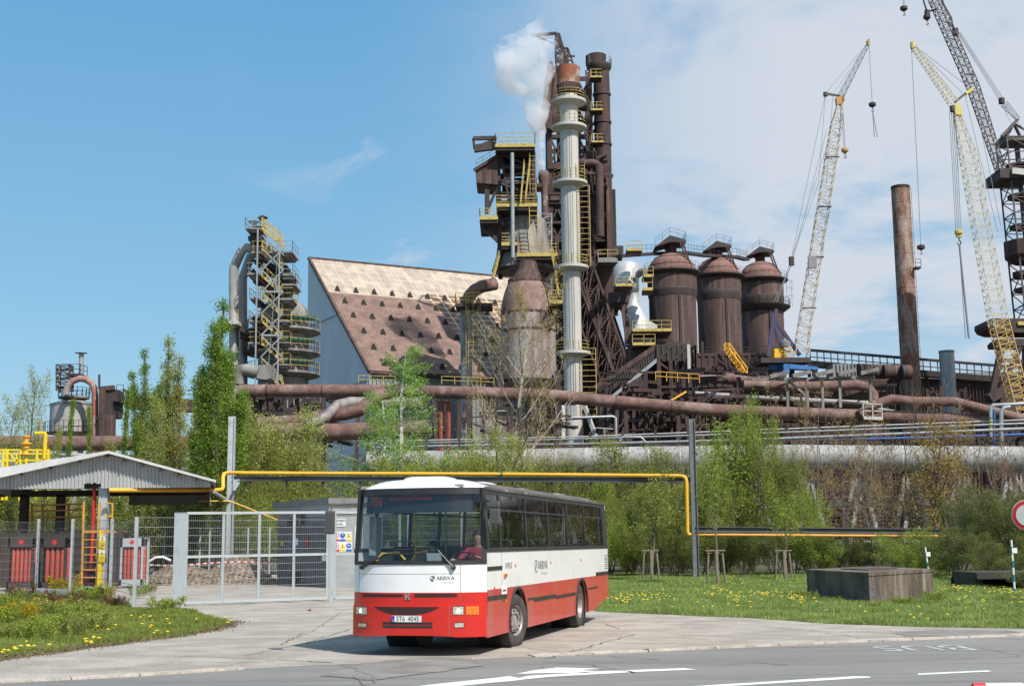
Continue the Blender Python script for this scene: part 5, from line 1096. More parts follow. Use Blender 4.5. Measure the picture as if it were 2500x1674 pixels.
for y0, y1, x0, x1 in ((370,470,320,480),(450,540,240,330),(540,640,330,470),(820,880,250,320),(1000,1090,170,260),(900,980,150,300)): b.box((TX(x0),Yg2,TZ(y1)),(TX(x1),Yg2+3,TZ(y1)+1.2)); b.beam((TX(x0),Yg2-.5,TZ(y0)),(TX(x1),Yg2-.5,TZ(y1)),.6)
b.build('machinery', m_dark, gw_)
for i, (xo, wd, yo, Yo, yt) in enumerate(((98,38,0,Yg2+1,400),(168,36,40,Yg2+4,470))):
    r_ = (TX(xo+wd)-TX(xo-wd))/2
    b = MB(); b.tube([zt(xo+4,1900,Yo), zt(xo+2,1200,Yo), zt(xo,520,Yo), zt(xo+2,yt+30,Yo), zt(xo+18,yt-10,Yo), zt(xo+60,300+yo,Yo), zt(xo+100,272+yo,Yo), zt(300,285+yo,Yo), zt(400,300+yo,Yo)], r_, 22); b.build('bent_duct', m_ductg, gw_, smooth=True)
b = MB(); z = TZ(890); b.box((TX(10),Yg2-3,z),(TX(165),Yg2+3,z+.5)); pf = b.build('duct_platform', m_stack, gw_)
b = MB(); rail(b, [(TX(10),Yg2-3,z+.5),(TX(165),Yg2-3,z+.5)], 3.3, .1, 1.4); b.build('railing', m_yel, pf)
b = MB(); b.cyl(zt(260,150,Yg2), zt(260,60,Yg2), .35, 8); b.lathe([(.9,TZ(68)),(.2,TZ(55))], (TX(258,60),Yg2,0), 12); b.cyl(zt(292,150,Yg2), zt(292,110,Yg2), .5, 8); b.lathe([(1.0,TZ(112)),(.2,TZ(98))], (TX(292,100),Yg2,0), 12); b.build('vents', m_galv, gw_, smooth=True)
b = MB(); b.cyl(zt(324,160,Yg2), zt(324,45,Yg2), .16, 6); b.lathe([(.25,TZ(60)),(.8,TZ(35)),(.1,TZ(15))], (TX(324,40),Yg2,0), 10); b.build('beacon_mast', m_dark, gw_)
b = MB()
for a in (-1.2,-.8,-.5): 
    for yy in (880, 1055, 1222): c = V(cxw+rw*1.15*math.cos(a), Yg2+rw+rw*1.15*math.sin(a), TZ(yy)+1.3); b.beam(c-V(1.2,0,0), c+V(1.2,0,0), .5)
b.build('valves', M('green_valves', (.02,.09,.06), .5), gw_)
Yx = 172
dx_ = thing('duct_box', (zt(300,1240,Yx).x, Yx, zt(0,1300,Yx).z), 'grey steel box with a weathered bent duct on top of the rusty main pipe', 'duct')
b = MB(); b.prism([zt(270,1195,Yx), zt(330,1185,Yx), zt(340,1300,Yx), zt(280,1290,Yx)], (0,4,0)); b.prism([zt(340,1300,Yx), zt(330,1185,Yx), zt(392,1187,Yx+2), zt(388,1290,Yx+2)], (0,3,0)); b.build('box', m_grey, dx_)
b = MB(); b.tube([zt(130,1340,Yx), zt(125,1270,Yx), zt(150,1225,Yx), zt(200,1222,Yx), zt(290,1245,Yx)], .8, 20); b.build('duct', m_greyw, dx_, smooth=True)

# ---------- tank with looped pipe far left
Yk2 = 185
tk = thing('round_tank', (zl(585,900,Yk2).x, Yk2, 0), 'pale round tank with a cone roof, railings and a tall access cage', 'tank')
LX = lambda x, y=800: zl(x,y,Yk2).x; LZ = lambda y: zl(500,y,Yk2).z
cx_ = LX(588); r_ = (LX(785)-LX(380))/2
b = MB(); b.lathe([(r_*.5,0),(r_*.5,LZ(1045)),(r_,LZ(1000)),(r_,LZ(745))], (cx_,Yk2+r_,0), 40); b.build('shell', M('tank_white', (.40,.385,.37), .6, 0, (.30,.28,.265), .3, (1,1,.3), .4,.65, col3=(.24,.13,.10), s3=.5, st3=(2,2,.15), lo3=.66, hi3=.78), tk, smooth=True)
b = MB(); b.lathe([(r_*1.03,LZ(748)),(r_*1.03,LZ(738)),(r_*.45,LZ(700)),(r_*.4,LZ(690))], (cx_,Yk2+r_,0), 40); b.build('roof', m_greyw, tk, smooth=True)
b = MB(); b.lathe([(r_*.6,LZ(690)),(r_*.68,LZ(685)),(r_*.68,LZ(668)),(r_*.1,LZ(668))], (cx_,Yk2+r_,0), 30); pf = b.build('top_deck', m_greyw, tk)
b = MB(); rail(b, ringp((cx_,Yk2+r_,LZ(668)), r_*.68, 0, 2*math.pi, 18), LZ(590)-LZ(668), .10, 1.5, exact=True); b.build('railing', m_dark, pf)
b = MB(); rail(b, ringp((cx_,Yk2+r_,LZ(1000)), r_*1.22, -math.pi, 0, 18), 3.6, .09, 1.8); b.lathe([(r_,LZ(1005)),(r_*1.22,LZ(1005)),(r_*1.22,LZ(998)),(r_,LZ(998))], (cx_,Yk2+r_,0), 30); b.build('lower_gallery', m_darkr, tk)
b = MB(); lattice(b, sq(zl(578,640,Yk2),.9), sq(zl(578,410,Yk2),.9), 6, .14, .12); z = LZ(490); b.box((LX(600),Yk2-1,z-.3),(LX(720),Yk2+2,z)); rail(b, [(LX(555),Yk2-1,z),(LX(720),Yk2-1,z),(LX(725),Yk2+2,z)], LZ(408)-LZ(490), .12, 1.4, exact=True); b.build('access_cage', m_darkr, tk)
b = MB(); b.cyl(zl(725,480,Yk2), zl(726,300,Yk2), .35, 8); b.lathe([(.3,LZ(308)),(.9,LZ(302)),(.9,LZ(298))], (LX(726,300),Yk2,0), 10); b.build('vent_mast', m_galv, tk)
lp = thing('looped_pipe', (LX(850), Yk2-2, 0), 'thick red and grey pipe looping over the round tank', 'pipe')
m_loop = M('flaky_red_pipe', (.30,.27,.24), .7, 0, (.34,.10,.07), .35, (1,1,.6), .45,.56, fine=5)
YY = Yk2-2
b = MB(); b.tube([zl(590,670,YY), zl(592,640,YY), zl(610,590,YY), zl(650,548,YY), zl(715,525,YY), zl(770,535,YY), zl(815,565,YY), zl(840,610,YY), zl(848,660,YY), zl(850,1300,YY)], 2.0*(LX(45)-LX(0))/3.1, 22); b.build('pipe', m_loop, lp, smooth=True)
hk = thing('rusty_headhouse', (LX(960), 182, 0), 'dark rusty steel head house beside the looped pipe', 'steel structure')
P2 = lambda x, y: zl(x,y,182)
b = MB(); b.prism([P2(900,620), P2(1015,612), P2(1000,860), P2(905,860)], (0,5,0)); b.prism([P2(1010,650), P2(1045,645), P2(1045,730), P2(1010,730)], (0,4,0)); b.build('house', m_dark, hk)
b = MB(); b.beam(P2(890,618), P2(1022,606), .6); b.beam(P2(920,620), P2(915,1300), .9); b.beam(P2(990,850), P2(985,1300), 1.1); b.beam(P2(887,490), P2(886,620), .25); b.beam(P2(870,870), P2(960,1000), .3); b.beam(P2(960,870), P2(900,1010), .3); b.beam(P2(1180,0+700), P2(1100,620), .3); b.build('frame', m_rust, hk)
b = MB(); b.beam(P2(1120,0+735)+V(0,1,0), P2(1800,0+770)+V(0,1,0), 2, zl(0,690,182).z-zl(0,800,182).z); b.build('bridge', m_rust, hk)
b = MB(); rail(b, [P2(1040,680), P2(1100,680)], 3.6, .12, 1); rail(b, [P2(1180,690), P2(1760,712)], 1.2, .1, 2.5); b.build('railing', m_dark, hk)
b = MB()
for x in (1260, 1500, 1740): b.beam(P2(x,760)+V(0,1,0), P2(x+5,1300)+V(0,1,0), .7)
b.build('bridge_posts', m_dark, hk)
# ============================================================ pipes, sheds and cranes
def pipe(name, pts, r, mat, label, cat='pipe', group=None, n=18, flanges=0, fmat=None, parts=None):
    o = pts[0]; t = thing(name, (o.x, o.y, o.z), label, cat, group)
    b = MB(); b.tube(pts, r, n); b.build('pipe_run', mat, t, smooth=True)
    if flanges:
        for p, q in zip(pts, pts[1:]):
            L_ = (q-p).length; m = int(L_/flanges); d = (q-p).normalized()
            for i in range(m): c = p+d*flanges*(i+.5); b = MB(); b.tube([c-d*.10, c+d*.10], r*1.05, n); b.build('flange', fmat or mat, t, smooth=True)
    return t
def px_r(px, Y): return px*S*Y/3200            # radius or length: picture pixels -> metres
# the long rusty main in front of everything
Ym = 165
mp = pipe('gas_main', [D(548,893,Ym), D(900,893,Ym), D(1250,903,Ym), D(1345,913,Ym), D(1635,938,Ym), D(1900,948,Ym), D(2342,962,Ym), D(2700,975,Ym)], px_r(14.5, Ym), m_rustp, 'long thick rusty gas main running across the whole works', flanges=7, fmat=m_rust)
b = MB()
for x in (560,700,830,985,1060,1180,1420,1560,1700,1850,2000,2150,2300,2450):
    p = D(x, 905+max(0,(x-1250))*.06, Ym); b.beam((p.x-1.3,Ym,0),(p.x-.5,Ym,p.z-1), .45); b.beam((p.x+1.3,Ym,0),(p.x+.5,Ym,p.z-1), .45)
    for k in range(4): z = p.z*(k+.3)/4.2; b.beam((p.x-1.2,Ym,z),(p.x+1.1,Ym,z+2.2), .2)
b.build('trestle', m_darkr, mp)
b = MB(); rail(b, [D(820,876,Ym), D(905,878,Ym)], 1.0, .12, 1.5); rail(b, [D(1010,878,Ym), D(1130,882,Ym)], 1.0, .12, 1.5); b.build('railing', m_yel, mp)
b = MB(); rail(b, [D(1975,955,Ym-2), D(2018,957,Ym-2)], 1.8, .2, 1.2, exact=True); b.beam(D(1975,955,Ym-2), D(2018,957,Ym-2), .4); b.build('valve_cage', m_stack, mp)
pipe('branch_pipe', [D(1965,948,Ym-1), D(2000,925,Ym-1), D(2040,912,Ym-1), D(2090,918,Ym-1), D(2180,918,Ym-1), D(2250,935,Ym-1), D(2342,958,Ym-1)], px_r(11, Ym), m_rustp, 'rusty branch pipe leaving the gas main and rising left of the short grey stack')
Yp = 178
pipe('hooked_pipe', [D(1700,880,Yp), D(1850,884,Yp), D(1960,880,Yp), D(1985,886,Yp), D(1997,900,Yp), D(1999,1000,Yp)], px_r(12, Yp), m_rustp, 'rusty pipe bending down at its right end, below the blue crane base')
pipe('pale_pipe', [D(1590,900,Yp+1), D(1840,915,Yp), D(1985,922,Yp)], px_r(6, Yp), m_white, 'pale pipe running just above the gas main below the crane')
pipe('stub_pipe', [D(2010,940,Yp+1), D(2045,946,Yp)], px_r(9, Yp), m_white, 'short pale pipe stub behind the fork of the rusty pipes')
pipe('flue_duct', [D(1600,865,190), D(1700,866,190), D(1780,868,190)], px_r(13, 190), m_rustp, 'rusty duct below the middle stove', flanges=5, fmat=m_dark)
t = thing('round_duct', tuple(D(1955,850,192)), 'brown round duct with a ribbed square end beside the crane base', 'duct')
b = MB(); b.tube([D(1962,848,192), D(2080,851,194)], px_r(17, 192), 28); b.build('round_part', m_rust, t, smooth=True)
for x in (1975, 2020, 2062): p = D(x, 849+(x-1975)*.03, 192); b = MB(); b.tube([p, p+V(.4,0,0)], px_r(17.6, 192), 28); b.build('rib', m_dark, t)
b = MB(); p, q = D(1905,832,190.5), D(1958,864,190.5); b.box((p.x,190.5,q.z),(q.x,195,p.z))
for k in range(7): x = p.x+(q.x-p.x)*k/6; b.box((x-.08,190.3,q.z),(x+.08,190.5,p.z))
b.build('square_part', m_grey, t)
# pipes left of the dust catcher, under the main
pipe('riser_duct', [D(736,965,150), D(760,940,150), D(775,926,151), D(800,920,152), D(960,922,156)], px_r(13, 150), m_greyw, 'pale bent duct below the main pipe, left of the birch')
pipe('bent_duct', [D(590,968,148), D(700,962,148), D(730,952,148), D(790,946,148), D(822,938,148), D(860,905,150), D(890,898,152)], px_r(15, 148), m_rustp, 'rusty duct bending up into the gas main left of the birch')
pipe('low_duct', [D(600,990,146), D(700,985,146), D(760,988,146), D(830,985,146), D(980,980,146)], px_r(20, 146), m_rustp, 'fat rusty duct lying lowest behind the round bush tree')
pipe('grey_duct', [D(700,975,144), D(750,950,146), D(770,925,148)], px_r(11, 145), m_greyw, 'short slanting pale duct behind the round bush tree')
pipe('low_duct', [D(-60,1012,150), D(90,1014,150), D(440,1012,150)], px_r(17, 150), m_rustp, 'fat rusty duct behind the poplars on the left')
pipe('thin_pipe', [D(60,1040,120), D(330,1040,120), D(540,1036,122)], px_r(4, 120), m_white, 'thin pale pipe running low behind the poplars')
# dark steel mass behind the main, left and right
t = thing('bunker_structure', tuple(GL(640,176)), 'dark steel bunker frame below the gas washer', 'steel structure')
b = MB(); rb = random.Random(9)
for i in range(46):
    x = rb.uniform(545, 760); y = rb.uniform(900, 1010); b.beam(D(x,y,rb.uniform(170,178)), D(x+rb.uniform(15,70),y+rb.uniform(-8,14),rb.uniform(170,178)), rb.uniform(.3,.9))
for i in range(14): x = 545+i*15; b.beam(D(x,900,174), V(D(x,1240,174).x,174,0), .6)
b.box(tuple(V(D(550,930,176).x,178,0)), tuple(V(D(640,930,176).x,181,D(550,915,178).z))); b.build('frame', m_dark, t)
t = thing('bunker_structure', tuple(GL(1500,176)), 'dark steel frames and platforms filling the space below the stoves', 'steel structure')
b = MB()
for i in range(90):
    x = rb.uniform(1370, 1700); y = rb.uniform(845, 985); L_ = rb.uniform(15,80); b.beam(D(x,y,rb.uniform(172,192)), D(x+L_,y+rb.uniform(-6,8),rb.uniform(172,192)), rb.uniform(.15,.5))
for i in range(24): x = 1380+i*14+rb.uniform(-4,4); yy = rb.uniform(850,930); b.beam(D(x,yy,182), V(D(x,1240,182).x,182,0), rb.uniform(.3,.6))
b.build('frame', m_darkr, t)
b = MB(); b.prism([D(1395,985,186), D(1440,880,186), D(1478,880,186), D(1560,985,186)], (0,3,0)); b.tube([D(1450,870,184), D(1510,960,184), D(1530,1000,184)], 1.0, 12); b.build('chute', m_rust, t)
b = MB(); b.box(tuple(V(D(1370,900,200).x,200,0)), tuple(V(D(1700,900,200).x,204,D(1400,880,200).z))); b.build('rear_wall', m_dark, t)
b = MB(); rail(b, [D(1500,870,171), D(1600,876,171)], 1.2, .12, 1.5); b.beam(D(1530,918,171), D(1570,895,171), .25); b.build('railing', m_yelp, t)
t = thing('bunker_structure', tuple(GL(1100,172)), 'dark frame and red pipes between the birch and the pump house', 'steel structure')
b = MB()
for i in range(26): x = rb.uniform(960, 1290); y = rb.uniform(918, 990); b.beam(D(x,y,rb.uniform(168,176)), D(x+rb.uniform(10,60),y+rb.uniform(-8,12),172), rb.uniform(.15,.4))
for i in range(12): x = 965+i*28; b.beam(D(x,915,172), V(D(x,1240,172).x,172,0), .35)
b.build('frame', m_dark, t)
b = MB()
for x in (1008, 1026): b.cyl(V(D(x,1240,166).x,166,0), D(x,918,166), .28, 8)
b.beam(D(1006,920,166), D(1028,920,166), .3); b.build('red_pipes', M('red_oxide', (.28,.06,.035), .7), t)
# more dark clutter on the right under the crane
t = thing('bunker_structure', tuple(GL(1900,182)), 'brown and grey trestle frames under the blue crane base', 'steel structure')
b = MB()
for i in range(70): x = rb.uniform(1700, 2010); y = rb.uniform(868, 975); b.beam(D(x,y,rb.uniform(176,186)), D(x+rb.uniform(15,90),y+rb.uniform(-4,8),rb.uniform(176,186)), rb.uniform(.12,.4))
b.box(tuple(V(D(1700,900,196).x,196,0)), tuple(V(D(2030,900,196).x,199,D(1800,868,196).z))); b.build('frame', m_darkr, t)
b = MB()
for x, y0 in ((1800,868),(1845,866),(1880,870),(1920,862),(1990,862)): b.beam(D(x,y0,174), D(x+2,y0+70,174), .35)
for i in range(5): p = D(1760+i*52, 862-i*2, 173); q = D(1800+i*52, 852-i*2, 173); b.beam(p, q, .9, .5)
b.beam(D(1800,868,174), D(1845,905,174), .3); b.beam(D(1720,868,174), D(2000,862,174), .3); b.build('pale_beams', m_greyw, t)

# long shed on the right with railed conveyor bridge
Ya, Yb = 235, 215
sh = thing('long_shed', tuple(GL(2250,228)), 'long rusty ribbed shed with a pale roof edge behind the chimney', 'building')
b = MB(); pL, pR = D(1985,855,Ya), D(2700,905,Yb); n = 90
for i in range(n):
    for fa, fb, oa, ob in ((0,.55,0,0),(.55,.7,0,.4),(.7,.85,.4,.4),(.85,1,.4,0)):
        p = pL.lerp(pR, (i+fa)/n)+V(0,-oa,0); q = pL.lerp(pR, (i+fb)/n)+V(0,-ob,0); b.add([V(p.x,p.y,0), V(q.x,q.y,0), q, p], [(0,1,2,3)])
b.build('wall', M('shed_rust', (.115,.07,.062), .85, 0, (.07,.042,.04), .35, (1,1,.12), .42,.6, col3=(.20,.14,.125), s3=.6, st3=(1,1,.08), lo3=.55, hi3=.7), sh, fix=False)
b = MB(); b.beam(pL+V(0,-.6,.2), pR+V(0,-.6,.2), .8, .7); b.build('roof_edge', m_white, sh)
b = MB(); b.box((pL.x, Ya+1, pL.z-.5), (pR.x, Ya+20, pL.z+.2)); b.build('roof', m_grey, sh)
b = MB()
for i in range(30): x = pL.lerp(pR, i/30); b.lathe([(1.3,0),(1.2,.7),(.4,1.0)], (x.x, x.y+2, x.z+.3), 8)
b.build('roof_vents', m_darkr, sh)
cv = thing('conveyor_bridge', tuple(D(2100,835,206)), 'long thin railed conveyor bridge sloping down to the right behind the chimney', 'conveyor')
q0, q1 = D(1850,832,212), D(2700,905,196)
b = MB(); b.beam(q0, q1, 2.4, .9); b.build('girder', m_dark, cv)
b = MB(); u = V(0,-1.2,0); rail(b, [q0+u, q1+u], 2.0, .22, 1.1, exact=True); b.beam(q0+u+V(0,0,2.1), q1+u+V(0,0,2.1), .4); b.build('railing', m_dark, cv)
b = MB()
for i in range(12): p = q0.lerp(q1, i/12); b.beam((p.x,p.y,0),(p.x,p.y,p.z), .5)
b.build('posts', m_darkr, cv)
# rusty chimney, grey short stack
Yh = 205; p0, p1 = SP(2201,452,Yh), SP(2226,960,Yh); rt = (SP(2223,452,Yh).x-SP(2179,452,Yh).x)/2; rbm = (SP(2250,940,Yh).x-SP(2204,940,Yh).x)/2
ch = thing('rusty_chimney', (p1.x, Yh, 0), 'tall rust streaked round chimney standing between the cranes', 'chimney')
zc_ = lambda y: SP(2200,y,Yh).z
b = MB(); b.lathe([(rbm*1.05,0),(rbm,zc_(960)),(rt,zc_(456)),(rt*.9,zc_(456)),(rt*.88,zc_(480))], (p1.x+.0,Yh,0), 32); b.build('shaft', m_rstack, ch, smooth=True)
for i in range(18): b = MB(); z = 8+i*(zc_(456)-8)/18; r_ = rbm+(rt-rbm)*max(0,(z-zc_(960)))/(zc_(456)-zc_(960)); b.lathe([(r_,z),(r_*1.02,z+.03),(r_*1.02,z+.14),(r_,z+.17)], (p1.x,Yh,0), 32, cap=False); b.build('seam', m_rstack, ch, smooth=True)
b = MB(); ladder(b, p1.x+rbm*.75, Yh-rbm*.75, zc_(960), zc_(460), .5, .07, False); b.build('ladder', m_rust, ch)
b = MB(); b.box((p1.x+rbm*.7,Yh-2.2,zc_(662)),(p1.x+rbm*1.3,Yh-.8,zc_(662)+.3)); rail(b, [(p1.x+rbm*.7,Yh-2.2,zc_(662)+.3),(p1.x+rbm*1.3,Yh-2.2,zc_(662)+.3)], 1.2, .12, .7); b.build('perch', m_dark, ch)
b = MB(); b.lathe([(rt*1.02,zc_(462)),(rt*1.03,zc_(456)+.05),(rt*.95,zc_(456)+.05)], (p1.x,Yh,0), 32, cap=False); b.build('sooty_rim', m_black, ch)
Yq = 200; c_ = SP(2313,900,Yq); r_ = (SP(2331,900,Yq).x-SP(2295,900,Yq).x)/2
ss = thing('short_stack', (c_.x, Yq, 0), 'short smooth pale grey stack right of the rusty chimney', 'chimney')
b = MB(); z = SP(2313,857,Yq).z; b.lathe([(r_,0),(r_,z),(r_*.92,z),(r_*.9,z-2)], (c_.x,Yq,0), 30); b.build('shaft', m_galv, ss, smooth=True)
b = MB(); b.lathe([(r_*1.03,z-.3),(r_*1.05,z+.05),(r_*.95,z+.05)], (c_.x,Yq,0), 30, cap=False); b.build('rim', m_grey, ss)

# ---------- cranes
def boom(mb, p, q, w0, w1, n, w, taper0=None, up=V(0,1,0)):
    p, q = Vector(p), Vector(q); d = (q-p).normalized(); a = d.cross(up).normalized(); b_ = up
    w = w*.62
    def sec(c, h): return [c-a*h-b_*h, c+a*h-b_*h, c+a*h+b_*h, c-a*h+b_*h]
    lattice(mb, sec(p, w0/2), sec(q, w1/2), n, w, w*.62)
def hook(name, top, bot, label, mat, size=1.0, n=2, sling=0, par=None):
    top, bot = Vector(top), Vector(bot)
    t = thing(name, tuple(bot), label, 'crane hook')
    b = MB()
    for i in range(n): dx = (i-(n-1)/2)*.35*size; b.beam(top+V(dx,0,0), bot+V(dx,0,0), .07)
    b.build('ropes', m_cable, t)
    b = MB(); b.box((bot.x-.5*size,bot.y-.35*size,bot.z-1.2*size),(bot.x+.5*size,bot.y+.35*size,bot.z)); b.lathe([(.1,-.4),(.55,-.2),(.55,.2),(.1,.4)], (bot.x,bot.y,bot.z-.2*size), 10); b.build('block', mat, t)
    b = MB(); b.tube([bot+V(0,0,-1.2*size), bot+V(0,0,-1.8*size), bot+V(.35*size,0,-2.2*size), bot+V(.2*size,0,-2.7*size), bot+V(-.25*size,0,-2.6*size), bot+V(-.35*size,0,-2.3*size)], .13*size, 8); b.build('hook', m_dark, t, smooth=True)
    if sling: b = MB(); b.tube([bot+V(0,0,-2.6*size), bot+V(.5,0,-2.6*size-sling)], .14 if sling > 8 else .06, 6); b.tube([bot+V(0,0,-2.6*size), bot+V(.05,0,-2.6*size-sling)], .06, 6); b.build('sling', m_cable, t)
    return t
Yr1 = 190
c1 = thing('crane', tuple(D(1790,820,Yr1)), 'slender pale lattice boom crane with an orange cab and blue carriage', 'crane')
foot = D(1832,812,Yr1); head = D(1920,240,Yr1)
b = MB(); boom(b, D(1838,760,Yr1), D(1912,290,Yr1), 1.7, 1.5, 30, .17); boom(b, foot, D(1838,760,Yr1), 2.0, 1.7, 3, .2); boom(b, D(1912,290,Yr1), head, 1.5, .6, 3, .16); b.build('main_boom', m_cranew, c1)
for k in (.18,.38,.58,.78): p = foot.lerp(head, k); b = MB(); b.beam(p-V(1.0,.9,0), p+V(1.0,-.9,0), .16); b.build('boom_joint', m_dark, c1)
b = MB(); p = D(1853,604,Yr1); b.box((p.x-.6,Yr1-1.6,p.z-.9),(p.x+.6,Yr1-1.2,p.z+.9)); b.build('boom_plate', m_grey, c1)
b = MB(); boom(b, D(1922,222,Yr1), D(1984,104,Yr1), .9, .5, 14, .13); b.build('fly_jib', M('jib_grey', (.22,.23,.26), .5), c1)
b = MB(); p = D(1920,228,Yr1); b.prism([p+V(-.6,-.4,.2), p+V(.3,-.4,.5), p+V(.6,-.4,0), p+V(.4,-.4,-.7), p+V(-.5,-.4,-.9)], (0,.8,0)); b.lathe([(.1,-.2),(.3,-.2),(.3,.2),(.1,.2)], (p.x+.5,p.y,p.z), 12); p = D(1985,98,Yr1); b.lathe([(.0,-.5),(.25,-.4),(.3,.2),(0,.4)], tuple(p), 10); b.build('boom_head', M('orange_head', (.50,.24,.05), .6), c1)
b = MB(); b.beam(D(1922,220,Yr1), D(1886,214,Yr1), .28); b.lathe([(.1,-.3),(.35,-.3),(.35,.3),(.1,.3)], tuple(D(1888,216,Yr1)), 8); b.beam(D(1986,90,Yr1), D(1988,95,Yr1), .15); b.build('strut', m_craned, c1)
b = MB()
for p, q in (((1984,100),(1888,214)),((1984,100),(1906,216)),((1888,214),(1872,420)),((1905,218),(1890,420)),((1888,216),(1808,600)),((1890,300),(1812,600)),((1872,420),(1808,600))):
    b.beam(D(*p,Yr1), D(*q,Yr1), .06)
for q in ((1770,690),(1776,690)): b.beam(D(1810,605,Yr1), D(*q,Yr1), .08)
b.beam(D(1893,330,Yr1), D(1778,690,Yr1), .05); b.build('guy_ropes', m_cable, c1)
b = MB(); p = D(1810,595,Yr1); b.box((p.x-.35,p.y-.3,p.z-.8),(p.x+.35,p.y+.3,p.z+.5)); b.build('pulley_block', m_dark, c1)
AC = lambda x, y, dy=0: zc(x,y,Yr1+dy)
b = MB(); 
for p, q, w_ in (((215,780),(290,230),.55),((400,620),(300,230),.4),((390,610),(285,250),.35),((300,225),(680,770),.5),((290,240),(440,630),.3),((280,235),(340,90),.5),((235,630),(410,635),.3)): b.beam(AC(*p), AC(*q), w_)
b.build('a_frame', M('aframe_blue', (.03,.05,.14), .5, 0, (.09,.045,.06), .8), c1)
b = MB(); b.prism([AC(305,650), AC(440,635), AC(460,705), AC(465,815), AC(305,820)], (0,3,0)); b.build('machine_house', m_yelp, c1)
b = MB(); b.prism([AC(440,635,-.6), AC(555,632,-.6), AC(580,720,-.6), AC(582,812,-.6), AC(462,812,-.6), AC(460,705,-.6)], (0,2,0)); cb = b.build('cab', m_yelp, c1)
b = MB(); b.add([AC(452,650,-.75), AC(550,645,-.75), AC(566,700,-.75), AC(470,700,-.75)], [(0,1,2,3)]); b.add([AC(475,722,-.75), AC(568,722,-.75), AC(570,795,-.75), AC(478,795,-.75)], [(0,1,2,3)]); b.build('cab_window', M('cab_glass', (.35,.4,.42), .1), cb)
b = MB(); rail(b, [AC(400,800,-1.5), AC(460,805,-1.5)], 1.0, .1, .8); b.build('railing', m_yelp, c1)
b = MB(); b.lathe([(.2,-.5),(.8,-.4),(.8,.3),(.2,.6)], tuple(AC(465,600)), 12); b.build('spotlight', m_grey, c1)
b = MB(); b.box(tuple(AC(110,875,-2)), tuple(V(AC(790,830).x,Yr1+3,AC(110,830).z))); b.build('turntable_deck', m_dark, c1)
b = MB(); b.prism([AC(440,895,-2.5), AC(480,890,-2.5), AC(930,930,-2.5), AC(955,945,-2.5), AC(950,980,-2.5), AC(440,960,-2.5)], (0,1.5,0)); b.prism([AC(430,985,-2.6), AC(460,960,-2.6), AC(505,960,-2.6), AC(530,985,-2.6), AC(530,1020,-2.6), AC(440,1020,-2.6)], (0,1,0)); b.box(tuple(AC(230,980)), tuple(V(AC(440,900).x,Yr1+3,AC(230,890).z))); b.build('undercarriage', M('carriage_blue', (.05,.20,.50), .5, 0, (.03,.10,.28), 1), c1)
b = MB(); g = AC(300,1000); 
for x in (260, 560, 900): b.beam(AC(x,990), V(AC(x,1900).x,Yr1,0), .7)
b.build('supports', m_darkr, c1)
hook('crane_hook', D(1987,96,Yr1), D(1995,238,Yr1), 'small hook block with a sling hanging from the jib tip of the orange cab crane', m_rust, .45, 1, 4)
hook('crane_hook', D(1926,245,Yr1), D(1932,342,Yr1), 'hook block hanging close beside the boom of the orange cab crane', M('hook_yellow', (.45,.28,.06), .6), .5, 2)
hook('crane_hook', D(2066,-40,180), D(2067,18,180), 'small dark hook block hanging from beyond the top edge of the picture', m_dark, .45, 2)
# pale yellow crane
Yr2 = 175
c2 = thing('crane', tuple(GL(2342,Yr2)), 'cream and yellow lattice boom crane leaning left in front of the dark tower crane', 'crane')
B2 = lambda x, y: z7(x,y,Yr2)
b = MB(); top = B2(1140,735); midp = B2(1215,1000); low = zr(430,700,Yr2); ft = zr(640,1500,Yr2)
boom(b, midp, top, 1.9, .7, 8, .13); boom(b, low, midp, 2.1, 1.9, 26, .13); b.build('main_boom', m_cream, c2)
b = MB(); boom(b, ft, low, 2.1, 2.1, 18, .2); b.build('lower_boom', M('crane_amber', (.58,.42,.14), .5, 0, (.42,.24,.08), 1), c2)
b = MB(); boom(b, B2(1120,660), B2(862,300), 1.1, .6, 18, .11); b.build('fly_jib', m_cream, c2)
b = MB(); p = B2(1140,700); b.prism([p+V(-.7,-.4,.6), p+V(.2,-.4,.8), p+V(.6,-.4,0), p+V(.6,-.4,-.9), p+V(-.3,-.4,-.8)], (0,.8,0)); p = B2(858,290); b.lathe([(.1,-.5),(.35,-.4),(.35,.4),(.1,.5)], tuple(p), 10); b.beam(B2(1195,600), B2(1240,568), .45, .4); b.build('boom_head', M('head_yellow', (.60,.50,.12), .5), c2)
b = MB(); b.beam(B2(1125,655), B2(1190,600), .3); p = B2(1115,695); b.lathe([(.1,-.4),(.45,-.4),(.45,.4),(.1,.4)], tuple(p), 12); b.build('mast', m_craned, c2)
b = MB()
for p, q in (((865,290),(1180,530)),((865,290),(1175,595)),((1240,570),(1420,1440)),((1190,600),(1400,1480))): b.beam(B2(*p), B2(*q), .055)
b.build('guy_ropes', m_cable, c2)
hook('crane_hook', B2(850,300), z8(910,110,Yr2), 'tiny hook hanging on a single long rope from the cream jib', m_rust, .4, 1)
hook('crane_hook', B2(1110,720), z7(1150,1475,Yr2), 'yellow hook block with a long hanging lance, in front of the cloudy sky', M('hook_yellow2', (.55,.45,.08), .5), .7, 4, 13)
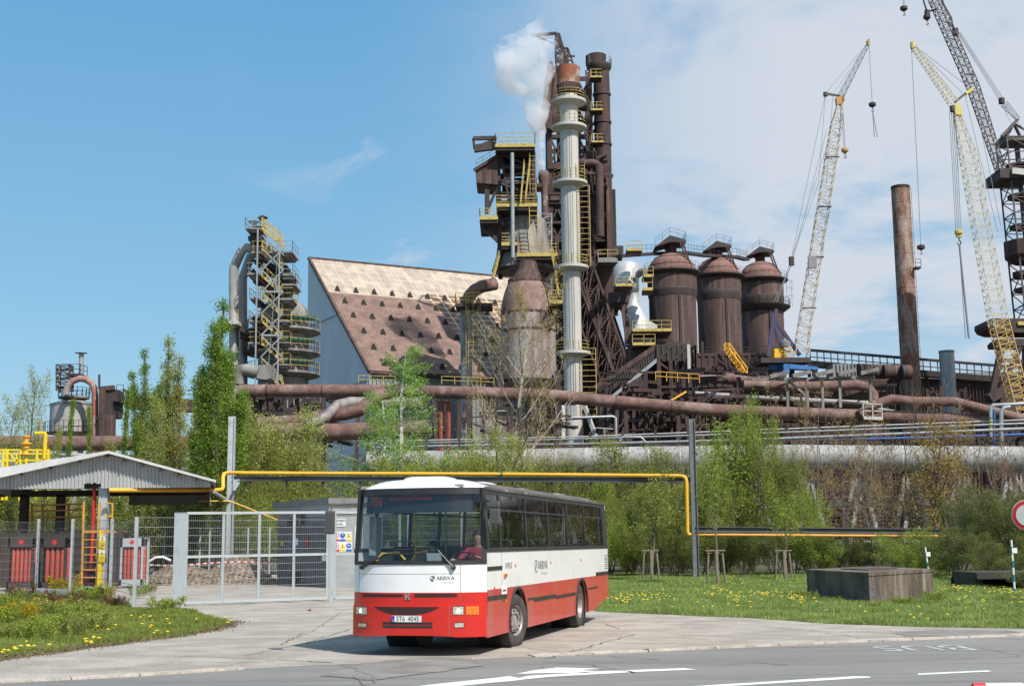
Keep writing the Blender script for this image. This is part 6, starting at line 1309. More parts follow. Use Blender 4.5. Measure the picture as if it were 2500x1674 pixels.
# dark tower crane
Yr3 = 185
c3 = thing('crane', tuple(GL(2342,Yr3)), 'dark brown tower crane at the right edge with a huge raised boom', 'crane')
B3 = lambda x, y: z7(x,y,Yr3)
xl, xr_ = 1440, 1590
b = MB(); p0, p1 = zr(500,700,Yr3), B3(1430,870)
w_ = 4.2; cxx = (p1.x+w_/2+.6)
lattice(b, [V(cxx-w_/2+1.0,Yr3,p0.z), V(cxx+w_/2+1.0,Yr3,p0.z), V(cxx+w_/2+1.0,Yr3+4.2,p0.z), V(cxx-w_/2+1.0,Yr3+4.2,p0.z)], [V(cxx-w_/2,Yr3,p1.z), V(cxx+w_/2,Yr3,p1.z), V(cxx+w_/2,Yr3+4.2,p1.z), V(cxx-w_/2,Yr3+4.2,p1.z)], 12, .2, .12)
b.cyl((cxx+.8,Yr3+2,p0.z),(cxx+.1,Yr3+2,p1.z), .4, 8); b.build('tower', m_craned, c3)
for (f, yy, h, wx) in ((z7,1030,.5,2.4),(z7,1225,.5,2.4),(z7,1420,.5,2.4),(z8,60,3.2,3.4),(z8,165,.6,2.3),(z8,255,.9,2.4),(z8,360,.6,2.3)):
    z = f(1500,yy,Yr3).z; b = MB(); b.lathe([(wx*.6,z-h),(wx,z-h*.7),(wx,z),(wx*.6,z)], (cxx+.6,Yr3+2.1,0), 8); b.build('tower_deck', m_darkr, c3)
b = MB(); hp_ = B3(1535,760); zt_ = p1.z
for x_, y_ in ((-w_/2,0),(w_/2,0),(w_/2,4.2),(-w_/2,4.2)): b.beam((cxx+x_,Yr3+y_,zt_), hp_+V(0,2,0), .35)
b.beam(B3(1425,870), B3(1530,760), .4); b.box((cxx-w_/2,Yr3,zt_-.6),(cxx+w_/2,Yr3+4.2,zt_)); b.build('tower_head', m_craned, c3)
b = MB(); q = B3(1430,1120); boom(b, q, B3(1245,560), 1.1, 1.35, 20, .19); boom(b, B3(1245,560), B3(1000,0), 1.35, 1.35, 20, .19); boom(b, B3(1000,0), B3(820,-420), 1.35, 1.1, 12, .19); b.build('main_boom', m_craned, c3)
b = MB(); b.tube([B3(1000,0)+V(1.1,0,0), B3(1050,20), B3(1105,120), B3(1115,175), B3(1080,140)], .16, 6); b.beam(B3(925,0), B3(950,80), .2); b.beam(B3(945,80), B3(1020,55), .2); p = B3(950,85); b.lathe([(.1,-.6),(.45,-.4),(.4,.4),(.1,.6)], tuple(p), 10); p = B3(1130,205); b.lathe([(.1,-.6),(.45,-.5),(.45,.5),(.1,.6)], tuple(p), 10); p = B3(1425,645); b.lathe([(.1,-.5),(.45,-.4),(.45,.4),(.1,.5)], tuple(p), 10); b.beam(B3(1200,475), B3(1250,475), .15); b.build('sheaves', m_dark, c3)
b = MB(); boom(b, B3(1440,660), B3(1530,760), .8, .5, 6, .12); b.build('backstay_link', m_galv, c3)
b = MB()
for k in range(5): b.beam(B3(1140+k*5,205), B3(1405+k*9,635), .06)
b.beam(B3(1440,660), B3(1568,830), .06); b.beam(B3(1420,650), B3(1480,780), .05); b.build('hoist_ropes', M('rope_grey', (.30,.32,.36), .5), c3)
hook('crane_hook', B3(925,0), B3(948,105), 'dark hook block hugging the top of the huge dark boom', m_dark, .5, 1)
b = MB(); b.box((B3(1400,1120).x,Yr3-1,B3(0,1160).z),(B3(1620,1120).x,Yr3+5,B3(0,1100).z)); b.build('boom_foot_deck', m_dark, c3)
b = MB(); b.beam(B3(1470,1105)+V(0,-1.3,0), B3(1600,1120)+V(0,-1.3,0), .3, .9); b.build('grey_beam', m_stack, c3)
R3 = lambda x, y: zr(x,y,Yr3)
b = MB(); b.prism([R3(340,700), R3(380,680), R3(640,680), R3(900,680), R3(900,790), R3(420,785), R3(360,765), R3(340,735)], (0,5,0)); b.prism([R3(420,860), R3(440,835), R3(900,835), R3(900,890), R3(430,890)], (0,4,0)); cbn = b.build('slewing_cabin', m_dark, c3)
b = MB()
for i in range(5): x = 352+i*16; b.box((R3(x,700).x,Yr3-.1,R3(0,745).z),(R3(x+9,700).x,Yr3-.05,R3(0,705).z))
b.build('cabin_window', M('dim_glass', (.25,.3,.33), .1), cbn)
b = MB(); b.beam(R3(575,720)+V(0,-.2,0), R3(900,730)+V(0,-.2,0), .2,.5); b.build('yellow_trim', m_yel, c3)
b = MB(); b.beam(R3(455,900), R3(385,1250), .8); b.beam(R3(600,900), R3(420,1300), .0+.6); b.beam(R3(470,1000), R3(900,1040), .5); b.beam(R3(380,1240), R3(420,1300), 2.0)
for x in (640, 760): b.beam(R3(x,890), R3(x,1600), .8)
b.box(tuple(R3(440,1180)), tuple(V(R3(900,1000).x, Yr3+4, 0))); b.build('portal', m_darkr, c3)

# ---------- pipe rack in front: thin pipes, white main, trestles
rack = [((1000,1012),(1340,1003),(1700,992),(2342,968),2.2,m_galv,'upper thin grey pipe of the pipe rack'),
        ((1000,1020),(1340,1015),(1700,1006),(2342,980),3.2,m_galv,'thicker grey pipe second from the top of the pipe rack'),
        ((1000,1034),(1340,1022),(1740,1011),(2342,993),2.6,m_blue,'blue pipe of the pipe rack behind the shrubs'),
        ((1000,1006),(1340,998),(1700,984),(2342,960),1.6,m_stack,'thinnest pale pipe on top of the pipe rack')]
for i, (a, b_, c, d, r_, mt_, lb) in enumerate(rack):
    Yr = 118+i*.8; dd = V(1,0,0)
    t = pipe('rack_pipe', [D(a[0]-150,a[1]+4,Yr+6), D(*a,Yr+4), D(*b_,Yr), D(*c,Yr-3), D(*d,Yr-8), D(d[0]+500,d[1]-18,Yr-12)], px_r(r_, Yr), mt_, lb, n=8)
t = pipe('gas_pipe', [D(880,1038,114), D(1210,1033,114), D(1312,1026,114), D(1314,1029,114), D(1315,1088,114)], px_r(2.2,114), m_yelp, 'thin orange yellow pipe turning down in front of the white main', n=8)
t = pipe('loop_pipe', [D(1418,1012,112), D(1420,1003,112), D(1424,999,112), D(1465,999,112), D(1470,1003,112), D(1476,1011,112)], px_r(2.6,112), m_galv, 'small pale expansion loop above the white main', n=10)
t = thing('pipe_rack', tuple(GL(1700,120)), 'low steel rack frame carrying the thin grey and blue pipes', 'steel structure')
b = MB()
for x in range(900, 2850, 75): p = D(x, 1030-(x-1000)*.022, 121-(x-1000)*.006); b.beam((p.x,p.y,0),(p.x,p.y,p.z+1.4), .22); b.beam(p+V(0,-2,-.1), p+V(0,2,-.1), .2)
b.beam(D(900,1038,121), D(2850,985,110), .3, .5); b.beam(D(900,1046,121), D(2850,996,110), .2, .3); b.build('frame', m_darkr, t)
t = pipe('white_main', [D(840,1060,112), D(1100,1056,112), D(1450,1049,110), D(1800,1045,108), D(2342,1050,104), D(2800,1060,101)], px_r(28, 110), m_white, 'very thick dirty white main on white trestles behind the shrubs', n=28)
WP = [D(840,1060,112), D(1100,1056,112), D(1450,1049,110), D(1800,1045,108), D(2342,1050,104), D(2800,1060,101)]
for p0_, p1_ in zip(WP, WP[1:]):
    L_ = (p1_-p0_).length; d_ = (p1_-p0_)/L_
    for i in range(int(L_/2.6)): c = p0_+d_*2.6*(i+.5); b = MB(); b.tube([c-d_*.06, c+d_*.06], px_r(28.5,110), 28); b.build('band', m_stack, t, smooth=True)
b = MB()
for x in range(900, 2800, 118):
    p = D(x, 1085, 109); q = D(x+34, 1200, 109)
    for dy in (-1.2, 1.2): b.beam(p+V(0,dy,0), V(p.x-1.6,109+dy,0), .3); b.beam(p+V(0,dy,0), V(p.x+1.6,109+dy,0), .3)
    b.beam((p.x-1.1,107.8,1.8),(p.x+1.1,107.8,1.8), .2)
for z in (1.6,): b.beam((-30,109,4.9),(70,109,4.9), .4)
b.build('trestle', m_white, t)
t = thing('underpipe_clutter', tuple(GL(2000,112)), 'dark bank of stacked thin pipes under the white main', 'pipe')
b = MB()
for i in range(16):
    z = .5+i*.33; b.tube([V(-25,112+.1*(i % 3),z+rb.uniform(-.05,.05)), V(20,112+.1*(i % 3),z), V(75,112,z+.1)], rb.choice([.06,.09,.13]), 6)
for x in range(-24, 76, 3): b.beam((x,111.7,0),(x,111.7,6), .13)
b.build('pipes', m_dark, t)
# goalposts of thin pipe
t = thing('pipe_portal', tuple(GL(2300,112)), 'pale pipe portal with a blue riser near the right edge', 'pipe')
b = MB(); b.tube([D(2266,1010,112), D(2266,932,112), D(2270,926,112), D(2342,923,112), D(2500,921,112)], px_r(4,112), 10); b.tube([D(2290,1050,112), D(2290,940,112), D(2296,932,112), D(2310,930,112)], px_r(5,112), 10); b.build('frame', m_galv, t, smooth=True)
b = MB(); b.tube([D(2274,1050,112), D(2274,936,112)], px_r(2.5,112), 8); b.build('blue_riser', m_blue, t)
b = MB(); 
for i in range(4): b.tube([D(2266,955+i*8,112), D(2266,959+i*8,112)], px_r(4.6,112), 10)
b.build('green_stripes', M('stripe_green', (.03,.2,.05), .6), t)
b = MB(); 
for i in range(4): b.tube([D(2266,959+i*8,112), D(2266,963+i*8,112)], px_r(4.6,112), 10)
b.build('yellow_stripes', m_yel, t)
t = thing('pipe_portal', tuple(GL(1400,125)), 'thin grey pipe portal right of the foot of the pale stack', 'pipe')
b = MB(); b.tube([D(1310,955,125), D(1400,952,125), D(1408,955,125), D(1409,1000,125)], px_r(2.8,125), 8); b.tube([D(1382,1005,125), D(1382,978,125)], px_r(1.6,125), 6); b.tube([D(1362,978,125), D(1402,981,125)], px_r(1.2,125), 6); b.build('frame', m_galv, t, smooth=True)

# ---------- steam
def steam():
    pts = [(1242,392,4),(1240,375,7),(1238,355,9),(1240,335,10),(1238,312,13),(1232,292,16),(1226,272,20),(1232,255,22),(1226,235,26),(1218,212,32),(1205,190,38),(1190,168,42),(1178,178,34),(1200,150,46),(1172,145,38),(1158,160,26),(1225,140,44),(1248,120,34),(1205,115,38),(1175,108,30),(1155,122,22),(1235,95,26),(1195,92,22),(1140,175,14),(1150,190,14),(1256,100,14),(1180,205,20),(1165,190,16),(1218,68,16),(1236,45,11),(1246,28,9),(1245,165,24),(1145,120,14)]
    Ys = 219; bm = bmesh.new()
    for x, y, r_ in pts:
        c = D(x,y,Ys); rr_ = px_r(max(r_, 9), Ys)*(1.22 if r_ > 15 else 1.08)
        bmesh.ops.create_icosphere(bm, subdivisions=3, radius=rr_, matrix=Matrix.Translation(c))
    me = bpy.data.meshes.new('steam_plume'); c0 = D(1242,392,Ys); bm.transform(Matrix.Translation(-c0)); bm.to_mesh(me); bm.free()
    o = bpy.data.objects.new('steam_plume', me); C.collection.objects.link(o); o.location = c0
    rm = o.modifiers.new('r', 'REMESH'); rm.mode = 'VOXEL'; rm.voxel_size = .55
    m = bpy.data.materials.new('steam'); m.use_nodes = True; t = m.node_tree; t.nodes.remove(t.nodes['Principled BSDF'])
    pv = t.nodes.new('ShaderNodeVolumePrincipled'); pv.inputs['Color'].default_value = (.97,.97,.98,1); pv.inputs['Anisotropy'].default_value = .2
    tcn = t.nodes.new('ShaderNodeTexCoord'); n1_ = t.nodes.new('ShaderNodeTexNoise'); n1_.inputs['Scale'].default_value = .22; n1_.inputs['Detail'].default_value = 6; n1_.inputs['Roughness'].default_value = .6; n1_.inputs['Distortion'].default_value = .6
    t.links.new(tcn.outputs['Object'], n1_.inputs[0]); mr = t.nodes.new('ShaderNodeMapRange'); mr.inputs[1].default_value = .43; mr.inputs[2].default_value = .70; mr.inputs[3].default_value = .0; mr.inputs[4].default_value = .72
    t.links.new(n1_.outputs[0], mr.inputs[0])
    sp = t.nodes.new('ShaderNodeSeparateXYZ'); t.links.new(tcn.outputs['Object'], sp.inputs[0]); m2 = t.nodes.new('ShaderNodeMapRange'); m2.inputs[1].default_value = 2; m2.inputs[2].default_value = 13; m2.inputs[3].default_value = 1.4; m2.inputs[4].default_value = 0.0
    t.links.new(sp.outputs[2], m2.inputs[0]); ad = t.nodes.new('ShaderNodeMath'); t.links.new(mr.outputs[0], ad.inputs[0]); t.links.new(m2.outputs[0], ad.inputs[1]); t.links.new(ad.outputs[0], pv.inputs['Density'])
    t.links.new(pv.outputs[0], t.nodes['Material Output'].inputs['Volume']); me.materials.append(m)
    tag(o, 'white steam cloud blowing out of the rusty vent pipe', 'steam', kind='stuff')
    ds_ = o.modifiers.new('d', 'DISPLACE'); tx = bpy.data.textures.new('clouds', 'CLOUDS'); tx.noise_scale = 2.2; tx.noise_depth = 3; ds_.texture = tx; ds_.strength = 1.9; ds_.mid_level = .5; ds_.texture_coords = 'LOCAL'
    return o
steam()
# ============================================================ shelter, gate, kiosk, pipe bridge
zh = lambda x, y, Y: SP(x/2.661, 1020+y/2.661, Y)          # enlarged left picture
ZG = lambda x, y, z=0: SG(x/2.661, 1020+y/2.661, z)
zf_ = lambda x, y, Y: SP(x/4.9, 1180+y/4.9, Y)             # enlarged shelter picture
m_corr = M('corrugated_sheet', (.46,.46,.455), .5, .2, (.36,.36,.355), 1.2, (1,1,.3), .45,.65)
m_gate = M('gate_paint', (.42,.45,.47), .45, .1, (.33,.35,.36), 2, lo=.5, hi=.7)
m_mesh_shade = M('mesh_wire_shaded', (.17,.18,.185), .6)  # left fence wire: shade side put into the colour, darker than the gate mesh
m_mesh = M('mesh_wire', (.27,.28,.29), .5, .2)
m_orange = M('orange_rail', (.62,.31,.035), .55, 0, (.45,.24,.05), 3)
m_brownr = M('brown_rail', (.30,.12,.02), .6)
# ---- shelter
Yh_ = 66.0
sh_ = thing('shelter', (zh(665,460,Yh_).x, Yh_, 0), 'open shelter with a low gable roof and ribbed sheet gable on grey posts', 'shelter')
ap, re_, le_ = zh(705,225,Yh_), zh(1395,415,Yh_), zh(-420,462,Yh_)
apx = zh(697,228,Yh_); zl0 = zh(0,463,Yh_).z
def roofline(x):
    if x >= ap.x: f = (x-ap.x)/(re_.x-ap.x); return ap.z+(re_.z-ap.z)*f
    a = zh(0,380,Yh_); f = (ap.x-x)/(ap.x-a.x); return ap.z+(a.z-ap.z)*f
b = MB(); x0, x1 = zh(-420,463,Yh_).x, zh(1368,463,Yh_).x; n = 74; hx0, hx1 = zh(548,463,Yh_).x, zh(655,463,Yh_).x; hz = zh(600,420,Yh_).z; zr1 = zh(1368,458,Yh_).z
wd = (x1-x0)/n; ybase = Yh_
for i in range(n):
    for fa, fb, oa, ob in ((0,.5,0,0),(.5,.62,0,.07),(.62,.88,.07,.07),(.88,1,.07,0)):
        xa, xb = x0+wd*(i+fa), x0+wd*(i+fb); xm = (xa+xb)/2
        zb_a = hz if hx0 < xm < hx1 else zl0
        za, zbb = roofline(xa)-.10, roofline(xb)-.10
        b.add([(xa,Yh_-oa,zb_a),(xb,Yh_-ob,zb_a),(xb,Yh_-ob,max(zbb,zb_a+.02)),(xa,Yh_-oa,max(za,zb_a+.02))], [(0,1,2,3)])
b.build('gable_sheet', m_corr, sh_, fix=False)
b = MB()
lA = zh(-420,410,Yh_-.6)
for (p_, q_, th0, th1) in ((zh(705,212,Yh_-.6), zh(-420,388,Yh_-.6), .14, .70), (zh(705,212,Yh_-.6), zh(1403,402,Yh_-.6), .13, .12)):
    d = V(-3.2,14,0); a0, a1 = p_, q_; c0_, c1_ = p_-V(0,0,th0), q_-V(0,0,th1)
    b.add([a0,a1,c1_,c0_,a0+d,a1+d,c1_+d,c0_+d], [(0,1,2,3),(4,7,6,5),(0,4,5,1),(3,2,6,7),(1,5,6,2)])
b.build('roof', M('shelter_roof', (.62,.62,.61), .5, 0, (.5,.5,.49), 1), sh_)
b = MB()
for i, f in enumerate((0,.16,.33,.5,.67,.84,.99)):
    for q_ in (zh(-420,470,Yh_-.3), zh(1390,417,Yh_-.3)): p_ = zh(700,235,Yh_-.3); c = p_.lerp(q_, f); b.beam((c.x,Yh_-.55,c.z-.06),(c.x-3,Yh_+13,c.z-.06), .1, .12)
b.build('purlins', m_dark, sh_)
b = MB(); xa_ = zh(740,470,Yh_).x
b.box((xa_-2.7, Yh_+11.9, zh(0,575,Yh_+12).z), (x1-2.8, Yh_+12, zl0+.25)); b.prism([(x1-.05,Yh_+.1,zl0-.9),(x1-2.8,Yh_+12,zl0-.9),(x1-2.8,Yh_+12,zr1+.05),(x1-.05,Yh_+.1,zr1+.05)], (.05,0,0)); b.build('side_sheet', m_grey, sh_)
for x, w_ in ((665,.44),(148,.42),(385,.42),(-300,.42)):
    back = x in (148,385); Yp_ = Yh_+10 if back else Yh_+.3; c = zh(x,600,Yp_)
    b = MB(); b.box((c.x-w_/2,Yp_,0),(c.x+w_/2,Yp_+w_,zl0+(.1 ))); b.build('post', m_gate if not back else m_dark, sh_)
b = MB()
for x in (148, 665, 1365): c = zh(x,500,Yh_); 
b.box((x0,Yh_+.35,zl0-.0),(x1,Yh_+.5,zl0+.25)); b.build('beam', m_dark, sh_); b = MB(); b.box((x0,Yh_+10,zl0),(x1-2.6,Yh_+10.3,zl0+.35)); b.build('beam', m_dark, sh_)
# yellow access ladder and catwalk
Yl = 64.5
cw = thing('catwalk_ladder', tuple(V(zf_(1085,1100,Yl).x, Yl, 0)), 'bright yellow orange ladder and catwalk standing at the shelter post', 'ladder')
FX = lambda x, y=700: zf_(x,y,Yl).x; FZ = lambda y: zf_(900,y,Yl).z
b = MB(); b.beam(zf_(1005,222,Yl), V(FX(978,1210),Yl,.0), .09); b.beam(zf_(1192,222,Yl), V(FX(1172,1210),Yl,.0), .09)
for y in (668,760,850,940,1030,1120): b.beam(zf_(1000-(y-668)*.04,y,Yl), zf_(1185-(y-668)*.04,y,Yl), .05)
b.build('ladder', m_orange, cw)
b = MB(); b.box((FX(1008,570),Yl-.05,FZ(590)),(FX(1320,570),Yl+1,FZ(560))); b.build('catwalk', m_orange, cw)
b = MB(); b.tube([zf_(1345,540,Yl)+V(0,0,-.6), zf_(1345,235,Yl), zf_(1262,232,Yl)], .05, 6); b.beam(zf_(1262,388,Yl), zf_(1345,388,Yl), .09); b.build('side_rail', m_orange, cw)
b = MB(); Yl2 = Yl+3.5; q = lambda x, y: zf_(x,y,Yl2)
for y0, y1 in ((240,262),(310,330),(400,402),(575,575)): b.beam(q(985,y0), q(380,y1), .08)
for x in (820, 510, 380): b.beam(q(x,240), q(x,590), .10)
b.box((q(380,590).x,Yl2,q(0,590).z),(q(985,590).x,Yl2+1,q(0,575).z)); b.build('rear_rail', m_brownr, cw)
for yy, zz_ in (((628,690),(690,765)),((795,845),(845,940))): pass
pp = thing('sprinkler_pipes', tuple(V(zf_(1110,1000,Yl+1).x,Yl+1,0)), 'red sprinkler pipe with a low valve loop beside the yellow ladder', 'pipe')
r = lambda x, y: zf_(x,y,Yl+2.2)
b = MB(); b.tube([r(1132,-20), r(1130,100), r(1128,200), r(1112,560), r(1095,900), r(1088,1020)], .09, 10); b.tube([r(1055,1030), r(1030,1035), r(1025,1190)], .06, 8); b.tube([r(1040,1030), r(1250,1025), r(1262,1045), r(1255,1100)], .09, 8); b.tube([r(970,1080), r(960,1195)], .08, 8); b.tube([r(1055,1120), r(1060,1190), r(1130,1195)], .06, 8); b.build('pipes', M('sprinkler_red', (.62,.02,.015), .45), pp, smooth=True)
sg_ = thing('warning_board', tuple(zf_(1218,780,Yl-.2)), 'two stacked yellow and white flammable gas warning boards on the shelter post', 'sign')
for i, (t_, b_) in enumerate(((628,765),(795,938))):
    p, q = zf_(1190-i*4,t_,Yl-.2), zf_(1256-i*4,b_,Yl-.2); zm_ = p.z+(q.z-p.z)*.45
    b = MB(); b.box((p.x,Yl-.2,zm_),(q.x,Yl-.18,p.z)); b.build('white_panel', m_paper, sg_)
    b = MB(); b.box((p.x,Yl-.2,q.z),(q.x,Yl-.18,zm_-.004)); yp = b.build('yellow_panel', M('sign_yellow%d' % i, (.75,.55,.01), .5), sg_)
    c = V((p.x+q.x)/2,Yl-.205,(p.z+zm_)/2); h = (p.z-zm_)*.42; b = MB(); b.prism([c+V(-h*1.1,0,-h),c+V(h*1.1,0,-h),c+V(0,0,h)], (0,.004,0)); b.build('triangle', M('tri_yellow%d' % i, (.75,.55,.01), .5), sg_)
    b = MB(); b.prism([c+V(-h*.25,-.004,-h*.6),c+V(h*.25,-.004,-h*.6),c+V(h*.15,-.004,0),c+V(0,-.004,h*.4),c+V(-h*.2,-.004,0)], (0,.003,0)); b.build('flame_mark', m_black, sg_)
    for k in range(4):
        b = MB(); z = zm_-(zm_-q.z)*(k+1)/5; b.box((p.x+.05,Yl-.205,z-.012),(q.x-.05,Yl-.2,z+.012)); b.build('text_line', M('line_d', (.3,.2,.01), .6) if k == 0 and i == 0 else m_brownr, yp)
b = MB()
for y in (700, 850, 1020, 1160): b.prism([zf_(1140,y-20,Yl+.2), zf_(1232,y-10,Yl-.1), zf_(1232,y+50,Yl-.1), zf_(1140,y+50,Yl+.2)], (0,.1,0))
b.box((FX(1190,700),Yl-.15,0),(FX(1235,700),Yl-.05,FZ(560))); tag(b.build('bollard_guard', M('guard_yellow', (.70,.50,.02), .5)), 'yellow steel guard plates around the foot of the shelter post', 'guard')
# cylinder racks
def rack_(x0, x1, yt, yb, n, Yr, fr, lab, sh=0, right=None):
    c0 = zf_(x0,yb,Yr); t = thing('gas_cylinder_rack', (c0.x,Yr,0), lab, 'cylinder rack', 'racks of red gas cylinders')
    p, q = zf_(x0,yt,Yr), zf_(x1,yb,Yr); zt_ = p.z; W_ = q.x-p.x; dp = 1.1
    b = MB(); b.box((p.x,Yr,zt_-.42),(q.x,Yr+.06,zt_)); b.box((p.x,Yr,.12),(q.x,Yr+.06,.42)); b.box((p.x,Yr,.05),(p.x+.09,Yr+.09,zt_)); b.box((q.x-.09,Yr,.05),(q.x,Yr+.09,zt_)); b.box((p.x,Yr+.1,zt_-.05),(q.x,Yr+dp,zt_)); b.box((p.x,Yr+.1,.12),(q.x,Yr+dp,.2)); b.box((p.x,Yr+.1,.3),(p.x+.04,Yr+dp,zt_-.06)); b.box((p.x,Yr+dp,.1),(q.x,Yr+dp+.05,zt_)); b.box((q.x-.09,Yr+dp-.1,.05),(q.x,Yr+dp,zt_))
    for k in (.2,.75): b.box((p.x+W_*k-.12,Yr+.1,0),(p.x+W_*k+.12,Yr+dp-.1,.12))
    b.build('frame', fr, t)
    for k in range(n):
        xc = p.x+.12+(W_-.24)*(k+.5)/n; r_ = (W_-.24)/n*.44; b = MB(); b.lathe([(r_*.9,.43),(r_,.48),(r_,zt_-.62),(r_*.8,zt_-.50),(r_*.3,zt_-.43),(r_*.2,zt_-.40)], (xc,Yr+.08+r_,0), 14); b.build('gas_cylinder', M_cyl, t, smooth=True)
    for k in range(2):
        r_ = .11; b = MB(); b.lathe([(r_,.43),(r_,zt_-.62),(r_*.3,zt_-.43)], (q.x-.16,Yr+.45+k*.26,0), 12); b.build('gas_cylinder', M_cyl, t, smooth=True)
    c = V((p.x+q.x)/2,Yr-.01,zt_-.2); b = MB(); b.prism([c+V(-.13,0,0),c+V(0,0,-.13),c+V(.13,0,0),c+V(0,0,.13)], (0,.008,0)); b.build('diamond_mark', M('diamond_red', (.65,.02,.02), .5), t)
    return t
M_cyl = M('cylinder_red', (.42,.075,.055), .5, 0, (.34,.07,.055), 3)
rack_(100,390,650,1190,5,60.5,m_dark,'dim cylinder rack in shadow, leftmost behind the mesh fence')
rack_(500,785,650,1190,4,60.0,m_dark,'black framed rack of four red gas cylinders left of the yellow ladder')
rack_(1445,1700,650,1180,5,63.5,m_gate,'grey framed rack of red gas cylinders right of the yellow ladder')
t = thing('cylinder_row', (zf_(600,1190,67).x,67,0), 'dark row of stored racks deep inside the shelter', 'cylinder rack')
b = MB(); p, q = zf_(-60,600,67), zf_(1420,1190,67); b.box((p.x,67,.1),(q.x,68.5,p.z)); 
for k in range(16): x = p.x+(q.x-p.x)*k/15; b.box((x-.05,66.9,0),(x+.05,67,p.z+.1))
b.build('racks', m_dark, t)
# ---- mesh fence
def panel(mb, a, b_, z0, z1, rows=8, wire=.005, pitch=.07):
    a = Vector(a); b_ = Vector(b_); L_ = (b_-a).length; n = int(L_/pitch)
    for i in range(1, n): p = a.lerp(b_, i/n); mb.add([(p.x-wire/2,p.y,z0),(p.x+wire/2,p.y,z0),(p.x+wire/2,p.y,z1),(p.x-wire/2,p.y,z1)], [(0,1,2,3)])
    for i in range(rows+1): z = z0+(z1-z0)*i/rows; mb.beam((a.x,a.y,z), (b_.x,b_.y,z), .010, .014)
fps = [ZG(15,1150), ZG(232,1140), ZG(455,1160), ZG(712,1178), ZG(870,1232)]
fps[0].y = min(fps[0].y, 52)
fn = thing('mesh_fence', tuple(fps[2]), 'grey welded mesh fence on posts in front of the shelter', 'fence')
tops = [zh(47,655,fps[0].y).z, zh(255,655,fps[1].y).z, zh(480,655,fps[2].y).z, zh(730,653,fps[3].y).z, zh(890,642,fps[4].y).z]
ex = fps[0]+(fps[0]-fps[1]); allp = [ex]+fps; allt = [tops[0]]+tops
for (p, zt_), (q, z2) in zip(zip(allp, allt), zip(allp[1:], allt[1:])):
    b = MB(); panel(b, p, q, .1, min(zt_, z2)-.05, 9, .004, .22 if p == fps[3] else .07); b.build('mesh_panel', m_mesh_shade, fn, fix=False)
for p, zt_ in zip(allp, allt): b = MB(); b.box((p.x-.05,p.y-.05,0),(p.x+.05,p.y+.05,zt_)); b.build('post', m_gate, fn)
# ---- gate
G0, G1 = ZG(1155,1225), ZG(2125,1190)
gt = thing('gate_post', tuple(G0), 'very thick square grey gate post at the left end of the sliding gate', 'gate post')
zt_ = zh(1165,612,G0.y).z; hwp = (zh(1205,900,G0.y).x-zh(1128,900,G0.y).x)/2
b = MB(); b.box((G0.x-hwp,G0.y,0),(G0.x+hwp,G0.y+.35,zt_-.02)); b.build('shaft', m_gate, gt); b = MB(); b.box((G0.x-hwp-.01,G0.y-.01,zt_-.02),(G0.x+hwp+.01,G0.y+.36,zt_)); b.build('cap', m_galv, gt)
pf_ = thing('mesh_fence', tuple(fps[4]), 'short mesh panel between the fence end and the thick gate post', 'fence')
b = MB(); panel(b, fps[4], G0-V(hwp,0,0), .1, tops[4]-.02, 9, .005); b.build('mesh_panel', m_mesh, pf_, fix=False)
def gate(p, q, zt0, zt1, nv, lab, mid=.42, handle=False):
    t = thing('mesh_gate', tuple(p), lab, 'gate'); p = Vector(p); q = Vector(q); z0 = .12
    b = MB(); P_ = lambda f, z: V(p.x+(q.x-p.x)*f, p.y+(q.y-p.y)*f, z); zt = lambda f: zt0+(zt1-zt0)*f
    for z in (lambda f: z0, lambda f: z0+(zt(f)-z0)*.51, lambda f: zt(f)): b.beam(P_(0,z(0)), P_(1,z(1)), .075, .085)
    for i in range(nv+1): f = i/nv; b.beam(P_(f,z0), P_(f,zt(f)), .085, .075)
    b.build('frame', m_gate, t)
    for i in range(nv):
        b = MB(); panel(b, P_(i/nv,0)+V(0,.03,0), P_((i+1)/nv,0)+V(0,.03,0), z0, min(zt(i/nv), zt((i+1)/nv)), 12, .005, .07); b.build('mesh_infill', m_mesh, t, fix=False)
    if handle: b = MB(); c = P_(.985, z0+(zt1-z0)*.47); b.box((c.x-.12,c.y-.08,c.z-.12),(c.x+.02,c.y+.06,c.z+.12)); b.build('lock', m_galv, t)
    return t
gz0, gz1 = zh(1205,617,G0.y).z, zh(2118,612,G1.y).z
gate(G0+V(hwp,.1,0), G1, gz0, gz1, 4, 'wide grey mesh gate leaf left of the bus', handle=True)
G2 = V(G1.x+.25, G1.y+.05, 0); G3 = V(G1.x+3.2, G1.y+1.2, 0)
gate(G2, V(G2.x+2.2, G2.y+.9, 0), gz1-.0, gz1-.02, 1, 'narrow grey mesh gate leaf half hidden by the bus')
gate(V(G2.x+2.5, G2.y+1.0, 0), V(G2.x+8.2, G2.y+2.6, 0), gz1-.0, gz1, 3, 'grey mesh gate leaf seen only through the bus windows')
for x_ in (G2.x-.1,): b = MB(); b.box((x_-.06,G2.y-.05,0),(x_+.06,G2.y+.07,gz1+.05)); tag(b.build('gate_post', m_gate), 'slim grey post between the two gate leaves', 'gate post')
# far fence behind the yard
ff = thing('mesh_fence', (-14,76,0), 'far low mesh fence behind the rubble heap', 'fence')
fx = [zh(x,900,76).x for x in (900,1065,1297,1360,1610,1750,1900,2300)]
for x in fx: b = MB(); b.box((x-.04,75.95,0),(x+.04,76.05,zh(0,728,76).z)); b.build('post', m_gate, ff)
b = MB(); panel(b, V(fx[0],76,0), V(fx[-1]+8,76,0), .2, zh(0,735,76).z-.1, 8, .012, .16); b.build('mesh_panel', m_mesh, ff, fix=False)
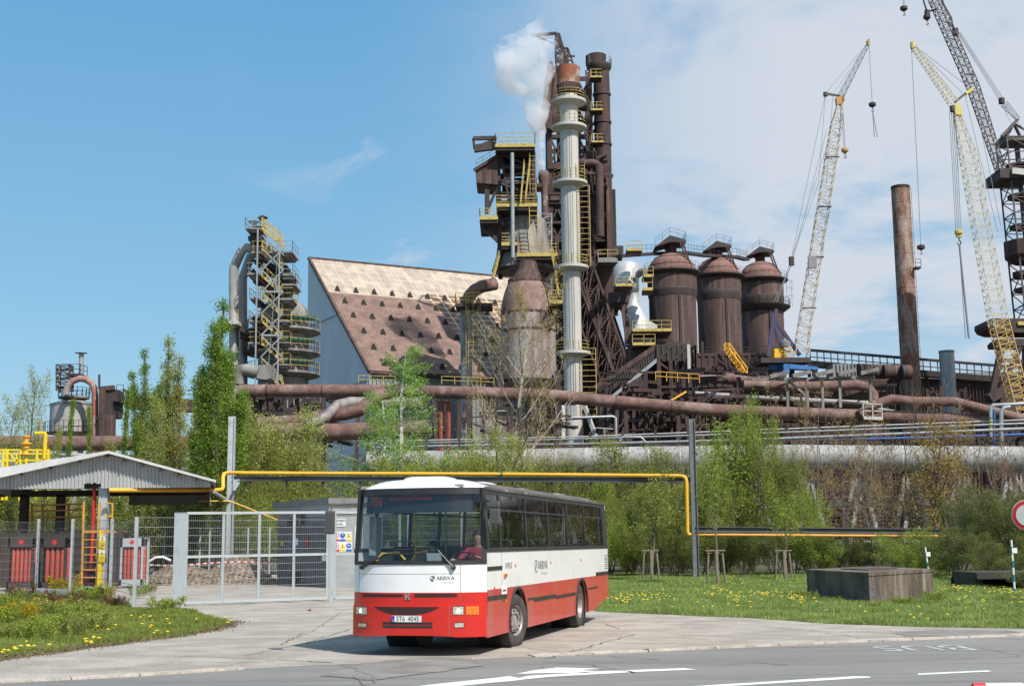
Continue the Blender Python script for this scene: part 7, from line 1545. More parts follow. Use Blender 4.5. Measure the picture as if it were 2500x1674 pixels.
# ---- rubble heap
def heap(cx, cy, L_, wd_, h, seed):
    r_ = random.Random(seed); b = MB()
    n = 26
    vs = []; 
    for j in range(n+1):
        for i in range(n+1):
            x = (i/n-.5)*2; y = (j/n-.5)*2; d = max(0, 1-abs(x)**2.2)*max(0, 1-y*y); vs.append((cx+x*L_/2, cy+y*wd_/2, h*d*(.75+.35*math.sin(x*5+seed))+r_.uniform(0,.12)*d-.02))
    b.add(vs, [(j*(n+1)+i, j*(n+1)+i+1, (j+1)*(n+1)+i+1, (j+1)*(n+1)+i) for j in range(n) for i in range(n)])
    for _ in range(2200):
        v = Vector(r_.choice(vs)); s_ = r_.uniform(.025,.085); m3 = Matrix.Rotation(r_.uniform(0,6), 3, (r_.random(), r_.random(), r_.random()+.1))
        cs = [v+m3 @ Vector((a*s_*r_.uniform(.6,1.3), c*s_, d*s_*.7)) for a in (-1,1) for c in (-1,1) for d in (-1,1)]
        b.add(cs, [(0,1,3,2),(4,6,7,5),(0,4,5,1),(2,3,7,6),(0,2,6,4),(1,5,7,3)])
    return b
m_rub = M('rubble', (.20,.155,.12), .95, 0, (.29,.24,.19), 2.5, lo=.42, hi=.6, col3=(.13,.10,.08), s3=6, lo3=.5, hi3=.6)
hL, hR = zh(925,1000,69).x, zh(1790,1000,69).x
rb_h = heap((hL+hR)/2, 69.5, (hR-hL), 4.5, 1.55, 5).build('rubble_heap', m_rub, fix=False, org=((hL+hR)/2,69.5,0)); tag(rb_h, 'long heap of pale brown rubble lying behind the gate', 'rubble heap', kind=None)
t = thing('barrier_tape', ((hL+hR)/2, 67, .7), 'red and white barrier tape stretched in front of the rubble heap', 'tape')
for i in range(40):
    f0, f1 = i/40, (i+1)/40
    P_ = lambda f: zh(930+870*f, 955+8*math.sin(f*7)-(15*f), 67.2)
    b = MB(); p, q = P_(f0), P_(f1); b.add([p, q, q+V(0,0,.06), p+V(0,0,.06)], [(0,1,2,3)]); 
    if i % 2: b.build('red_band', m_red, t, fix=False)
    else: b.build('white_band', m_paper, t, fix=False)
b = MB(); b.tube([zh(925,985,66.5), zh(960,935,66.5), zh(1010,905,66.5), zh(1060,902,66.5), zh(1110,925,66.5)], .06, 8); tag(b.build('plastic_pipe', m_paper, smooth=True), 'white bent plastic pipe arching beside the rubble', 'pipe')
b = MB(); p, q = ZG(1500,1020), ZG(1560,1040); b.beam(p+V(0,0,.1), q+V(0,0,.1), .12); b.beam(ZG(1600,1060)+V(0,0,.08), ZG(1800,1045)+V(0,0,.15), .2); tag(b.build('loose_beam', m_paper), 'white beams lying on the ground at the right end of the rubble', 'beam')
# ---- culvert pipe in the grass
t = thing('culvert', tuple(ZG(600,1185)), 'grey concrete culvert head with two round openings in the weeds', 'culvert')
Yq_ = ZG(600,1185).y; Q = lambda x, y: zf_(x,y,Yq_)
b = MB(); b.box((Q(960,1300).x,Yq_,0),(Q(1270,1300).x,Yq_+1.2,Q(0,1262).z)); b.tube([Q(960,1340)+V(0,.6,0), Q(40,1330)+V(-.5,2.5,0)], .2, 16); b.build('body', m_grey, t)
for x in (1050, 1185): b = MB(); c = Q(x,1345); b.cyl(c+V(0,-.02,0), c+V(0,.02,0), .34, 20); b.build('opening', m_black, t); b = MB(); b.tube([c+V(.34*math.cos(a),-.03,.34*math.sin(a)) for a in [2*math.pi*k/20 for k in range(20)]], .03, 6, closed=True); b.build('ring', m_galv, t)
# ---- yellow platform behind the shelter roof
Yv_ = 84
vf = thing('valve_platform', tuple(zl(200,1250,Yv_)), 'bright yellow railed platform with a valve wheel above the shelter roof', 'platform')
q = lambda x, y: zl(x,y,Yv_); b = MB()
for x in (-60, 35, 70, 190, 240, 335, 435): b.beam(q(x,1160), q(x,1330)-V(0,0,2), .14)
for y in (1160, 1195): b.beam(q(-120,y), q(445,y+4), .09)
for y in (1262,): b.beam(q(-120,y), q(445,y-10), .10)
b.beam(q(80,1190), q(150,1260), .08); b.beam(q(150,1190), q(150,1290), .1); b.build('railing', M('bright_yellow', (.80,.58,.01), .45), vf)
b = MB(); b.tube([q(315,1015), q(405,1015), q(408,1030), q(395,1240)], .12, 8); b.build('pipe_hook', M('bright_yellow2', (.80,.50,.01), .45), vf)
b = MB(); b.lathe([(r_*.62,z_*.62) for r_, z_ in [(.1,0),(.5,.1),(.5,.2),(.12,.3),(.12,.7),(.35,.8),(.35,1.1),(.6,1.2),(.6,1.3),(.2,1.4),(.2,1.8),(.4,1.95),(.4,2.05)]], tuple(q(230,1215)), 14); b.build('valve', m_yelp, vf, smooth=True)
b = MB(); b.cyl(q(360,1020), q(360,880), .035, 6); b.cyl(q(262,1080), q(262,1010), .03, 6); b.build('thin_rods', M('rod_orange', (.45,.2,.05), .6), vf)
b = MB()
for x in (-40, 230, 420): c = q(x,1330); b.beam((c.x,Yv_,0), (c.x,Yv_,c.z), .25)
b.build('supports', m_dark, vf)
# ---- kiosk
Yk_ = 61.0
kx0, kx1, kx2 = zh(1805,700,Yk_+4).x, zh(2138,700,Yk_).x, zh(2480,700,Yk_).x
zt_ = zh(2138,635,Yk_).z; Kn = V(zh(1805,700,Yk_+5.5).x, Yk_+5.5, 0)
ks = thing('switch_kiosk', (kx1,Yk_,0), 'grey flat roofed concrete kiosk with safety signs behind the gate', 'building')
m_kg = M('kiosk_side', (.17,.175,.18), .8, 0, (.14,.145,.15), 2); m_kf = M('kiosk_front', (.36,.365,.36), .8, 0, (.30,.305,.30), 1.5)
b = MB(); b.add([(kx1,Yk_,0),(Kn.x,Kn.y,0),(Kn.x,Kn.y,zt_),(kx1,Yk_,zt_)], [(0,1,2,3)]); b.add([(Kn.x,Kn.y,0),(kx2-.5,Yk_+9,0),(kx2-.5,Yk_+9,zt_),(Kn.x,Kn.y,zt_)], [(0,1,2,3)]); 
n = 28
for i in range(n): f = (i+.5)/n; x = kx1+(Kn.x-kx1)*f; y = Yk_+(Kn.y-Yk_)*f; b.beam((x-.02,y-.02,.05),(x-.02,y-.02,zt_-.3), .035)
b.build('side_wall', m_kg, ks, fix=False)
b = MB(); b.box((kx1,Yk_,0),(kx2,Yk_+.25,zt_)); b.build('front_wall', m_kf, ks)
b = MB(); ztop = zh(2200,520,Yk_).z
def slab(z0, z1, o):
    P_ = [V(kx1,Yk_-o,0), V(kx2+o,Yk_-o,0), V(kx2+o,Yk_+9+o,0), V(Kn.x-o*1.2,Kn.y+.3,0)]; b.prism([p+V(0,0,z0) for p in P_], (0,0,z1-z0))
slab(zt_+.0, zt_+.2, .02); slab(zt_+.2, ztop-.25, .15); b.build('upper_wall', m_kf, ks)
b = MB(); slab(ztop-.25, ztop, .3); b.build('roof_slab', m_grey, ks)
kf = lambda f, z, o=.02: V(kx1+(Kn.x-kx1)*f-o*1.5, Yk_+(Kn.y-Yk_)*f-o, z)
for f0, f1, y0, y1, nm, mt_ in ((.45,.68,650,700,'hood',m_dark),(.50,.64,1020,1060,'hood',m_dark)):
    b = MB(); b.prism([kf(f0,zh(0,y1,Yk_+2).z), kf(f1,zh(0,y1,Yk_+2).z), kf(f1,zh(0,y0,Yk_+2).z), kf(f0,zh(0,y0,Yk_+2).z)], (-.25,-.15,-.15)); b.build(nm, mt_, ks)
for f, y0, y1, mt_ in ((.55,800,845,m_paper),(.35,800,848,m_red),(.84,820,850,M('kiosk_yellow', (.5,.4,.02), .6))):
    b = MB(); b.prism([kf(f,zh(0,y1,Yk_+2).z,.05), kf(f+.06,zh(0,y1,Yk_+2).z,.05), kf(f+.06,zh(0,y0,Yk_+2).z,.05), kf(f,zh(0,y0,Yk_+2).z,.05)], (.02,.02,0)); b.build('small_sign', mt_, ks)
Ys_ = Yk_-.03; K = lambda x, y: zh(x,y,Ys_)
p, q = K(2168,655), K(2246,703); b = MB(); b.box((p.x,Ys_-.01,q.z),(q.x,Ys_+.02,p.z)); sn = b.build('name_sign', m_paper, ks)
for s_, dy in (('ACETYLENOVÁ', .22), ('STANICE', -.22)):
    c = V((p.x+q.x)/2,0,(p.z+q.z)/2); h = (p.z-q.z); tb = text_mb(s_, .12, lambda u, v, w_: (c.x+u*.60, Ys_-.016-w_, c.z+v+h*dy), .003); tb.build('sign_lettering', m_black, sn, fix=False)
bd = [(2168,742,'r'),(2208,742,'b'),(2248,742,'y'),(2168,808,'p'),(2208,808,'y'),(2248,808,'f')]
m_sb = M('sign_blue', (.01,.10,.42), .5); m_sy = M('sign_yel', (.80,.58,.02), .5); m_sr = M('sign_red', (.62,.02,.03), .5)
p, q = K(2164,738), K(2286,870); b = MB(); b.box((p.x,Ys_-.01,q.z),(q.x,Ys_+.02,p.z)); sb_ = b.build('sign_board', m_paper, ks)
ico = []
for (x, y, k) in bd:
    c = K(x+18,y+20); r_ = (K(x+36,y).x-K(x,y).x)*.46; c = V(c.x,Ys_-.02,c.z)
    disc = lambda rr_, off=0: [c+V(rr_*math.cos(a),-off,rr_*math.sin(a)) for a in [2*math.pi*i/20 for i in range(20)]]
    def add(poly, m_, nm='symbol'): bb_ = MB(); bb_.prism(poly, (0,.006,0)); bb_.build(nm, m_, sb_)
    if k in 'bf': add(disc(r_), m_sb); add([c+V(a*r_,-.008,d*r_) for a, d in ((-.12,.6),(.12,.6),(.08,-.15),(-.08,-.15))] if k == 'b' else [c+V(a*r_,-.008,d*r_) for a, d in ((-.5,.3),(.5,.3),(.5,-.05),(-.5,-.05))], m_paper)
    elif k == 'y': add([c+V(-r_*1.05,0,-r_*.8), c+V(r_*1.05,0,-r_*.8), c+V(0,0,r_)], m_sy); add([c+V(-r_*.15,-.008,-r_*.55), c+V(r_*.2,-.008,-r_*.55), c+V(0,-.008,r_*.3)], m_black)
    else: add(disc(r_), m_sr); add(disc(r_*.76,.008), m_paper); add([c+V(a*r_,-.016,d*r_) for a, d in ((-.25,-.35),(.2,-.35),(.25,.2),(0,.45),(-.25,.2))], m_black if k == 'p' else m_sr)
    cc = {'r':m_sr,'b':m_sb,'y':m_sy,'p':m_sr,'f':m_sb}[k]; p2, q2 = K(x,y+44), K(x+37,y+58); bb_ = MB(); bb_.box((p2.x,Ys_-.02,q2.z),(q2.x,Ys_-.012,p2.z)); bb_.build('caption_bar', cc, sb_)
p, q = K(2318,700), K(2342,870); b = MB(); b.box((p.x-.1,Ys_-.01,q.z),(q.x+.1,Ys_+.02,p.z)); b.build('sign_board', m_paper, ks)
# ---- yellow pipe bridge
Yb_ = 77.0; YbR = 72.0
zp_ = D(531,1090,Yb_)
plp = thing('pipe_pole', (D(525,1240,Yb_).x,Yb_,0), 'tall blue grey steel pole on the left carrying the yellow pipe', 'pole')
b = MB(); c = D(525,1240,Yb_); zt_ = D(531,952,Yb_).z; b.box((c.x-.17,Yb_-.05,0),(c.x+.17,Yb_+.05,zt_)); b.box((c.x-.19,Yb_-.17,0),(c.x-.15,Yb_+.17,zt_)); b.box((c.x+.15,Yb_-.17,0),(c.x+.19,Yb_+.17,zt_)); b.build('column', m_gate, plp)
b = MB(); p = D(534,1102,Yb_); b.prism([V(c.x+.18,Yb_-.18,p.z+.15), V(c.x+.55,Yb_-.18,p.z+.15), V(c.x+.55,Yb_-.18,p.z-.1), V(c.x+.3,Yb_-.18,p.z-.5), V(c.x+.18,Yb_-.18,p.z-.5)], (0,.3,0)); b.build('bracket', m_gate, plp)
cR = D(1590,1240,YbR)
prp = thing('pipe_pole', (cR.x,YbR,0), 'dark grey steel pole on the right where the yellow pipe drops', 'pole')
b = MB(); zt_ = D(1581,958,YbR).z; b.box((cR.x-.15,YbR-.04,0),(cR.x+.15,YbR+.04,zt_)); b.box((cR.x-.17,YbR-.15,0),(cR.x-.13,YbR+.15,zt_)); b.box((cR.x+.13,YbR-.15,0),(cR.x+.17,YbR+.15,zt_)); b.build('column', M('pole_dark', (.16,.17,.18), .5, 0, (.12,.12,.125), 2), prp)
bbm = thing('pipe_bridge_beam', tuple(D(1000,1095,75)), 'long dark steel beam spanning behind the bus under the yellow pipe', 'beam')
m_beam = M('beam_dark', (.09,.095,.10), .6, 0, (.065,.065,.068), 1)
b = MB(); p, q = D(532,1094,Yb_), D(1582,1097,YbR); b.beam(p, q, .04, .26); b.beam(p+V(0,0,.13), q+V(0,0,.13), .26, .03); b.beam(p-V(0,0,.13), q-V(0,0,.13), .26, .03); b.build('girder', m_beam, bbm)
b = MB()
for i in range(12): c = p.lerp(q, (i+.5)/12); b.box((c.x-.05,c.y-.05,c.z-.5),(c.x+.05,c.y+.05,c.z-.14))
b.build('hanger', m_dark, bbm)
yp_ = thing('yellow_pipe', tuple(D(1000,1084,75)), 'long bright yellow gas pipe running from the shelter to the right pole behind the bus', 'pipe')
Ysh = Yh_-.5
pts = [zh(708,468,Ysh), zh(1000,468,Ysh+1), zh(1400,468,Yb_-6), zh(1440,464,Yb_-5.6), zh(1449,450,Yb_-5.2), zh(1449,385,Yb_-5), zh(1455,362,Yb_-4.6), zh(1475,356,Yb_-4), zh(1560,356,Yb_-1)]
pts += [D(700,1082,76), D(1150,1084,74.6), D(1556,1088,YbR-.3), D(1565,1090,YbR-.4), D(1569,1095,YbR-.4), D(1570,1104,YbR-.4), D(1571,1150,YbR-.3), D(1572,1214,YbR-.2), D(1574,1221,YbR-.2), D(1580,1222,YbR-.2)]
b = MB(); b.tube(pts, .105, 12); b.build('pipe_run', m_yelp, yp_, smooth=True)
for x in (1142, 1176, 1211): b = MB(); b.tube([D(x-8,1084.1,74.7), D(x+8,1084.2,74.6)], .12, 12); b.build('green_band', M('band_green', (.01,.16,.06), .6) if x == 1142 else bpy.data.materials['band_green'], yp_)
rb2 = thing('pipe_bridge_beam', tuple(D(1800,1212,YbR)), 'dark steel beam running right from the pole above the orange pipe', 'beam')
b = MB(); p, q = D(1590,1210,YbR), D(2500,1218,YbR+4); b.beam(p, q, .05, .26); b.beam(p+V(0,0,.13), q+V(0,0,.13), .3, .04); b.beam(p-V(0,0,.13), q-V(0,0,.13), .3, .04); b.build('girder', m_beam, rb2)
b = MB(); c = q; b.box((c.x-.1,c.y,0),(c.x+.1,c.y+.2,c.z-.1)); b.build('post', m_beam, rb2)
yp2 = thing('orange_pipe', tuple(D(1800,1222,YbR)), 'thin orange pipe hanging under the dark beam on the right', 'pipe')
b = MB(); b.tube([D(1590,1222,YbR), D(1900,1224,YbR+1), D(2500,1228,YbR+4)], .075, 10); b.build('pipe_run', M('orange_pipe', (.62,.27,.03), .5), yp2, smooth=True)
b = MB(); b.tube([zh(1290,540,70), zh(1480,538,71), zh(1520,548,71), zh(1800,660,72)], .03, 8); tag(b.build('sagging_pipe', m_yelp, smooth=True), 'thin yellow pipe slanting down from the shelter eave toward the kiosk', 'pipe')
b = MB(); b.tube([zh(1385,478,69), zh(1490,545,72)], .09, 8); tag(b.build('stay_pipe', m_gate, smooth=True), 'grey stay running from the shelter eave to the left pole', 'pipe')
# ---- concrete block, signs, posts, stakes
A0, A1, A2 = DG(1847,1366), DG(1990,1382), DG(2137,1366)
zt_ = SP(1990*S, 1309*S, A1.y).z
blk = thing('concrete_block', tuple(A1), 'weathered concrete shaft block standing in the grass', 'concrete block')
A3 = A0+(A2-A1)
b = MB(); b.prism([A0,A1,A2,A3], (0,0,zt_-.10)); b.build('walls', m_conc, blk); b = MB(); ctr = (A0+A2)/2; b.prism([(p-ctr)*1.012+ctr+V(0,0,zt_-.097) for p in (A0,A1,A2,A3)], (0,0,.10)); b.build('top_slab', m_conc, blk)
b = MB(); b.prism([(p-ctr)*.45+ctr+V(0,0,zt_+.003) for p in (A0,A1,A2,A3)], (0,0,.03)); b.build('steel_cover', m_rust, blk)
gcol = M('graffiti_blue', (.07,.17,.30), .9, 0, (.14,.14,.14), 8); du = (A2-A1).normalized()
tb = text_mb('25', .42, lambda u, v, w_: tuple(A1+du*(.34+u)+V(0,-.012-w_,.38+v)), .002); tb.build('graffiti', gcol, blk, fix=False)
sgn = thing('road_sign', tuple(V(DG(2342,1440).x,DG(2342,1440).y,0)), 'round white no vehicles sign with a red ring on a dark pole', 'road sign')
Yn = 36.0; c = SP(2503,1272,Yn); rr_ = (1308-1220)/3200*Yn*.47*1.0; rr_ = .35
cn = SP(2508,1257,Yn); R0 = (SP(0,1218,Yn).z-SP(0,1293,Yn).z)/2; sgn.location = (cn.x,Yn,0); ORG[sgn.name] = (cn.x,Yn,0)
ax_ = V(-.55,-.83,0).normalized(); ux_ = V(.83,-.55,0).normalized()
def disc(r0, off, m_, nm):
    b = MB(); P_ = [cn+ux_*r0*math.cos(a)+V(0,0,r0*math.sin(a))+ax_*off for a in [2*math.pi*k/40 for k in range(40)]]; b.prism(P_, -ax_*.01); b.build(nm, m_, sgn)
disc(R0, 0, m_paper, 'sign_plate'); disc(R0*.95, .012, m_sr, 'red_ring'); disc(R0*.70, .024, M('sign_white', (.68,.66,.62), .5), 'white_face')
b = MB(); b.cyl((cn.x,Yn+.06,0),(cn.x,Yn+.06,cn.z+R0*.6), .035, 10); b.build('pole', m_dark, sgn)
def marker(px, yt, yb, lab, tilt, box_y):
    g = SG(px, yb); t = thing('marker_post', tuple(g), lab, 'marker post'); zt_ = SP(px,yt,g.y).z; n = 8
    for i in range(n):
        z0_, z1_ = zt_*i/n, zt_*(i+1)/n; b = MB(); b.cyl((g.x-tilt*z0_,g.y,z0_),(g.x-tilt*z1_,g.y,z1_), .035, 10); b.build('stripe', m_paper if i % 2 else M_mb, t)
    zb_2 = SP(px,box_y,g.y).z; b = MB(); b.box((g.x-.02-tilt*zb_2,g.y-.06,zb_2-.09),(g.x+.16-tilt*zb_2,g.y-.03,zb_2+.09)); b.build('tag_plate', m_paper, t)
M_mb = M('marker_blue', (.01,.17,.25), .5)
marker(2478,1317,1453,'blue and white striped marker post close to the round sign',.0,1343)
marker(2272,1335,1432,'blue and white striped marker post behind the concrete block',.08,1352)
def stakes(px, py, n3, hh, lab):
    g = DG(px,py); t = thing('tree_stake', tuple(g), lab, 'tree stake', 'wooden stake frames around the saplings'); z = SP(px*S,1258*S,g.y).z
    zs_ = [-.36,.02,.36]
    for dx in zs_: b = MB(); b.cyl((g.x+dx*1.15,g.y+abs(dx)*.5,0),(g.x+dx*.85,g.y+abs(dx)*.5,z), .045 if abs(dx) > .1 else .08, 8); b.build('stake', m_wood, t)
    b = MB(); b.beam((g.x-.42,g.y+.1,z),(g.x+.42,g.y+.1,z), .06); b.beam((g.x-.38,g.y+.1,z-.12),(g.x+.2,g.y+.3,z-.1), .04); b.build('cross_bar', m_wood, t)
m_wood = M('weathered_wood', (.24,.20,.155), .9, 0, (.14,.11,.085), 4, (1,1,.2), .4,.6)
stakes(1490,1330,True,1,'grey wooden stakes around the sapling nearest the rear of the bus')
stakes(1640,1338,True,1,'grey wooden stakes around the sapling right of the dark pipe pole')
stakes(1795,1326,True,1,'grey wooden stakes around the thin sapling left of the concrete block')
cvt = thing('concrete_culvert', tuple(V(SP(2450,1400,50).x,50,0)), 'dark low concrete culvert under the bushes at the right edge', 'culvert')
b = MB(); p, q = SP(2385,1397,52), SP(2700,1440,52); b.box((p.x,52,p.z-.25),(q.x,55,p.z)); b.box((p.x,54.8,0),(q.x,55.2,p.z-.25)); b.box((p.x,52.3,0),(p.x+.3,55,p.z-.25)); b.build('slab', m_dark, cvt)
br = thing('barrier_rail', tuple(SP(2340,1690,10)), 'red and white striped barrier rail cutting the lower right corner', 'barrier')
for i in range(5):
    xs = 2378+i*70; m_ = m_sr if i % 3 == 0 else m_paper
for xa, xb, m_ in ((2375,2405,m_sr),(2405,2497,m_paper),(2497,2600,m_sr),(2600,2700,m_paper)):
    b = MB(); b.tube([SP(xa,1678,10), SP(xb,1677,10)], .035, 12); b.build('rail_band', m_, br, smooth=True)
b = MB(); p = SP(2440,1676,10); b.cyl((p.x,10,0),(p.x,10,p.z-.03), .03, 8); p = SP(2680,1676,10); b.cyl((p.x,10,0),(p.x,10,p.z-.03), .03, 8); b.build('post', m_sr, br)
for px, py, c, lb in ((707,1397,(.35,.02,.12),'tiny magenta scrap lying on the pavement left of the bus'),(1888,1399,(.45,.6,.65),'crumpled pale blue plastic bag on the grass below the block')):
    g = DG(px,py); b = MB(); r_ = random.Random(px); P_ = [g+V(r_.uniform(-.08,.08), r_.uniform(-.06,.06), r_.uniform(0,.09)) for _ in range(12)]
    bm = bmesh.new(); [bm.verts.new(p) for p in P_]; bmesh.ops.convex_hull(bm, input=bm.verts); me = bpy.data.meshes.new('litter'); bm.transform(Matrix.Translation(-g)); bm.to_mesh(me); bm.free(); me.materials.append(M('litter_c', c, .4)); o = bpy.data.objects.new('litter', me); C.collection.objects.link(o); o.location = g; tag(o, lb, 'litter')
# ============================================================ vegetation
def grow_tree(seed, H, r0, spec):
    """spec: dict per level; returns segments (p,q,r0,r1) and leaf anchor points"""
    rg = random.Random(seed); segs = []; tips = []
    L = spec['levels']
    def rv(s): return Vector((rg.uniform(-s, s), rg.uniform(-s, s), rg.uniform(-s, s)))
    def branch(p, d, ln, r, lv):
        sp = L[lv]; n = sp.get('n', 4); pts = [(p, r)]; 
        for i in range(n):
            d = (d+rv(sp['jit'])+Vector((0, 0, sp['up']))).normalized(); q = p+d*(ln/n); r2 = max(.004, r*(1-(i+1)/n*sp.get('taper', .8)))
            segs.append((p, q, pts[-1][1], r2)); p = q; pts.append((p, r2))
            if lv == len(L)-1 or (spec.get('leafall') and lv > 0): tips.append(p)
        if lv < len(L)-1:
            k = sp['kids']
            for c in range(k):
                t = sp['start']+(1-sp['start'])*(c+rg.random())/k; f = t*n; i = min(int(f), n-1); a = pts[i][0].lerp(pts[i+1][0], f-i)
                dd = (pts[i+1][0]-pts[i][0]).normalized(); az = c*2.4+rg.uniform(-.5, .5); side_ = dd.orthogonal().normalized(); side_ = Matrix.Rotation(az, 3, dd) @ side_
                an = sp['ang']*rg.uniform(.75, 1.25); nd = (dd*math.cos(an)+side_*math.sin(an)).normalized()
                env = sp['env'](t) if 'env' in sp else 1-.6*t
                branch(a, nd, ln*sp['len']*env*rg.uniform(.75, 1.2), pts[i][1]*sp.get('rr', .5), lv+1)
    for (p, d, f) in spec.get('stems', [(Vector((0,0,0)), Vector((0,0,1)), 1)]): branch(Vector(p), Vector(d).normalized(), H*f, r0*f, 0)
    return segs, tips
def seg_mesh(name, segs, mat, n=4, rmin=0.0):
    A = np.array([s[0][:] for s in segs]); B = np.array([s[1][:] for s in segs]); ra = np.array([max(s[2], rmin) for s in segs]); rb = np.array([max(s[3], rmin) for s in segs])
    d = B-A; d /= np.linalg.norm(d, axis=1)[:, None]+1e-9; up = np.where(np.abs(d[:, 2:3]) < .9, [[0,0,1.]], [[0,1.,0]]); u = np.cross(d, up); u /= np.linalg.norm(u, axis=1)[:, None]; v = np.cross(d, u)
    out = []
    for k in range(n):
        a0, a1 = 2*np.pi*k/n, 2*np.pi*(k+1)/n; o0 = u*np.cos(a0)+v*np.sin(a0); o1 = u*np.cos(a1)+v*np.sin(a1)
        out.append(np.stack([A+o0*ra[:, None], A+o1*ra[:, None], B+o1*rb[:, None], B+o0*rb[:, None]], 1))
    return np_mesh(name, np.concatenate(out).reshape(-1, 3), 4, mat, smooth=True)
def leaf_mesh(name, pts, per, spread, size, mat, seed, droop=0, aspect=1.0):
    g = np.random.default_rng(seed); P = np.repeat(np.array([p[:] for p in pts]), per, axis=0); P = P+g.normal(0, spread, P.shape); P[:, 2] -= np.abs(g.normal(0, droop, len(P))) if droop else 0
    n = len(P); u = g.normal(0, 1, (n, 3)); u /= np.linalg.norm(u, axis=1)[:, None]; w_ = g.normal(0, 1, (n, 3)); v = np.cross(u, w_); v /= np.linalg.norm(v, axis=1)[:, None]
    if droop: u[:, 2] -= 1.0; u /= np.linalg.norm(u, axis=1)[:, None]; v = np.cross(u, w_); v /= np.linalg.norm(v, axis=1)[:, None]
    s_ = size*g.uniform(.6, 1.35, n)[:, None]; u = u*s_; v = v*s_*.62*aspect
    Q = np.stack([P-u, P+v*.9-u*.1, P+u, P-v*.9-u*.1], 1)
    return np_mesh(name, Q.reshape(-1, 3), 4, mat)
l_pop  = Mleaf('leaf_poplar', (.10,.18,.02), (.24,.33,.05))
l_popy = Mleaf('leaf_poplar_yellow', (.21,.24,.04), (.38,.38,.10))
l_bir  = Mleaf('leaf_birch', (.15,.29,.04), (.30,.43,.09))
l_yel  = Mleaf('leaf_willow', (.25,.28,.05), (.42,.43,.13))
l_bush = Mleaf('leaf_bush', (.14,.17,.035), (.31,.32,.08))
l_brt  = Mleaf('leaf_bright', (.16,.22,.03), (.32,.37,.07))
l_dark = Mleaf('leaf_dark', (.09,.12,.03), (.20,.21,.06))
l_bud  = Mleaf('leaf_bud', (.28,.19,.04), (.42,.32,.09))
l_pur  = Mleaf('leaf_brownish', (.15,.085,.045), (.26,.16,.08))
w_bark = M('bark_grey', (.17,.14,.105), .9, 0, (.10,.08,.06), 3, (1,1,.3)); w_pale = M('bark_pale', (.38,.33,.26), .85, 0, (.16,.13,.095), 3, (1,1,.4), .5,.65); w_red = M('bark_reddish', (.17,.115,.085), .9, 0, (.27,.205,.155), 2)
w_white = M('bark_birch', (.55,.52,.46), .8, 0, (.08,.07,.06), 5, (1,1,2), .55,.66)
PROTO = {}
def proto(key, seed, H, r0, spec, bark, leaf=None, per=4, spread=.25, size=.1, droop=0, rmin=0, lname='crown', sname='trunk'):
    segs, tips = grow_tree(seed, H, r0, spec)
    m1 = seg_mesh(sname, segs, bark, 4 if len(segs) > 2500 else 5, rmin); m2 = leaf_mesh(lname, tips, per, spread, size, leaf, seed, droop) if leaf else None
    z = max(max(s[1].z for s in segs), .1); P = [s[1] for s in segs]; w_ = np.percentile([abs(p.x) for p in P]+[abs(p.y) for p in P], 93)*2
    PROTO[key] = (m1, m2, z, max(w_, .3), sname, lname)
def plant(key, px, ytop, Y, wpx, label, cat='tree', name='tree', group=None, rz=None, leaf=None, zoff=0, lean=0):
    m1, m2, H, w_, sn, ln_ = PROTO[key]; c = GL(px, Y); c.x = D(px, 1240, Y).x
    h = D(px, ytop, Y).z; ws = px_r(wpx, Y)/w_
    t = thing(name, (c.x, Y, zoff), label, cat, group, rz if rz is not None else rnd.uniform(0, 6.28)); t.scale = (ws, ws, h/H)
    o = bpy.data.objects.new(sn, m1); C.collection.objects.link(o); o.parent = t
    if m2:
        o2 = bpy.data.objects.new(ln_, m2); C.collection.objects.link(o2); o2.parent = t
        if leaf: o2.material_slots[0].link = 'OBJECT'; o2.material_slots[0].material = leaf
    return t
pop_env = lambda t: (.55+.9*t) if t < .3 else max(.12, 1.0-.95*(t-.3)/.7)
pst = [((0,0,0),(0,0,1),1)]+[((.25*math.cos(a),.25*math.sin(a),h_),(.085*k_*math.cos(a),.085*k_*math.sin(a),1),f_) for a,h_,k_,f_ in ((.3,1.0,1.3,.78),(1.6,.6,1.6,.68),(2.7,1.5,1.0,.80),(3.9,.8,1.7,.62),(5.1,1.2,1.2,.74),(5.9,.5,2.0,.55))]
proto('poplar', 1, 15, .20, dict(stems=pst, levels=[dict(n=12, jit=.03, up=.05, kids=20, start=.12, ang=.42, len=.17, env=pop_env, rr=.35), dict(n=5, jit=.10, up=.22, kids=7, start=.15, ang=.55, len=.42, rr=.5), dict(n=3, jit=.2, up=.12)]), w_bark, l_pop, per=17, spread=.19, size=.058)
proto('poplar_b', 2, 14, .2, dict(stems=pst, levels=[dict(n=12, jit=.04, up=.05, kids=16, start=.10, ang=.48, len=.19, env=pop_env, rr=.35), dict(n=5, jit=.12, up=.18, kids=7, start=.15, ang=.6, len=.42, rr=.5), dict(n=3, jit=.2, up=.10)]), w_bark, l_popy, per=13, spread=.2, size=.058)
proto('column', 3, 9, .1, dict(levels=[dict(n=10, jit=.05, up=.05, kids=30, start=.05, ang=.35, len=.16, env=lambda t: 1-.7*t, rr=.35), dict(n=4, jit=.15, up=.2, kids=5, start=.1, ang=.6, len=.5, rr=.5), dict(n=3, jit=.2, up=.1)]), w_bark, l_pop, per=14, spread=.15, size=.06)
proto('loose', 4, 12, .18, dict(levels=[dict(n=9, jit=.06, up=.05, kids=20, start=.12, ang=.6, len=.36, env=lambda t: 1.1-.7*t, rr=.45), dict(n=5, jit=.15, up=.15, kids=7, start=.15, ang=.6, len=.42, rr=.5), dict(n=4, jit=.25, up=.04)]), w_bark, l_popy, per=10, spread=.22, size=.06)
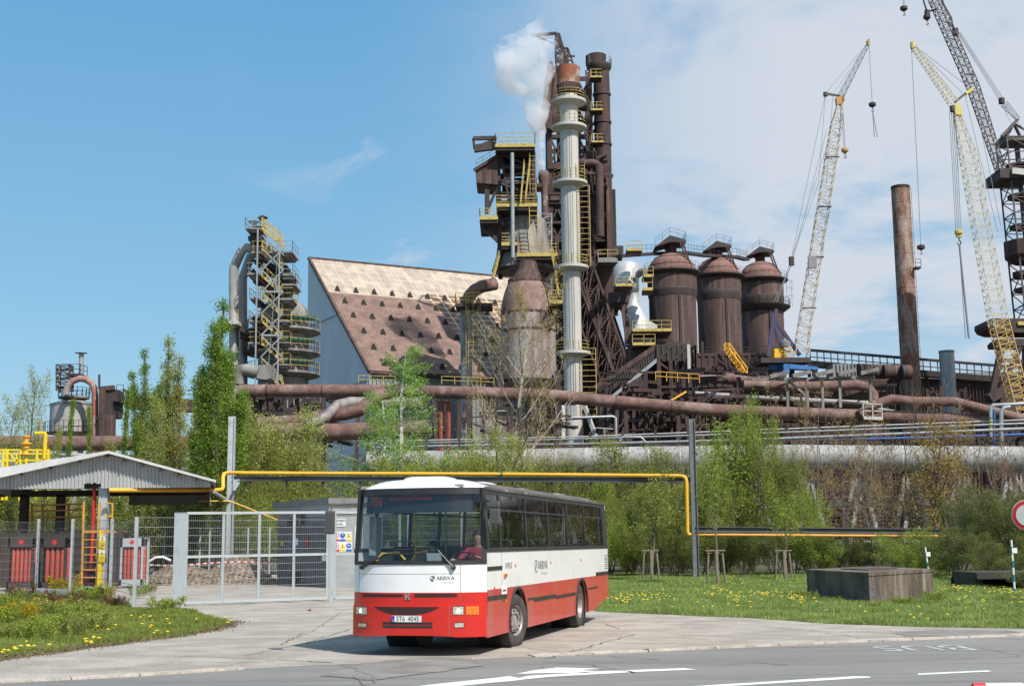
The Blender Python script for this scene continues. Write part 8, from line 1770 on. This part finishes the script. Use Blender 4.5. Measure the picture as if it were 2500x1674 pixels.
proto('birch', 5, 13, .16, dict(levels=[dict(n=12, jit=.05, up=.06, kids=24, start=.22, ang=.7, len=.30, env=lambda t: 1.15-t*.95, rr=.35), dict(n=6, jit=.1, up=-.02, kids=9, start=.15, ang=.7, len=.40, rr=.5), dict(n=5, jit=.1, up=-.38)]), w_white, l_bir, per=8, spread=.15, size=.052, droop=.15)
proto('round', 6, 7, .16, dict(levels=[dict(n=5, jit=.1, up=.02, kids=13, start=.2, ang=.85, len=.62, env=lambda t: 1.1-.45*t, rr=.6), dict(n=5, jit=.15, up=.09, kids=8, start=.2, ang=.65, len=.45, rr=.5), dict(n=4, jit=.2, up=.03, kids=3, start=.2, ang=.6, len=.5), dict(n=2, jit=.2, up=.05)], stems=[((0,0,0),(0,0,1),.8),((.1,0,0),(.35,.1,1),.75),((-.1,0,0),(-.35,.2,1),.75)]), w_bark, l_yel, per=14, spread=.18, size=.05)
bst = [((math.cos(a)*.3, math.sin(a)*.3, 0), (math.cos(a)*f, math.sin(a)*f, 1), g_) for a, f, g_ in ((0,.4,1),(1.1,.7,.85),(3.2,.6,.9),(4.2,.5,1),(5.3,.75,.8),(2.2,.35,.95),(.6,.1,1.05))]
proto('bush', 7, 4, .05, dict(levels=[dict(n=6, jit=.12, up=.05, kids=9, start=.12, ang=.6, len=.42, env=lambda t: 1.1-.6*t, rr=.5), dict(n=4, jit=.2, up=.08, kids=5, start=.2, ang=.7, len=.5), dict(n=3, jit=.2, up=.05)], stems=bst, leafall=True), w_bark, l_bush, per=11, spread=.17, size=.05, lname='foliage', sname='stems')
proto('bush_b', 8, 4, .06, dict(levels=[dict(n=6, jit=.15, up=.02, kids=8, start=.1, ang=.8, len=.5, env=lambda t: 1.1-.5*t, rr=.5), dict(n=4, jit=.25, up=.1, kids=6, start=.2, ang=.7, len=.45), dict(n=3, jit=.25, up=.02)], stems=bst, leafall=True), w_bark, l_bush, per=13, spread=.18, size=.05, lname='foliage', sname='stems')
cw_env = lambda t: 1.25-.95*t
proto('bare_tall', 9, 22, .25, dict(levels=[dict(n=14, jit=.03, up=.03, kids=26, start=.22, ang=.62, len=.40, env=cw_env, rr=.42, taper=.9), dict(n=8, jit=.07, up=.07, kids=9, start=.2, ang=.5, len=.38, rr=.45), dict(n=5, jit=.14, up=.06, kids=5, start=.2, ang=.6, len=.45, rr=.6), dict(n=3, jit=.2, up=.08)]), w_pale, l_bud, per=2, spread=.14, size=.055, rmin=.011)
proto('bare_shrub', 10, 8, .09, dict(levels=[dict(n=8, jit=.16, up=.0, kids=7, start=.15, ang=.75, len=.50, env=lambda t: 1.1-.6*t, rr=.5), dict(n=5, jit=.2, up=.05, kids=5, start=.2, ang=.7, len=.5, rr=.55), dict(n=4, jit=.25, up=.04, kids=3, start=.2, ang=.7, len=.5, rr=.6), dict(n=2, jit=.25, up=.04)], stems=bst[:5]), w_red, l_bud, per=2, spread=.14, size=.06, rmin=.009, lname='buds', sname='stems')
proto('bare_shrub_b', 11, 8, .09, dict(levels=[dict(n=8, jit=.16, up=.0, kids=6, start=.2, ang=.8, len=.5, env=lambda t: 1.1-.5*t, rr=.5), dict(n=5, jit=.2, up=.06, kids=7, start=.2, ang=.55, len=.5, rr=.55), dict(n=4, jit=.18, up=.06, kids=3, start=.2, ang=.6, len=.5, rr=.6), dict(n=2, jit=.2, up=.05)], stems=bst[:5]), w_red, l_pur, per=2, spread=.14, size=.05, rmin=.009, lname='buds', sname='stems')
proto('sapling', 12, 5, .04, dict(levels=[dict(n=8, jit=.05, up=.05, kids=12, start=.38, ang=.5, len=.3, env=lambda t: 1.1-.7*t, rr=.5), dict(n=4, jit=.15, up=.15, kids=4, start=.2, ang=.5, len=.5), dict(n=3, jit=.2, up=.1)]), w_bark, l_brt, per=7, spread=.13, size=.045)
proto('weed', 13, .8, .008, dict(levels=[dict(n=4, jit=.15, up=.02, kids=5, start=.2, ang=.6, len=.4, rr=.6), dict(n=3, jit=.2, up=.1)], stems=[((math.cos(a)*.15*g_, math.sin(a)*.15*g_, 0), (math.cos(a)*.6, math.sin(a)*.6, 1), f) for a, f, g_ in [(i*.9, .6+.4*((i*37) % 10)/10, 1+(i % 3)) for i in range(14)]]), w_bark, l_brt, per=6, spread=.06, size=.042, lname='foliage', sname='stems')

TR = 'trees in front of the works'
plant('loose', 42, 842, 108, 78, 'loose yellowish tree at the left edge of the photo', group=TR)
plant('loose', 12, 905, 100, 70, 'lower pale leaved tree touching the left edge behind the yellow platform', group=TR)
plant('column', 138, 915, 86, 22, 'very slim young poplar right in front of the round tank', group=TR)
plant('column', 204, 930, 86, 22, 'very slim young poplar below the looped pipe', group=TR)
plant('column', 268, 895, 88, 30, 'slim young poplar in front of the rusty head house', group=TR)
plant('poplar', 327, 808, 96, 56, 'slim green poplar left of the two taller poplars', group=TR, rz=.4)
plant('poplar_b', 397, 774, 98, 84, 'middle poplar with pale green lower crown', group=TR)
plant('poplar', 497, 700, 82, 98, 'tallest and widest poplar, left of the gas washer tower', group=TR, rz=2.2)
plant('poplar', 478, 760, 84, 60, 'poplar merging into the left flank of the tallest one', group=TR, rz=4)
BK = 'leafy bushes behind the yard'
for i, (x, yt, Y, w_, k, lf, lb) in enumerate([
    (250,1000,95,60,'loose',l_popy,'pale bushy tree between the slim poplars'),(310,935,97,70,'loose',l_popy,'pale bushy tree below the slim green poplar'),(360,900,93,75,'loose',l_yel,'yellow green bushy tree under the middle poplar'),
    (430,905,92,80,'loose',l_popy,'bushy tree filling the gap between middle and tallest poplar'),(110,985,98,60,'bush',l_popy,'low bush behind the yellow platform'),(450,1040,88,90,'bush_b',l_popy,'bush right above the eave of the shelter'),(380,1040,88,90,'bush',l_bush,'bush behind the right slope of the shelter roof'),
    (300,1050,90,80,'bush_b',l_popy,'bush behind the ridge of the shelter roof'),(60,1010,95,90,'bush_b',l_popy,'bush behind the left slope of the shelter roof')]):
    plant(k, x, yt, Y, w_, lb, 'tree' if k == 'loose' else 'bush', 'tree' if k == 'loose' else 'bush', TR if k == 'loose' else BK, leaf=lf)
plant('round', 650, 925, 94, 270, 'broad round yellow green tree left of the birch', group=TR)
plant('round', 585, 955, 92, 160, 'rounded tree beside the left grey pole', group=TR, leaf=l_bush)
plant('birch', 905, 792, 90, 190, 'drooping bright green birch with a thin tip', group=TR)
plant('birch', 875, 900, 89, 170, 'lower birch crown left of the thin tipped birch', group=TR)
plant('bare_tall', 1150, 622, 100, 250, 'tall bare tree with pale branches in front of the dust catcher', group=TR, rz=1.0)
plant('bare_shrub', 1245, 880, 98, 110, 'budding shrubby tree right of the tall bare tree', group=TR)
plant('round', 1130, 975, 92, 200, 'airy yellow green willow bush at the foot of the tall bare tree', group=TR, leaf=l_yel)
rv = random.Random(77)
words = ['olive','dense','airy','low','tall','ragged','rounded','leafy','loose','pale','dark','spreading']
def hedge(x0, x1, step, yt, Y0_, Y1_, keys, leaves, where, wr=(90,150)):
    x = x0; i = 0
    while x < x1:
        k = rv.choice(keys); lf = rv.choice(leaves); Y = rv.uniform(Y0_, Y1_); y = yt(x)+rv.uniform(-18, 18)
        lb = '%s of the %s' % (['first','second','third','fourth','fifth','sixth','seventh','eighth','ninth','tenth','eleventh','twelfth','thirteenth','fourteenth','fifteenth','sixteenth','seventeenth','eighteenth','nineteenth','twentieth','twenty first','twenty second','twenty third','twenty fourth'][i], where)
        plant(k, x, y, Y, rv.uniform(*wr), lb, 'bush', 'bush', BK, leaf=lf); x += step*rv.uniform(.8, 1.2); i += 1
hedge(-60, 520, 62, lambda x: 1105, 84, 90, ['bush','bush_b'], [l_bush,l_popy,l_brt], 'green bushes from the left seen through the open shelter', (110,160))
hedge(470, 1640, 68, lambda x: 1065+(10 if x < 800 else 0), 84, 96, ['bush','bush_b'], [l_bush,l_popy,l_dark,l_bush], 'olive bushes from the left behind the bus and the yellow pipe')
hedge(500, 1350, 95, lambda x: 1130, 79, 83, ['bush','bush_b'], [l_bush,l_brt,l_dark], 'lower front bushes from the left behind gate and bus', (80,130))
hedge(1390, 1760, 52, lambda x: 1080+abs(x-1650)*.12, 78, 86, ['bush','bush_b'], [l_bush,l_dark,l_bush,l_brt], 'bushes from the left between the bus and the staked saplings', (80,130))
hedge(1370, 1960, 58, lambda x: 1190, 73.5, 76.5, ['bush_b','bush'], [l_dark,l_bush,l_brt], 'low green bushes from the left along the back of the lawn', (70,110))
plant('bush_b', 2420, 1290, 50.5, 180, 'dark leafy bush spilling over the low culvert at the right edge', 'bush', 'bush', BK, leaf=l_dark)
hedge(1900, 2560, 70, lambda x: 1240-(x-1900)*.05, 71, 78, ['bush_b','bush'], [l_dark,l_bush], 'dark low bushes from the left behind the concrete block', (60,100))
plant('round', 1720, 905, 82, 140, 'tall light green leafy tree right of the dark pipe pole', group=TR, leaf=l_brt)
plant('sapling', 1685, 960, 80, 90, 'green leafy young tree beside the dark pipe pole', group=TR, leaf=l_brt)
plant('round', 1640, 1050, 79, 80, 'bright green bushy tree touching the dark pipe pole', group=TR, leaf=l_brt)
plant('round', 1800, 1010, 82, 90, 'green tree with loose crown above the second staked sapling', group=TR, leaf=l_bush)
plant('bush_b', 1850, 1110, 78, 110, 'bright green bush right of the staked saplings', 'bush', 'bush', BK, leaf=l_brt)
plant('bush_b', 2075, 1205, 66, 105, 'bright green round bush behind the concrete block', 'bush', 'bush', BK, leaf=l_brt)
plant('bush', 2120, 1225, 67, 90, 'mid green bush just right of the bright bush behind the block', 'bush', 'bush', BK, leaf=l_brt)
plant('round', 2235, 1105, 66, 170, 'big dark green shrub left of the round sign', 'bush', 'bush', BK, leaf=l_dark)
plant('round', 2330, 1120, 68, 150, 'big dark green shrub behind the round sign', 'bush', 'bush', BK, leaf=l_dark)
plant('round', 2190, 1200, 63, 120, 'dark shrub low beside the marker post behind the block', 'bush', 'bush', BK, leaf=l_dark)
plant('bush_b', 2290, 1235, 60, 130, 'dark leafy bush over the low culvert', 'bush', 'bush', BK, leaf=l_dark)
plant('loose', 1450, 1000, 91, 170, 'airy olive tree rising between the bus and the dark pipe pole', group=TR, leaf=l_bush)
plant('loose', 1540, 1018, 90, 150, 'airy olive tree just left of the dark pipe pole', group=TR, leaf=l_bush)
plant('round', 1030, 1020, 91, 190, 'low rounded yellow green tree right of the birch', group=TR, leaf=l_popy)
plant('loose', 2130, 960, 83, 150, 'thin ochre budding tree in front of the white main on the right', group=TR, leaf=l_bud)
BS = 'bare brownish shrubs in front of the white main'
bare = [(1040,1010,96,200,1,l_bud),(1220,990,97,210,0,l_bud),(1650,960,95,240,0,l_bud),(1330,1000,94,230,0,l_bud),(1440,985,93,220,1,l_bud),(1560,1000,92,220,0,l_bush),(1830,850,88,260,0,l_bud),(1930,880,87,250,1,l_bud),(2010,950,83,230,0,l_bud),(2110,885,86,300,1,l_pur),(2200,870,84,290,0,l_pur),(2300,930,86,280,1,l_pur),(2420,930,84,260,1,l_pur),(2600,900,84,280,0,l_pur),(2800,930,84,300,0,l_dark)]
ordn = ['first','second','third','fourth','fifth','sixth','seventh','eighth','ninth','tenth','eleventh','twelfth','thirteenth','fourteenth','fifteenth','sixteenth','seventeenth','eighteenth','nineteenth','twentieth','twenty first','twenty second']
for i, (x, yt, Y, w_, k, lf) in enumerate(sorted(bare)): plant(('bare_shrub','bare_shrub_b')[k], x, yt, Y, w_, '%s from the left of the bare brownish budding shrubs' % ordn[i], 'shrub', 'shrub', BS, leaf=lf)
for i, (x, Y) in enumerate(((2500,64),(2620,62),(2760,60),(2900,58),(3080,56))): plant('round', x, 1080, Y, 170, '%s green shrub beyond the right edge of the photo' % ordn[i], 'bush', 'bush', BK, leaf=(l_dark, l_bush)[i % 2])
SP_ = 'staked young trees'
plant('sapling', 1490, 1085, DG(1490,1328).y, 80, 'staked sapling nearest the rear of the bus', group=SP_, leaf=l_bush)
plant('sapling', 1640, 1010, DG(1640,1336).y, 60, 'staked sapling right of the dark pipe pole', group=SP_)
plant('sapling', 1795, 1130, DG(1795,1325).y, 60, 'staked thin sapling left of the concrete block', group=SP_)
# weeds in the lower left corner
WD = 'weeds in the lower left grass'
wl = [(20,1395,50),(55,1418,60),(95,1380,50),(120,1432,70),(150,1395,60),(175,1418,60),(35,1455,60),(205,1375,50),(240,1372,40),(150,1360,45),(75,1450,60),(265,1385,36),(320,1368,26),(345,1360,22),(385,1395,50),(10,1425,60),(130,1405,60),(100,1460,60),(200,1400,50),(60,1370,45),(220,1440,50),(175,1455,50)]
l_gold = Mleaf('leaf_golden', (.30,.22,.01), (.50,.38,.02)); l_bronze = Mleaf('leaf_bronze', (.13,.06,.03), (.22,.12,.05)); l_lime = Mleaf('leaf_lime', (.18,.25,.03), (.36,.40,.06))
for i, (x, y, w_) in enumerate(sorted(wl)):
    g = DG(x, y); lf = [l_lime, l_brt, l_gold, l_lime, l_bush, l_bronze, l_popy][(i*3) % 7]; nm = {l_lime:'lime green',l_brt:'fresh green',l_gold:'yellow flowering',l_bush:'olive',l_bronze:'bronze leaved',l_popy:'pale green'}[lf]
    plant('weed', x, y-rv.uniform(24,48), g.y, w_*1.35, '%s weed clump, number %s from the left in the corner grass' % (nm, ordn[i]), 'weed', 'weed', WD, leaf=lf)

for i, (x, y, w_) in enumerate(((1850,1372,40),(1905,1380,34),(1990,1388,30),(2060,1382,36),(2130,1373,40))):
    g = DG(x, y); plant('weed', x, y-rv.uniform(14,24), g.y, w_, '%s green tuft from the left at the foot of the concrete block' % ordn[i], 'weed', 'weed', 'tufts at the foot of the concrete block', leaf=l_brt)
# ---- grass
def grass(name, polys, dens, h0, h1, mat, seed, label, wdt=.02, dd=None):
    g = np.random.default_rng(seed); out = []
    for poly in polys:
        P = np.array([(p.x, p.y) for p in poly]); x0, y0 = P.min(0); x1, y1 = P.max(0); n = int((x1-x0)*(y1-y0)*dens)
        q = np.column_stack([g.uniform(x0, x1, n), g.uniform(y0, y1, n)])
        q = q[g.uniform(0, 1, n) < np.clip((38/np.maximum(q[:, 1], 1))**1.3, .12, 1)]
        ins = np.zeros(len(q), bool)
        for i in range(len(P)):
            a, b_ = P[i], P[i-1]; c = ((a[1] > q[:, 1]) != (b_[1] > q[:, 1])); xi = (b_[0]-a[0])*(q[:, 1]-a[1])/(b_[1]-a[1]+1e-12)+a[0]; ins ^= c & (q[:, 0] < xi)
        out.append(q[ins])
    q = np.concatenate(out); n = len(q); far = np.clip(q[:, 1]/38, .8, 2.4); a = g.uniform(0, 2*np.pi, n); patch = .65+.5*(np.sin(q[:, 0]*1.3+np.sin(q[:, 1]*.9)*2)*np.cos(q[:, 1]*.8+q[:, 0]*.31)); h = g.uniform(h0, h1, n)*np.clip(patch, .35, 1.3); w_ = wdt*far*g.uniform(.6, 1.4, n)
    le = g.normal(0, .35, (n, 2))*h[:, None]
    B0 = np.column_stack([q[:, 0]-np.cos(a)*w_, q[:, 1]-np.sin(a)*w_, np.zeros(n)]); B1 = np.column_stack([q[:, 0]+np.cos(a)*w_, q[:, 1]+np.sin(a)*w_, np.zeros(n)]); T = np.column_stack([q[:, 0]+le[:, 0], q[:, 1]+le[:, 1], h])
    me = np_mesh(name, np.stack([B0, B1, T], 1).reshape(-1, 3), 3, mat); o = bpy.data.objects.new(name, me); C.collection.objects.link(o); return tag(o, label, 'grass', kind='stuff')
m_grass = Mleaf('grass_blades', (.18,.25,.055), (.33,.39,.13), .5); m_grassd = Mleaf('grass_blades_olive', (.13,.18,.025), (.31,.33,.08), .5)
RG = [V(.6,44,0)]+[DG(*q) for q in [(1380,1399),(1500,1404),(1720,1413),(1900,1426),(2100,1433),(2342,1437),(3000,1434)]]+[V(60,50,0), V(60,80,0), V(-3,80,0)]
LG = [DG(*q) for q in [(-400,1545),(0,1512),(80,1500),(150,1490),(300,1470),(420,1455),(500,1440),(530,1425),(470,1405),(395,1388)]]+[fps[4]+V(0,.2,0), fps[3]+V(0,.4,0), fps[1]+V(0,.4,0), ex+V(0,.4,0), ex+V(-14,0,0)]
m_turfb = M('turf_base', (.10,.15,.025), .95, 0, (.18,.17,.06), .9, lo=.45, hi=.62, col3=(.13,.10,.06), s3=.45, lo3=.6, hi3=.72, fine=14)
o = sheet('lawn', ragged(RG, .5, .10, 3), .010, m_turfb); o = sheet('verge', ragged(LG, .4, .12, 5), .010, m_turfb)
g_ = grass('grass', [RG], 480, .05, .20, m_grass, 1, 'fresh green grass of the lawn right of the bus'); g_ = grass('grass', [LG], 520, .04, .15, m_grassd, 2, 'short olive grass of the verge in the lower left corner')
# dandelions
def flowers(pts, seed, label):
    g = np.random.default_rng(seed); V_ = []
    for (x, y, n, sx, sy) in pts:
        for _ in range(n):
            q = DG(x+g.normal(0, sx), y+g.normal(0, sy)); r_ = g.uniform(.03,.055); z = g.uniform(.12,.2); t_ = g.uniform(0, 1)
            for k in range(6):
                a0, a1 = t_+k*math.pi/3, t_+(k+1)*math.pi/3; V_ += [(q.x, q.y, z+.02), (q.x+r_*math.cos(a0), q.y+r_*math.sin(a0), z), (q.x+r_*math.cos(a1), q.y+r_*math.sin(a1), z)]
    me = np_mesh('dandelions', np.array(V_), 3, m_dand); o = bpy.data.objects.new('dandelions', me); C.collection.objects.link(o); tag(o, label, 'flowers', kind='stuff')
m_dand = M('dandelion_yellow', (.80,.55,.01), .7)
flowers([(1425,1378,26,16,4),(1480,1372,14,12,6),(1520,1368,10,20,8),(1630,1360,22,22,5),(1680,1368,14,18,5),(1750,1366,26,22,4),(1820,1372,24,20,4),(1690,1385,8,30,5),(1700,1340,8,60,8),(1790,1342,12,60,9),(1560,1330,8,30,8),(1850,1388,8,20,5),(2180,1352,26,22,4),(2260,1358,10,30,6),(2310,1362,16,16,3),(2230,1385,10,40,8),(2100,1415,6,60,8),(2030,1408,4,60,8),(1960,1350,6,60,8),(2320,1385,6,20,8),(1600,1395,5,60,5)], 3, 'yellow dandelions scattered over the lawn right of the bus')
flowers([(60,1492,3,20,5),(85,1493,3,12,2),(200,1485,4,8,3),(215,1478,3,5,3),(375,1427,3,40,4),(430,1430,4,60,5),(300,1440,5,40,10),(350,1450,3,30,8),(270,1420,3,30,8),(20,1505,3,15,3),(160,1445,5,60,10),(510,1428,3,15,4),(5,1510,2,4,2)], 4, 'yellow dandelions dotted over the lower left verge')
# soil and dead leaves along the left verge edge
gd = np.random.default_rng(8); V_ = []
EL = [DG(*q) for q in [(-60,1516),(0,1509),(80,1498),(150,1488),(300,1468),(420,1453),(500,1438),(528,1424)]]
for a, b_ in zip(EL, EL[1:]):
    for _ in range(int((b_-a).length*420)):
        p = a.lerp(b_, gd.uniform()); p = p+V(gd.normal(0,.2), gd.normal(.12,.38), 0); s_ = gd.uniform(.012,.035); u = Vector(gd.normal(0,1,3)).normalized()*s_; v = Vector(gd.normal(0,1,3)).normalized()*s_; z = V(0,0,.015+s_*.8)
        V_ += [p+z-u, p+z+v, p+z+u]
me = np_mesh('dry_litter', np.array([tuple(v) for v in V_]), 3, M('dry_leaves', (.12,.08,.05), .9, 0, (.22,.16,.10), 5)); o = bpy.data.objects.new('dry_litter', me); C.collection.objects.link(o); tag(o, 'brown dry soil crumbs along the edge of the left verge', 'soil', kind='stuff')
# far wood on the horizon so that the plain does not end bare
gw = np.random.default_rng(12); n = 26000
X_ = gw.uniform(-420, 520, n); Yw_ = 330+gw.uniform(0, 60, n); ht = 9+4*np.sin(X_*.07)+3*np.sin(X_*.19+1); Z_ = gw.uniform(0, 1, n)**.7*ht
P = np.column_stack([X_, Yw_, Z_]); u = gw.normal(0, .9, (n, 3)); v = gw.normal(0, .9, (n, 3)); Q = np.stack([P-u, P+v, P+u, P-v], 1)
me = np_mesh('far_wood', Q.reshape(-1, 3), 4, l_dark); o = bpy.data.objects.new('far_wood', me); C.collection.objects.link(o); tag(o, 'far off belt of woodland on the horizon behind the works', 'wood', kind='stuff')
